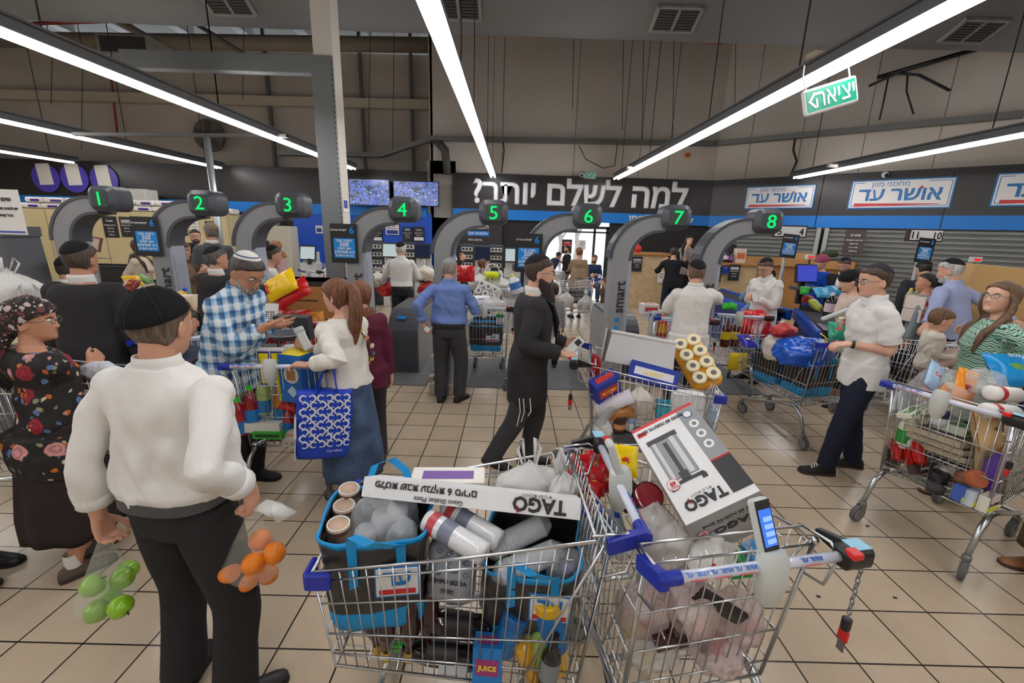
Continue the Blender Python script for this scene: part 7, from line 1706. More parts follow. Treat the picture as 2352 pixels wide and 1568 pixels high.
   # side locks
   if hairkind == 'long':
    for sd in (-1, 1):
     m = MB(); p0 = TH @ (V((.12, sd*.34, .62))*HH); q = sp(.44, sd*.15, .10); limb(m, [p0, TH @ (V((.02, sd*.42, .2))*HH), sp(.52, sd*.13, .03), q, sp(.30, sd*.14, .13)], [.022, .035, .042, .04, .014], 10, flat=.7); m.build('side_lock', hm, root, smooth=True)
 if cap is not None:
  m = MB()
  if capkind in ('kippah', 'big'):
   R0, tilt, zc = (.425, 18, .55) if capkind == 'kippah' else (.47, 20, .50)
   amax = {'kippah': 62, 'big': 76}[capkind] if capd is None else capd
   T2 = TH @ Matrix.Translation(V((-.045, 0, zc))*HH) @ Matrix.Rotation(-rad(tilt), 4, 'Y') @ Matrix.Diagonal((1.16, .92, 1.24, 1))
   pr = []
   for k in range(1, 15):
    t = rad(amax)*k/14; pr.append((R0*HH*math.sin(t)*(1.0), R0*HH*math.cos(t)))
   pr = [(.001, R0*HH)]+pr+[(pr[-1][0]*.97, pr[-1][1]-.006), (pr[-1][0]*.6, pr[-1][1]+.004)]
   m.lathe(pr, 32, T2); o = m.build('kippah', cap, root, smooth=True)
   if capkind == 'big' and detail:
    m = MB()
    for k in range(3):
     an = math.pi*k/3; m.tube([T2 @ (V((math.sin(t)*math.cos(an), math.sin(t)*math.sin(an), math.cos(t)))*(R0*1.006*HH)) for t in [rad(amax)*(q/10-1) for q in range(21)]], .0022, 4)
    m.build('seam', M((22, 22, 24), .8), o)
   if capkind == 'kippah' and detail == 2:
    m = MB(); t = rad(amax-10)
    m.tube([T2 @ (V((math.sin(t)*math.cos(q), math.sin(t)*math.sin(q), math.cos(t)))*(R0*1.01*HH)) for q in [2*math.pi*k/32 for k in range(32)]], .004, 5, loop=True, flat=1); m.build('band', M((70, 96, 150), .7), o)
  elif capkind == 'scarf':
   rs = []
   for z, fl, of in ((.20, -.28, .03), (.34, -.14, .06), (.48, -.02, .075), (.58, .16, .08), (.66, .42, .08), (.74, .46, .085), (.82, .43, .09), (.90, .36, .10), (.97, .2, .10), (1.03, .08, .10)): rs.append(hring(z, of, fl))
   m.rings(rs); o = m.build('headscarf', cap, root, smooth=True)
   m = MB(); b0 = TH @ (V((-.50, 0, .25))*HH); limb(m, [b0+V((.03, 0, .03)), b0, b0+V((-.04, .02, -.10)), b0+V((-.02, .03, -.26))], [.05, .055, .04, .02], 10); m.build('scarf_tail', cap, root, smooth=True)
  elif capkind == 'wrap':
   m.sph((0, 0, 0), (.50*HH, .43*HH, .40*HH), 10, TH @ Matrix.Translation(V((-.06, 0, .72))*HH)); m.sph((0, 0, 0), (.22*HH, .2*HH, .2*HH), 8, TH @ Matrix.Translation(V((-.50, 0, .60))*HH)); m.build('headscarf', cap, root, smooth=True)
  elif capkind == 'hairband':
   m.tube([TH @ (head_point(z, t, .06, False)*HH) for z, t in ((.5, 1.6), (.72, 1.55), (.9, 1.45), (1.0, 0), (.9, -1.45), (.72, -1.55), (.5, -1.6))], .012, 6); m.build('hairband', cap, root, smooth=True)
 if beard is not None:
  bm = hairmat(beard); m = MB(); rs = []
  L = beardlen
  zs = [(-L, .46, .06), (-L*.85, .58, .15), (-L*.55, .60, .22), (-L*.2, .54, .26), (.0, .49, .28), (.08, .465, .29), (.15, .455, .305), (.20, .425, .315), (.26, .36, .322), (.34, .20, .330), (.44, .08, .336)] if L else [(-.06, .30, .10), (0, .39, .20), (.05, .43, .245), (.12, .432, .275), (.18, .42, .29), (.24, .34, .305), (.32, .20, .318), (.42, .08, .330)]
  for z, f_, w_ in zs:
   rg = []
   for j in range(24):
    t = 2*math.pi*j/24; c_, s_ = math.cos(t), math.sin(t); bb = .02
    n_ = 1+.035*math.sin(7*t+z*20)+.02*math.sin(13*t-z*31); bb = .02 if z > 0 or not L else -.2
    rg.append(TH @ (V(((f_ if c_ > 0 else bb)*c_*n_, w_*s_, z))*HH))
   rs.append(rg)
  m.rings(rs); m.build('beard', bm, root, smooth=True)
  m = MB(); m.tube([TH @ (V((.40+.045*math.cos(q*1.2), .12*q, .285-.05*abs(q)))*HH) for q in (-1.2, -.6, 0, .6, 1.2)], [.018*HH, .032*HH, .03*HH, .032*HH, .018*HH], 8); m.build('moustache', bm, root, smooth=True)
 # ---- trousers / skirt
 if bottom is not None:
  kind, bm = bottom[0], bottom[1]
  if kind == 'trousers':
   m = MB(); torso(m, .97, .004, -.10, .10)
   for (HJ, K_, A_, fwd, fp, fz) in LEG:
    limb(m, [HJ+V((0, 0, .03)), HJ.lerp(K_, .35), K_, K_.lerp(A_, .5), A_+V((0, 0, -.015))], [r_*(.5+.5*g) for r_ in (.102, .097, .078, .072, .066 if len(bottom) < 3 else bottom[2])], 14, cap=False)
   remesh(m, 'trousers', bm, root, max(vox, .008), 3, .006, .2, int(abs(X)*100))
  else:
   hz = bottom[2]; fl = bottom[3] if len(bottom) > 3 else .27
   m = MB(); rs = []; K = 14
   for i in range(K+1):
    t = i/K; z = (pel+.10)*(1-t)+hz*t; k = min(1, t*1.25)**.8
    w_ = .158*g*(1-k)+fl*k; d_ = .118*g*(1-k)+fl*.92*k
    rs.append([V((d_*math.cos(q)*(1+.05*t*math.sin(9*q+1)), w_*math.sin(q)*(1+.05*t*math.sin(9*q+1)), z+.012*t*math.sin(4*q))) for q in [2*math.pi*j/56 for j in range(56)]])
   rs = rs+[[p*.98+V((0, 0, .01)) for p in rs[-1]]]
   m.rings(list(reversed(rs))); m.build('skirt', bm, root, smooth=True)
 # ---- top
 def sleeves(m, add, end):
  for nm, sd in (('L', 1), ('R', -1)):
   W_, A = WRI[nm]; E_ = ELB[nm]; S_ = SHO[nm]
   fa = (W_-E_)
   if end == 'long': pts, rr = [S_+V((0, -sd*.035, .004)), S_.lerp(E_, .5), E_, E_.lerp(W_, .5), W_-fa*.04], [.062, .057, .050, .047, .042]
   elif end == 'rolled': pts, rr = [S_+V((0, -sd*.035, .004)), S_.lerp(E_, .5), E_, E_.lerp(W_, .45), E_.lerp(W_, .72)], [.062, .056, .050, .048, .046]
   else: pts, rr = [S_+V((0, -sd*.035, .004)), S_.lerp(E_, .45), S_.lerp(E_, .82)], [.064, .064, .066]
   limb(m, pts, [r_+add for r_ in rr], 14, cap=False)
   m.sph(S_+V((0, -sd*.02, -.012)), .068+add, 10)
   if end == 'rolled':
    ax = fa.normalized(); c0 = E_.lerp(W_, .68)
    mm = MB(); mm.tube([c0-ax*.028, c0-ax*.02, c0+ax*.02, c0+ax*.028], [.046+add, .054+add, .054+add, .046+add], 16); mm.build('rolled_cuff', top[1], root, smooth=True)
 if top is not None:
  kind, tm = top[0], top[1]
  hd = hem if hem is not None else (.02 if kind == 'tucked' else -.12)
  m = MB(); bl = .018 if kind == 'tucked' else .012
  torso(m, 1.0 if jacket is None else .86, bl if jacket is None else 0, hd if hd > -.1 else -.10, .56 if collar is not None and jacket is None else .53)
  if hd < -.10:
   m2 = V((0, 0, 0)); rs = []
   for q in range(5):
    z = PV.z+hd+(.05-hd)*q/4
    rs.append([V(((.146+.02*fem)*math.cos(t)*g, (.194+.015*fem)*math.sin(t)*g, z)) for t in [2*math.pi*j/24 for j in range(24)]])
   m.rings(rs)
  if jacket is None: sleeves(m, .004, sleeve)
  remesh(m, {'tucked': 'shirt', 'loose': 'shirt'}.get(kind, kind), tm, root, max(vox, .008), 2, .024 if detail else .012, .17, int(abs(Y)*100))
 if jacket is not None:
  jm, jh = jacket
  m = MB(); torso(m, 1.03, .024, -.10, .53, wk=1.02, xo=-.012)
  rs = []
  for q in range(4):
   z = PV.z+jh+(-.06-jh)*q/3
   rs.append([V((-.016+.150*math.cos(t)*g, .200*math.sin(t)*g, z)) for t in [2*math.pi*j/28 for j in range(28)]])
  m.rings(rs)
  sleeves(m, .014, 'long')
  for nm in ('L', 'R'): m.sph(SHO[nm]+V((0, (-.02 if nm == 'L' else .02), -.014)), .078, 10)
  remesh(m, 'jacket', jm, root, max(vox, .009), 4, .006, .26, int(abs(X+Y)*90))
  if detail:
   for sd in (-1, 1):
    m = MB(); pts = [(sp(.545, sd*.062, .03), .02), (sp(.47, sd*.085, .128), .042), (sp(.36, sd*.075, .158+belly*.6), .05), (sp(.22, sd*.03, .165+belly), .012)]
    m.tube([p for p, _ in pts], [r_ for _, r_ in pts], 8, flat=.25, up=(1, 0, 0)); m.build('lapel', jm, root, smooth=True)
   m = MB(); torso(m, 1.0, .034, .0, .53, wk=.26, xo=.02); m.build('shirt_front', WSHIRT, root, smooth=True)
   m = MB()
   for k in range(4):
    W_, A = WRI['R']; E_ = ELB['R']; m.sph(W_.lerp(E_, .07+.05*k)+V((0, -.05, -.0)), .007, 4)
   m.build('cuff_buttons', BLACKP, root)
 if collar is not None:
  m = MB(); rs = []
  for (dz, k) in ((-.038, 1.36 if jacket is None else 1.12), (-.018, 1.22 if jacket is None else 1.12), (.020, 1.12), (.042, 1.07), (.042, .96), (-.01, .98)):
   rs.append([sp(.555+dz, .068*k*math.sin(t)*(1.0 if not fem else .9), -.012+.064*k*math.cos(t)+(.012 if dz < 0 else 0)) for t in [2*math.pi*j/28 for j in range(28)]])
  m.rings(rs, caps=False); m.build('collar', collar, root, smooth=True)
 if belt is not None:
  m = MB(); rs = []
  for dz, k in ((-.02, 1), (-.02, 1.045), (.02, 1.045), (.02, 1)):
   rs.append([sp(.055+dz, (.176+.02*(g-1)*6*.5)*k*math.copysign(abs(math.sin(t))**.8, math.sin(t)), (-.003)+(.134+.01*(g-1)*5)*k*math.copysign(abs(math.cos(t))**.8, math.cos(t))) for t in [2*math.pi*j/36 for j in range(36)]])
  m.rings(rs, loop=True, caps=False); smooth_angle(m.build('belt', belt, root), 50)
 # ---- shoes
 if shoes is not None:
  for (HJ, K_, A_, fwd, fp, fz) in LEG:
   lat = V((-fwd.y, fwd.x, 0)); T2 = Matrix.Translation(A_-V((0, 0, .085))) @ Matrix(((fwd.x, lat.x, 0), (fwd.y, lat.y, 0), (0, 0, 1))).to_4x4() @ (Matrix.Translation((.13, 0, 0)) @ Matrix.Rotation(rad(fp), 4, 'Y') @ Matrix.Translation((-.13, 0, 0)))
   secs = [(-.085, .020, .050), (-.075, .033, .078), (-.045, .040, .094), (.01, .041, .098), (.06, .043, .082), (.11, .048, .060), (.155, .046, .050), (.185, .034, .044), (.198, .016, .034)]
   rs = []
   for x, w_, hh in secs:
    rs.append([T2 @ V((x, w_*math.cos(t)*(1 if math.sin(t) < .2 else .92), .014 if math.sin(t) < 0 and abs(math.cos(t)) < .999 and False else .012+max(0, (hh-.012)*math.sin(t)**.8 if math.sin(t) > 0 else 0))) for t in [2*math.pi*j/18 for j in range(18)]])
   m = MB(); m.rings(rs); sh = m.build('shoe', shoes, root, smooth=True)
   rs = [[T2 @ V((x*1.015, w_*1.06*c_, zz)) for zz, c_ in ((0, -1), (.018, -1), (.018, 1), (0, 1))] for x, w_, hh in secs]
   m = MB(); m.rings(rs); m.build('sole', M((28, 27, 27), .7) if shoes is SHOEB else M((60, 50, 42), .7), sh)
 return root, dict(sp=sp, W=WRI, E=ELB, S=SHO, TH=TH, M4=M4, LEG=LEG)
def toloc(M4, p): return M4.inverted() @ V(p)
def hatpx(px, py, Y):
 """ground X and height so that the crown of the head projects to px,py at depth Y"""
 p = at(px, py, Y); return p.x, p.z
def arm_to(X, Y, h, face, world, pole=(-1, .6, -.3), d=None, n=None, c=.6, **kw):
 M4 = TR((X, Y, 0), rad(face), 0, 0, h/1.75); q = toloc(M4, world)
 R = M4.to_3x3().inverted()
 r = dict(h=tuple(q), pole=pole, c=c, **kw)
 if d is not None: r['d'] = tuple((R @ V(d)).normalized())
 if n is not None: r['n'] = tuple((R @ V(n)).normalized())
 return r
BIGCAP = cloth((30, 30, 32), .8, .95); CAPB = cloth((36, 35, 38), .4, .9)
# 1 ---- man with fruit bags, seen from behind
X1, Y1, H1, F1 = hatpx(335, 672, 1.47)[0], 1.47, hatpx(335, 672, 1.47)[1], 82
hl, hr = at(236, 1222, 1.42), at(580, 1160, 1.42)
aL = arm_to(X1, Y1, H1, F1, hl+V((0, 0, .07)), pole=(-.9, .8, -.2), d=(.05, .1, -1), n=(1, 0, 0), c=(.9, .95, 1.0, 1.05), th=.8)
aR = arm_to(X1, Y1, H1, F1, hr+V((0, 0, .07)), pole=(-.9, -.8, -.2), d=(-.05, .1, -1), n=(-1, 0, 0), c=(.9, .95, 1.0, 1.05), th=.8)
man, info1 = person('man in white shirt and black skullcap from behind with fruit bags', X1, Y1, H1, F1, girth=1.27, belly=.01, lean=1, hyaw=4, hpit=6, arms=dict(L=aL, R=aR), top=('tucked', WSHIRT), sleeve='rolled', collar=WSHIRT, bottom=('trousers', BLK, .078), belt=M((70, 70, 72), .6), hair=(98, 84, 72), cap=BIGCAP, capkind='big', capd=72, vox=.0055, detail=1, skin=SKIN, feet=((-.02, .12, 0, 16, 0), (-.06, -.16, 0, -42, 0)), shw=1.2)
# fruit and bags
GRN = M((134, 186, 30), .3, noise=.12, nscale=14, coat=.3); ORG = M((240, 132, 16), .42, noise=.06, nscale=20, bump=.35, bscale=140, coat=.2)
def fruit(kind, c, r, label):
 o = empty(kind, M4=W3(c, c[0]*40, c[2]*20)); tag(o, label, kind, 'green apples in the bag' if kind == 'apple' else 'oranges in the bag')
 if kind == 'apple':
  m = MB(); m.lathe([(.004, -.82*r), (.22*r, -.90*r), (.5*r, -.82*r), (.85*r, -.45*r), (1.0*r, .08*r), (.92*r, .5*r), (.62*r, .82*r), (.3*r, .86*r), (.06*r, .68*r)], 24); m.build('flesh', GRN, o, smooth=True)
  m = MB(); m.tube([(0, 0, .66*r), (.05*r, 0, .95*r), (.14*r, 0, 1.12*r)], .003, 5); m.build('stem', M((80, 60, 36), .8), o)
 else:
  m = MB(); m.sph((0, 0, 0), (r, r, r*.95), 14); m.build('peel', ORG, o, smooth=True)
  m = MB(); m.lathe([(.09*r, .93*r), (.05*r, .965*r)], 8); m.build('navel', M((120, 130, 50), .7), o)
for i, (px, py, Y) in enumerate(((212, 1345, 1.40), (222, 1402, 1.38), (276, 1392, 1.36), (282, 1328, 1.46), (252, 1370, 1.50), (292, 1310, 1.56))):
 fruit('apple', at(px, py, Y), .042, ['green apple at the upper left of the clear bag', 'green apple at the lower left of the clear bag', 'green apple at the lower right of the clear bag', 'green apple at the upper right of the clear bag', 'green apple in the middle behind the others', 'green apple farthest back against the trousers'][i])
for i, (px, py, Y) in enumerate(((527, 1313, 1.40), (582, 1294, 1.36), (630, 1270, 1.40), (566, 1333, 1.44), (597, 1240, 1.44), (615, 1318, 1.48))):
 fruit('orange', at(px, py, Y), .041, ['orange at the left of the clear bag', 'orange at the front middle of the clear bag', 'orange at the right of the clear bag', 'orange at the bottom of the clear bag', 'topmost orange in the clear bag', 'orange behind the right bottom of the clear bag'][i])
def fruit_bag(top, c, rx, ry, rz, label, seed, tail=None):
 o = empty('produce_bag', M4=Matrix.Translation(c)); tag(o, label, 'plastic bag', 'clear produce bags')
 t = V(top)-V(c); K = 16; N = 40; rs = []
 for i in range(K+1):
  u = i/K; ce = V((0, 0, 0)).lerp(t, max(0, (u-.45)/.55)) if u > .45 else V((0, 0, 0))
  a = math.pi*(.06+.50*min(1, u/.45));
  if u <= .45: k = math.sin(a); z = -math.cos(a)*rz
  else: k = 1-(u-.45)/.55*.86; z = rz*.06*(1-(u-.45)/.55)
  k = max(k, .14)
  rg = []
  for j in range(N):
   q = 2*math.pi*j/N; w = 1+.05*math.sin(3*q+seed)+(.10*math.sin(11*q+seed)*(u-.3) if u > .3 else 0)+.03*noise.noise(V((math.cos(q)*2, math.sin(q)*2, u*5+seed)))
   rg.append(ce+V((rx*k*w*math.cos(q), ry*k*w*math.sin(q), z)))
  rs.append(rg)
 m = MB(); m.rings(rs, caps=False); m.build('film', film((230, 234, 228), .19, .2, name='produce_film', bump=.3), o, smooth=True)
 if tail:
  m = MB(); m.tube([t+V(p) for p in tail], [.012, .03, .035, .03, .02], 10, flat=.5); m.build('loose_end', film((236, 238, 236), .5, .3, name='film_tail', bump=.5), o, smooth=True)
fruit_bag(hl-V((0, 0, .02)), at(245, 1365, 1.43), .088, .10, .088, 'clear plastic bag of green apples hanging from the man\'s left hand', 1)
fruit_bag(hr-V((0, 0, .02)), at(580, 1290, 1.42), .105, .085, .09, 'clear plastic bag of oranges hanging from the man\'s right hand', 2, [(0, 0, 0), (.04, 0, .02), (.09, -.01, .01), (.12, -.01, -.005), (.09, -.02, -.02)])
# 2 ---- woman with headscarf and floral blouse
xw, hw = hatpx(52, 684, 2.12)
w2, i2 = person('woman in black floral blouse, dark skirt and patterned headscarf looking right', xw-.03, 2.14, hw-.015, 68, girth=1.22, belly=.02, fem=True, hyaw=-44, hpit=2, top=('loose', FLORAL), hem=-.20, bottom=('skirt', cloth((52, 44, 44), .5), .30, .26), capkind='scarf', cap=SCARF, hair=None, glasses=True, detail=1, vox=.0065, skin=SKIN2, shoes=M((92, 82, 70), .8, bump=.3, bscale=120), arms=dict(R=arm_to(xw-.03, 2.14, hw, 68, at(205, 835, 2.35), pole=(-1, -.6, -.5)), L=arm_to(xw-.03, 2.14, hw, 68, at(120, 860, 2.5), pole=(-1, .6, -.5))), shw=1.1, feet=((.04, .09, 0, 5, 0), (-.08, -.07, 0, -12, 0)))
m = MB(); c = V((i2['M4'] @ V((-.08, -.07, .13)))); m.lathe([(.040, -.045), (.043, .0), (.041, .045)], 14, Matrix.Translation(V((-.085, -.07, .125))), cap=False); m.build('sock', M((226, 224, 220), .8), w2, smooth=True)
g = g_bag(W3(at(228, 848, 2.3)-V((0, 0, .05)), .2), 'white cloth bundle in the hand of the woman in the floral blouse', .09, .05, .05, 101, M((206, 208, 216), .7, bump=.5, bscale=20), name='cloth_bundle', cat='cloth', handles=False, knot=False)
# stranger's shoe at the left edge
person('person mostly beyond the left edge, only a black leather shoe in view', -3.0, 2.02, 1.74, -5, top=('loose', BSUIT), bottom=('trousers', BLK), hair=(40, 36, 34), vox=.014, feet=((.0, .1, 0, 10, 0), (.08, -.06, 0, 5, -4)))
# 3 ---- man in black jacket from behind
X, h = hatpx(172, 556, 3.2)
person('man in black jacket and black skullcap seen from behind on the left', X, 3.2, h, 95, girth=1.12, top=('tucked', WSHIRT), collar=WSHIRT, jacket=(BSUIT, -.22), bottom=('trousers', BLK), hair=(74, 60, 52), cap=CAPB, vox=.009, skin=SKIN2, shw=1.14, capd=58)
X, h = hatpx(158, 590, 3.9)
person('person in white shirt bending in front of the man in the black jacket', X, 3.75, h+.02, 95, girth=1.15, lean=12, top=('tucked', WSHIRT), collar=WSHIRT, bottom=('trousers', BLK), hair=(60, 50, 44), cap=CAPB, vox=.013, shw=1.15)
# 5 ---- man in plaid shirt
X5, h5 = hatpx(556, 586, 2.95); X5 -= .20; F5 = -8
pl = person('man in blue plaid shirt and white knitted skullcap holding out his hands', X5, 2.97, h5+.06, F5, girth=1.14, belly=.025, lean=7, bend=14, hyaw=-12, hpit=18, arms=dict(L=arm_to(X5, 2.97, h5+.06, F5, at(622, 742, 3.03), pole=(-.6, .7, -1), d=(1, .05, .08), n=(.0, -.3, 1), c=(.12, .15, .2, .25), th=.4), R=arm_to(X5, 2.97, h5+.06, F5, at(612, 748, 2.80), pole=(-.6, -.7, -1), d=(1, .22, -.02), n=(0, .35, 1), c=(.15, .18, .22, .28), th=.5)), top=('loose', PLAID), hem=-.16, sleeve='rolled', collar=PLAID, bottom=('trousers', BLK), hair=(62, 54, 50), cap=M((222, 218, 212), .85, bump=.5, bscale=160), capd=50, beard=(150, 140, 132), glasses=True, detail=2, vox=.0055, skin=SKIN2, brow=(50, 44, 40), shw=1.06)
# 6 ---- man reaching for the snack bag
X, h = hatpx(490, 568, 4.6)
person('man in black jacket seen from behind reaching towards the yellow snack bag', X, 4.6, h, 70, girth=1.12, hyaw=-20, arms=dict(R=arm_to(X, 4.6, h, 70, at(618, 665, 4.35), pole=(-.5, -.5, -1))), top=('tucked', WSHIRT), collar=WSHIRT, jacket=(BSUIT, -.22), bottom=('trousers', BLK), hair=(92, 88, 86), cap=CAPB, vox=.010, skin=SKIN, shw=1.12, capd=56)
X, h = hatpx(588, 560, 5.6)
person('man in white shirt bending over goods behind gate 3', X, 5.6, h, 40, lean=14, top=('tucked', WSHIRT), bottom=('trousers', BLK), hair=(70, 60, 54), cap=CAPB, vox=.014, arms=dict(R=arm_to(X, 5.6, h, 40, at(640, 655, 5.7))))
# 8, 9 ---- girls
X8, h8 = hatpx(783, 642, 2.86)
F8 = 150
g8 = person('girl with brown ponytail in white blouse and denim skirt, back to the viewer', X8, 2.88, h8, F8, fem=True, lean=3, hyaw=14, hpit=10, arms=dict(L=arm_to(X8, 2.88, h8, F8, at(708, 838, 2.66), pole=(-.6, 1, -.4), d=(-1, -.1, .1), n=(0, 0, -1), c=.6), R=arm_to(X8, 2.88, h8, F8, at(710, 798, 2.95), pole=(-1, -.6, -.6), d=(-.9, -.1, .4), n=(.1, 1, .1), c=.8)), top=('tucked', cloth((228, 224, 216), .15, .75, .02)), sleeve='rolled', bottom=('skirt', DENIM, .22, .235), hair=(112, 70, 46), hairkind='pony', detail=1, vox=.0065, skin=SKIN3, brow=(90, 60, 44), shoes=M((52, 48, 46), .7))
g8r, g8i = g8
m = MB(); sp8 = g8i['sp']
pts = [sp8(.53, .06, .06), sp8(.52, .02, -.085), sp8(.44, -.04, -.138), sp8(.33, -.11, -.148), sp8(.22, -.16, -.10), sp8(.16, -.175, -.02)]
m.tube([p for p in pts], [.014]*6, 8, flat=.35); st = m.build('flowered_strap', M((92, 60, 50), .7), g8r, smooth=True)
for k in range(9):
 t = k/8*4.99; i = int(t); p = pts[i].lerp(pts[i+1], t-i); nrm = V((-1, -.1, .1)).normalized(); c0 = p+nrm*.016
 m = MB(); m.mat(M(((206, 120, 90), (226, 222, 214), (60, 80, 130), (226, 190, 70))[k % 4], .7))
 for q in range(6): m.sph(c0+V((0, .013*math.cos(q*1.047), .013*math.sin(q*1.047))), (.005, .0085, .0085), 4)
 m.mat(M((236, 200, 60), .6)).sph(c0+nrm*.004, .006, 4); m.build('embroidered_flower', None, st)
o = empty('handheld_scanner', M4=W3(at(700, 785, 2.93), rad(30), rad(-50), rad(-20))); tag(o, 'grey handheld scanner held by the girl with the ponytail', 'scanner')
m = MB(); m.rbox((0, 0, .02), (.06, .028, .19), .025, ax=1); m.build('casing', M((200, 202, 200), .4), o); m = MB(); m.rbox((0, 0, .105), (.07, .05, .05), .015); m.build('scan_head', M((186, 190, 188), .4), o)
X, h = hatpx(828, 645, 3.35)
person('girl with loose wavy hair in maroon top and dark trousers beside the ponytail girl', X, 3.35, h, 120, fem=True, hyaw=-10, top=('loose', cloth((98, 40, 60))), hem=-.14, bottom=('trousers', cloth((62, 60, 62))), hair=(118, 72, 46), hairkind='mid', vox=.011, skin=SKIN3, shoes=M((52, 48, 46), .7))
# shopping bag with scroll print
bc = at(738, 975, 2.66)
o = empty('tote_bag', M4=W3(bc-V((0, 0, .22)), rad(24), 0, rad(5)) @ Matrix.Scale(1.08, 4)); tag(o, 'blue shopping bag with white scroll pattern on the arm of the ponytail girl', 'shopping bag')
BAGB = M((16, 66, 196), .5, bump=.4, bscale=14); WP = M((226, 228, 232), .5)
m = MB(); rs = []
for z, w, d in ((0, .30, .10), (.03, .31, .11), (.15, .315, .13), (.3, .315, .12), (.40, .31, .08), (.43, .31, .06)):
 rs.append([V((w/2*math.copysign(abs(math.cos(t))**.5, math.cos(t))+.006*math.sin(z*30+t*3), d/2*math.copysign(abs(math.sin(t))**.7, math.sin(t))+.004*math.sin(z*25+t*2), z)) for t in [2*math.pi*j/40 for j in range(40)]])
m.rings(rs); m.build('bag_body', BAGB, o, smooth=True)
m = MB()
for r_ in range(8):
 for c_ in range(6):
  cx, cz = -.118+.047*c_+(.0 if r_ % 2 else .01), .105+.042*r_
  fl = 1 if (r_+c_) % 2 else -1; y0 = -.058-.012*math.sin(math.pi*min(1, cz/.3))*0-.009
  pp = [V((cx+fl*.018*math.cos(t), y0, cz+.019*math.sin(t))) for t in [.8+k*.45 for k in range(11)]]
  m.tube(pp, [.003, .0045, .0055, .006, .006, .006, .0055, .0048, .004, .0034, .003], 5, flat=.5, up=(0, 1, 0)); m.sph(pp[0], .005, 4); m.sph(pp[-1], .0045, 4)
m.build('scroll_print', WP, o)
text('Carrefour', .022, WP, o, TR((.06, -.062, .055), 0, math.pi/2))
m = MB(); m.rings([[V((-.157, y, z+dz)) for y, dz in ((-.05, 0), (.05, 0))]+[V((-.163, y, z+dz)) for y, dz in ((.05, 0), (-.05, 0))] for z in (.0, .1)], caps=True); m.box((-.16, 0, .2), (.012, .09, .12)); m.build('side_swirl', WP, o)
m = MB()
for s in (-1, 1): m.tube([(-.05+.0, s*.035, .40), (-.02, s*.03, .52), (.02, 0, .60), (.05, s*.03, .52), (.07, s*.035, .40)], .009, 6, flat=.4)
m.build('carry_strap', BAGB, o, smooth=True)
# 10-14 ---- people behind the left gates
def far(label, px, py, Y, face, **k):
 X, h = hatpx(px, py, Y); k.setdefault('vox', .015)
 hmin = k.pop('hfix', None)
 arms = k.pop('reach', None)
 if arms: k['arms'] = {nm: arm_to(X, Y, h, face, at(*p)) for nm, p in arms.items()}
 return person(label, X, Y, h, face, **k)
TEE = lambda c: ('loose', cloth(c))
far('woman with long brown hair and white bow in a brown top, facing right', 408, 553, 5.7, 10, fem=True, top=TEE((128, 108, 86)), bottom=('skirt', BLK, .3), hair=(100, 66, 44), hairkind='long', reach=dict(L=(468, 625, 5.9), R=(460, 630, 5.5)), hpit=12, detail=1, cap=M((226, 222, 214), .7), capkind='hairband', vox=.011)
far('woman in cream top half hidden behind gate 2', 312, 550, 6.9, 20, fem=True, top=TEE((206, 192, 174)), bottom=('skirt', BLK, .3), hair=(70, 48, 38), hairkind='long', reach=dict(R=(335, 625, 6.9)), hpit=15)
far('bearded cashier in dark suit and glasses behind the left checkout', 447, 527, 8.4, -70, top=('tucked', WSHIRT), jacket=(cloth((40, 46, 56)), -.2), bottom=('trousers', BLK), hair=(50, 40, 36), beard=(50, 38, 32), glasses=True, hyaw=20, detail=1, vox=.012)
far('man in grey vest and striped skullcap seen from behind', 482, 513, 6.8, 120, girth=1.1, top=('loose', cloth((84, 86, 92))), collar=WSHIRT, bottom=('trousers', BLK), hair=(110, 104, 100), cap=cloth((120, 108, 90)), hyaw=25)
far('fair-haired woman in pink cardigan at the blue wall', 636, 553, 8.3, 190, fem=True, top=TEE((206, 172, 172)), bottom=('trousers', BLK), hair=(150, 100, 66), hairkind='mid', hpit=20, reach=dict(L=(618, 605, 8.2)))
ct = at(425, 702, 3.5)
person('small child in grey-blue jacket and black cap sitting in the trolley', ct.x, 3.5, 1.05, -60, pel=.42, seated=True, headscale=1.45, feet=((.34, .1, .12, 0, 0), (.34, -.1, .12, 0, 0)), top=TEE((112, 118, 142)), hem=-.04, bottom=('trousers', BLK), hair=(60, 48, 40), cap=CAPB, vox=.014, capd=70, z0=ct.z-.82, arms=dict(L=dict(h=(.30, .12, .60)), R=dict(h=(.28, -.12, .58))))
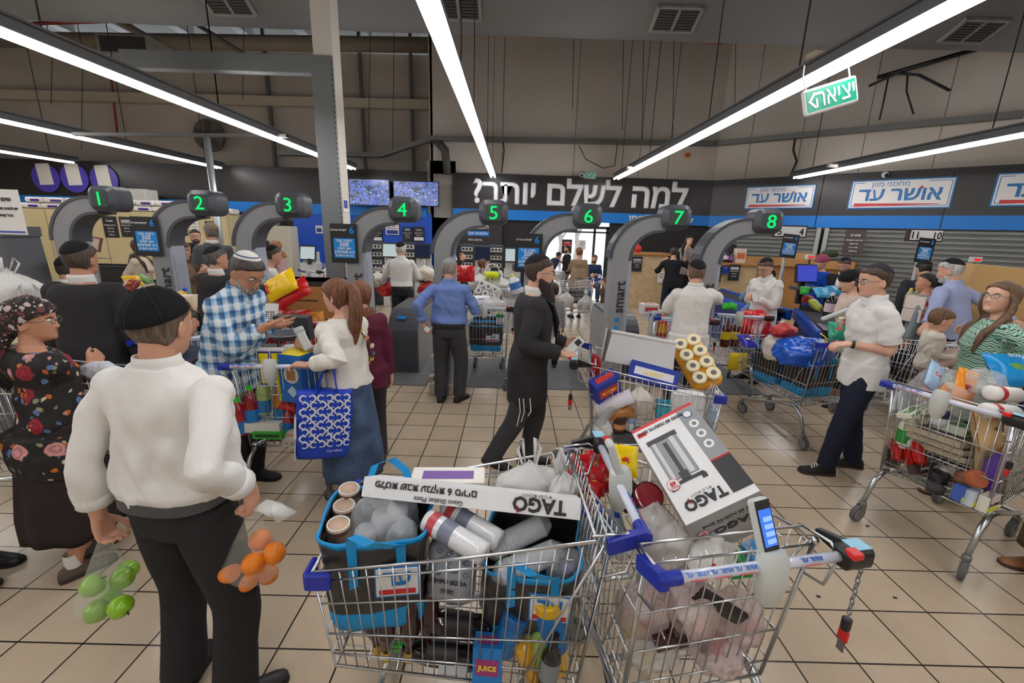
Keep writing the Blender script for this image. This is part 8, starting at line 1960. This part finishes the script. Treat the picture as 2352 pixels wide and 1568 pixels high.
# 15-18
X, h = hatpx(920, 556, 7.5)
person('old man with white hair in white shirt and black trousers, back to the viewer', X, 7.5, h, 95, girth=1.08, belly=.01, top=('tucked', WSHIRT), collar=WSHIRT, bottom=('trousers', BLK), belt=M((40, 40, 42), .5), hair=(196, 190, 182), cap=CAPB, hyaw=-6, vox=.009, skin=SKIN3, capd=58, arms=dict(L=arm_to(X, 7.5, h, 95, at(880, 648, 7.75), pole=(-.4, 1, -.6)), R=arm_to(X, 7.5, h, 95, at(962, 640, 7.85), pole=(-.4, -1, -.6))))
X16, h16 = hatpx(1030, 595, 4.78)
b16 = person('stout man in light blue shirt and grey skullcap seen from behind', X16, 4.78, h16, 88, girth=1.26, belly=.03, lean=3, hpit=8, hyaw=-8, top=('tucked', LBLUE), sleeve='rolled', collar=LBLUE, bottom=('trousers', CHAR), belt=M((40, 38, 38), .4), hair=(150, 136, 128), cap=M((136, 140, 148), .85), capd=54, vox=.008, detail=1, skin=SKIN, shw=1.12, arms=dict(L=arm_to(X16, 4.78, h16, 88, at(974, 745, 4.70), pole=(-.6, 1, 0), d=(.2, .2, -1), n=(1, 0, 0), c=.8), R=arm_to(X16, 4.78, h16, 88, at(1082, 690, 5.05), pole=(-.8, -1, -.3))), feet=((.0, .11, 0, 6, 0), (.02, -.12, 0, -28, 0)))
m = MB(); c = at(981, 756, 4.64); m.rbox(c, (.06, .012, .05), .005, Matrix.Rotation(.6, 3, 'Y')); tag(m.build('paper_tissue', M((232, 230, 226), .8)), 'crumpled white paper in the hand of the man in the blue shirt', 'tissue')
far('bearded man in dark suit at the kiosks inside gate 5', 1031, 548, 9.4, 0, top=('tucked', WSHIRT), jacket=(BSUIT, -.2), bottom=('trousers', BLK), hair=(46, 38, 34), cap=CAPB, beard=(44, 36, 32), hpit=12, reach=dict(R=(1060, 597, 9.3), L=(1058, 592, 9.6)), vox=.013, collar=WSHIRT, detail=1)
X, h = hatpx(1107, 597, 9.2)
far('girl with straight brown hair at the kiosks', 1107, 597, 9.2, 25, fem=True, top=TEE((120, 110, 104)), bottom=('skirt', BLK, .3), hair=(96, 64, 46), hairkind='long', headscale=1.15)
# 19 ---- bearded man
X19, h19, F19, Y19 = hatpx(1246, 588, 3.28)[0]-.06, hatpx(1246, 588, 3.28)[1], 3, 3.30
b19 = person('bearded man in dark suit and black skullcap looking right, hand on a trolley handle', X19, Y19, h19, F19, girth=1.05, belly=.012, lean=2, hyaw=-2, hpit=3, arms=dict(R=arm_to(X19, Y19, h19, F19, at(1288, 812, 3.05), pole=(-1, -.5, -.3), d=(1, .1, -.15), n=(0, .3, -1), c=(.35, .4, .45, .5), th=.4), L=arm_to(X19, Y19, h19, F19, at(1300, 790, 3.50), pole=(-1, .5, -.3), d=(1, 0, .1), n=(0, -1, 0), c=.7)), top=('tucked', WSHIRT), collar=WSHIRT, jacket=(BSUIT, -.30), bottom=('trousers', CHAR), hair=(64, 48, 40), cap=CAPB, capd=56, beard=(42, 34, 30), beardlen=.62, glasses=True, detail=1, vox=.0055, skin=SKIN3, brow=(46, 36, 32), feet=((.02, .12, 0, 0, 0), (-.30, -.08, .05, -3, 24)))
r19, i19 = b19
m = MB();
for k, (x, y) in enumerate(((-.06, -.19), (-.03, -.2), (.02, -.19))): m.tube([(x-.03, y-.02, .72), (x-.02, y-.035, .62), (x-.04, y-.03, .50+.04*k)], .004, 5)
m.build('fringes', M((226, 222, 210), .8), r19)
o = empty('handheld_scanner', M4=W3(at(1314, 800, 3.12), rad(-20), rad(-35), rad(40))); tag(o, 'grey handheld scanner in the hand of the bearded man', 'scanner')
m = MB(); m.rbox((0, 0, .02), (.07, .035, .17), .025, ax=1); m.build('casing', M((206, 208, 206), .4), o); m = MB(); m.rbox((0, -.02, .06), (.04, .006, .045), .01, ax=1); m.build('window', BLACKP, o)
# 20-26 ---- entrance group
far('woman in beige cardigan pushing a trolley out of the entrance, seen from behind', 1332, 568, 10.2, 100, fem=True, girth=1.25, top=TEE((154, 130, 106)), hem=-.2, bottom=('skirt', BLK, .4), hair=(122, 80, 52), hairkind='bun', reach=dict(L=(1300, 640, 10.6)), vox=.013)
far('dark-haired man in black jacket standing in the entrance daylight', 1304, 563, 13.3, 190, top=TEE((40, 40, 46)), bottom=('trousers', BLK), hair=(40, 34, 32), beard=(44, 38, 34), reach=dict(R=(1290, 602, 13.2)))
far('person in navy jacket leaning at the left of the entrance', 1263, 570, 13.6, 30, lean=35, top=TEE((44, 54, 84)), bottom=('trousers', NAVY), hair=(40, 36, 34))
X, h = hatpx(1366, 585, 13.0)
person('man in navy sweater sitting in the entrance daylight with papers in his hands', X, 13.0, 1.7, -95, pel=.52, seated=True, feet=((.42, .13, 0, 0, 0), (.42, -.13, 0, 0, 0)), top=TEE((40, 56, 92)), bottom=('trousers', cloth((52, 76, 120))), hair=(50, 40, 36), beard=(50, 40, 36), vox=.014, hyaw=-20, z0=h-1.34*1.7/1.75, arms=dict(L=dict(h=(.3, .1, .75), pole=(-.5, 1, -.5)), R=dict(h=(.3, -.1, .75), pole=(-.5, -1, -.5))))
m = MB(); zz = h-1.34*1.7/1.75; m.rbox((X, 13.03, zz+.38), (.44, .42, .05), .02);
for sx in (-.18, .18):
 for sy in (-.17, .17): m.tube([(X+sx, 13.03+sy, zz+.38), (X+sx, 13.03+sy, 0)], .014, 6)
m.rbox((X, 13.26, zz+.7), (.44, .04, .4), .02); tag(m.build('chair', DARK), 'dark chair under the man sitting in the entrance', 'chair')
far('child in striped top behind the bearded man', 1272, 655, 6.2, 95, headscale=1.3, top=('loose', nodes_mat('stripes', lambda nt, tc, b: _stripe(nt, tc, b), .8) if '_stripe' in globals() else cloth((150, 150, 156))), bottom=('trousers', NAVY), hair=(60, 46, 38), vox=.018)
far('child with brown hair reaching for the entrance trolley beside gate 7', 1392, 640, 8.6, 175, headscale=1.25, top=TEE((84, 66, 62)), bottom=('trousers', NAVY), hair=(80, 54, 42), hairkind='mid', reach=dict(L=(1362, 655, 8.7)), vox=.018, fem=True)
far('man in black jacket leaning on the service counter', 1551, 568, 10.2, 80, lean=8, top=TEE((34, 34, 38)), bottom=('trousers', NAVY), hair=(50, 44, 40), reach=dict(L=(1525, 600, 10.4), R=(1575, 600, 10.4)))
far('woman with long black hair standing behind the service counter', 1584, 541, 12.4, -95, fem=True, top=TEE((150, 140, 136)), bottom=('trousers', BLK), hair=(34, 28, 28), hairkind='long', reach=dict(R=(1576, 573, 12.2)), detail=1, skin=SKIN3)
# 24 ---- boy seen from behind
X, h = hatpx(1604, 598, 4.45)
person('boy in short-sleeved white shirt and black skullcap seen from behind', X, 4.45, h, 84, girth=1.08, top=('loose', WSHIRT), hem=-.12, sleeve='short', collar=WSHIRT, bottom=('trousers', BLK), hair=(110, 90, 76), cap=CAPB, capd=60, vox=.008, skin=SKIN3, arms=dict(L=arm_to(X, 4.45, h, 84, at(1532, 705, 4.85), pole=(-.8, 1, -.4)), R=arm_to(X, 4.45, h, 84, at(1655, 690, 4.85), pole=(-.5, -1, -.6))), detail=0)
X27, h27 = hatpx(1782, 596, 5.9)
person('young man in white shirt looking down at his phone by the checkout', X27-.05, 5.9, h27+.02, 205, hpit=22, lean=6, top=('loose', WSHIRT), hem=-.18, bottom=('trousers', BLK), hair=(96, 72, 56), cap=CAPB, capd=58, glasses=True, vox=.009, skin=SKIN3, detail=1, collar=WSHIRT, arms=dict(L=arm_to(X27-.05, 5.9, h27, 205, at(1738, 690, 5.7), pole=(-.4, 1, -1)), R=arm_to(X27-.05, 5.9, h27, 205, at(1742, 695, 5.9), pole=(-.4, -1, -1))))
m = MB(); m.rbox(at(1734, 682, 5.66), (.07, .012, .14), .01, Matrix.Rotation(-.6, 3, 'X')); tag(m.build('phone', M((216, 216, 220), .3)), 'phone held by the young man at the checkout', 'phone')
X, h = hatpx(1752, 628, 6.8)
person('woman in denim jacket and dark headscarf bending over the checkout counter', X-.1, 6.7, h+.12, 35, fem=True, lean=26, hpit=12, top=TEE((104, 132, 166)), bottom=('skirt', DENIM, .3), hair=(36, 30, 30), cap=cloth((40, 38, 44)), capkind='wrap', vox=.013, skin=SKIN2, arms=dict(L=arm_to(X-.1, 6.7, h+.12, 35, at(1720, 675, 7.2)), R=arm_to(X-.1, 6.7, h+.12, 35, at(1760, 690, 6.9))))
far('woman with rose headscarf and blue smock at the till', 1893, 587, 7.9, 185, fem=True, girth=1.1, top=TEE((24, 74, 176)), bottom=('skirt', BLK, .3), cap=cloth((164, 82, 108)), capkind='wrap', hair=None, hpit=15, detail=1, vox=.012)
far('bearded cashier in dark cardigan and black skullcap looking down', 1945, 592, 7.3, 215, girth=1.05, top=('tucked', WSHIRT), jacket=(cloth((40, 42, 46)), -.15), bottom=('trousers', BLK), hair=(80, 62, 50), cap=CAPB, beard=(96, 76, 62), glasses=True, hpit=22, hyaw=-8, vox=.010, detail=1, reach=dict(R=(1915, 668, 7.1)), collar=WSHIRT)
X, h = hatpx(1992, 622, 5.0)
person('woman in cream top and black hat beside the boy in the polo shirt', X-.02, 5.0, h, 165, fem=True, girth=1.2, lean=10, hpit=15, top=TEE((206, 184, 174)), hem=-.2, bottom=('skirt', BLK, .3), hair=(50, 40, 38), cap=CAPB, capkind='wrap', vox=.011, skin=SKIN3, shw=1.1)
# 32 ---- boy in white polo shirt
X32, h32 = hatpx(2034, 609, 3.42); F32 = 168; X32 += .03
b32 = person('boy in white polo shirt, navy trousers and dark skullcap pushing a trolley, facing left', X32, 3.44, h32, F32, lean=3, hyaw=4, hpit=6, arms=dict(L=arm_to(X32, 3.44, h32, F32, at(1952, 790, 3.36), pole=(-1, .8, -.5), d=(-1, .2, -.1), n=(0, .2, -1), c=(.5, .55, .6, .65)), R=arm_to(X32, 3.44, h32, F32, at(1958, 740, 3.78), pole=(-.6, -1, -.6), d=(-1, .05, .0), n=(0, -.8, -.4), c=.6)), top=('loose', cloth((226, 224, 222), .15, .75, .02)), hem=-.14, sleeve='short', collar=cloth((226, 224, 222), .15, .75, .02), bottom=('trousers', NAVY), hair=(74, 54, 44), cap=cloth((52, 52, 58), .5), capd=58, glasses=True, detail=1, vox=.0055, skin=SKIN3, brow=(60, 46, 38), shoes=M((38, 37, 38), .8, bump=.3, bscale=100), feet=((.16, .10, 0, 4, 0), (-.14, -.10, 0, -8, 0)))
r32, i32 = b32
W_, A_ = i32['W']['L']; E_ = i32['E']['L']; ax = (W_-E_).normalized(); c0 = W_-ax*.02
m = MB(); m.tube([c0-ax*.01, c0+ax*.01], .032, 16); m.build('watch_strap', BLACKP, r32); m = MB(); m.sph(c0+V((0, 0, .03)), (.018, .018, .006), 6); m.build('watch_face', STEEL, r32)
for (HJ, K_, A2, fwd, fp, fz) in i32['LEG']:
 m = MB()
 for k in range(5):
  q = A2+fwd*(.03+.018*k)+V((0, 0, .01-.010*k)); l2 = V((-fwd.y, fwd.x, 0)); m.tube([q-l2*.024, q+V((0, 0, .008)), q+l2*.024+fwd*.012], .004, 5)
 m.build('shoelaces', WHITE, r32)
o = empty('handheld_scanner', M4=W3(at(1918, 722, 3.8), rad(70), rad(60), rad(0))); tag(o, 'grey handheld scanner in the far hand of the boy in the polo shirt', 'scanner')
m = MB(); m.rbox((0, 0, .0), (.06, .03, .22), .02, ax=1); m.build('casing', M((200, 204, 202), .4), o)
# 33-35
far('man in dark grey jacket and black skullcap behind the boy with dark hair', 2142, 597, 6.3, 75, girth=1.15, top=TEE((52, 54, 60)), bottom=('trousers', BLK), hair=(36, 32, 32), cap=CAPB, hpit=18, lean=10, shw=1.15, vox=.012)
X, h = hatpx(2138, 627, 5.35)
person('dark-haired person in grey hoodie beside the man in the blue shirt', X, 5.35, h, 130, top=TEE((134, 142, 146)), bottom=('trousers', BLK), hair=(36, 32, 32), hyaw=25, vox=.011, skin=SKIN2)
X, h = hatpx(2236, 612, 4.85)
person('grey-haired man in pale blue shirt and black skullcap leaning on the counter', X-.10, 4.8, h+.08, 110, girth=1.25, lean=10, hpit=10, hyaw=15, top=('loose', cloth((158, 168, 204), .15, .75)), hem=-.05, collar=cloth((158, 168, 204), .15, .75), bottom=('trousers', NAVY), hair=(176, 172, 168), cap=CAPB, capd=60, beard=(190, 186, 182), vox=.009, skin=SKIN, shw=1.15, arms=dict(L=arm_to(X-.10, 4.8, h+.08, 110, at(2128, 745, 4.5), pole=(-.5, 1, .2)), R=arm_to(X-.10, 4.8, h+.08, 110, at(2330, 740, 4.5), pole=(-.5, -1, 0))))
# 36 ---- toddler in the trolley seat
ct = at(2180, 702, 3.85)
person('toddler with curly brown hair in cream jumper sitting in the trolley seat', ct.x-.02, 3.9, 1.02, -20, pel=.42, seated=True, headscale=1.5, feet=((.34, .1, .12, 0, 0), (.34, -.1, .12, 0, 0)), top=TEE((216, 208, 196)), hem=-.04, bottom=('trousers', cloth((206, 180, 172))), hair=(106, 76, 54), hairkind='bun', hpit=20, hyaw=5, z0=ct.z-.36-.44, vox=.012, skin=SKIN3, detail=1, arms=dict(L=dict(h=(.30, .12, .60), pole=(-1, .6, -.4)), R=dict(h=(.28, -.12, .58), pole=(-1, -.6, -.4))), shoes=M((200, 180, 176), .7))
# 37 ---- woman in green
X37, h37 = hatpx(2318, 648, 3.16)
person('woman with very long straight brown hair, glasses and green zigzag blouse looking left', X37, 3.16, h37, 150, fem=True, girth=1.15, hyaw=36, hpit=-8, top=('loose', CHEV), hem=-.22, bottom=('skirt', cloth((60, 58, 56), .4), .20, .25), hair=(104, 78, 56), hairkind='long', glasses=True, detail=1, vox=.0065, skin=SKIN3, brow=(90, 66, 50), shoes=M((140, 94, 56), .45), shw=1.08, arms=dict(L=arm_to(X37, 3.16, h37, 150, at(2300, 830, 3.0), pole=(-1, .6, -.5)), R=arm_to(X37, 3.16, h37, 150, at(2240, 770, 3.5), pole=(-1, -.6, -.5))))
person('person mostly beyond the right edge, olive skirt and brown flat shoe showing', 3.37, 2.2, 1.68, 172, fem=True, girth=1.2, top=('loose', cloth((90, 84, 76))), bottom=('skirt', cloth((104, 96, 66), .4), .17, .23), hair=(70, 52, 42), hairkind='bun', vox=.012, skin=SKIN2, shoes=M((140, 94, 56), .45), feet=((.02, .09, 0, 5, 0), (.06, -.09, 0, -8, 0)))
# black hat on the cabinet by the blue wall
p = at(652, 521, 12.6); m = MB(); m.lathe([(.17, 0), (.17, .012), (.10, .02), (.095, .1), (.07, .13), (.01, .12)], 20, Matrix.Translation(V((p.x, 12.6, 1.905)))); tag(m.build('hat', cloth((28, 28, 32)), smooth=True), 'black felt hat lying on the white cabinet', 'hat')
bake_all()
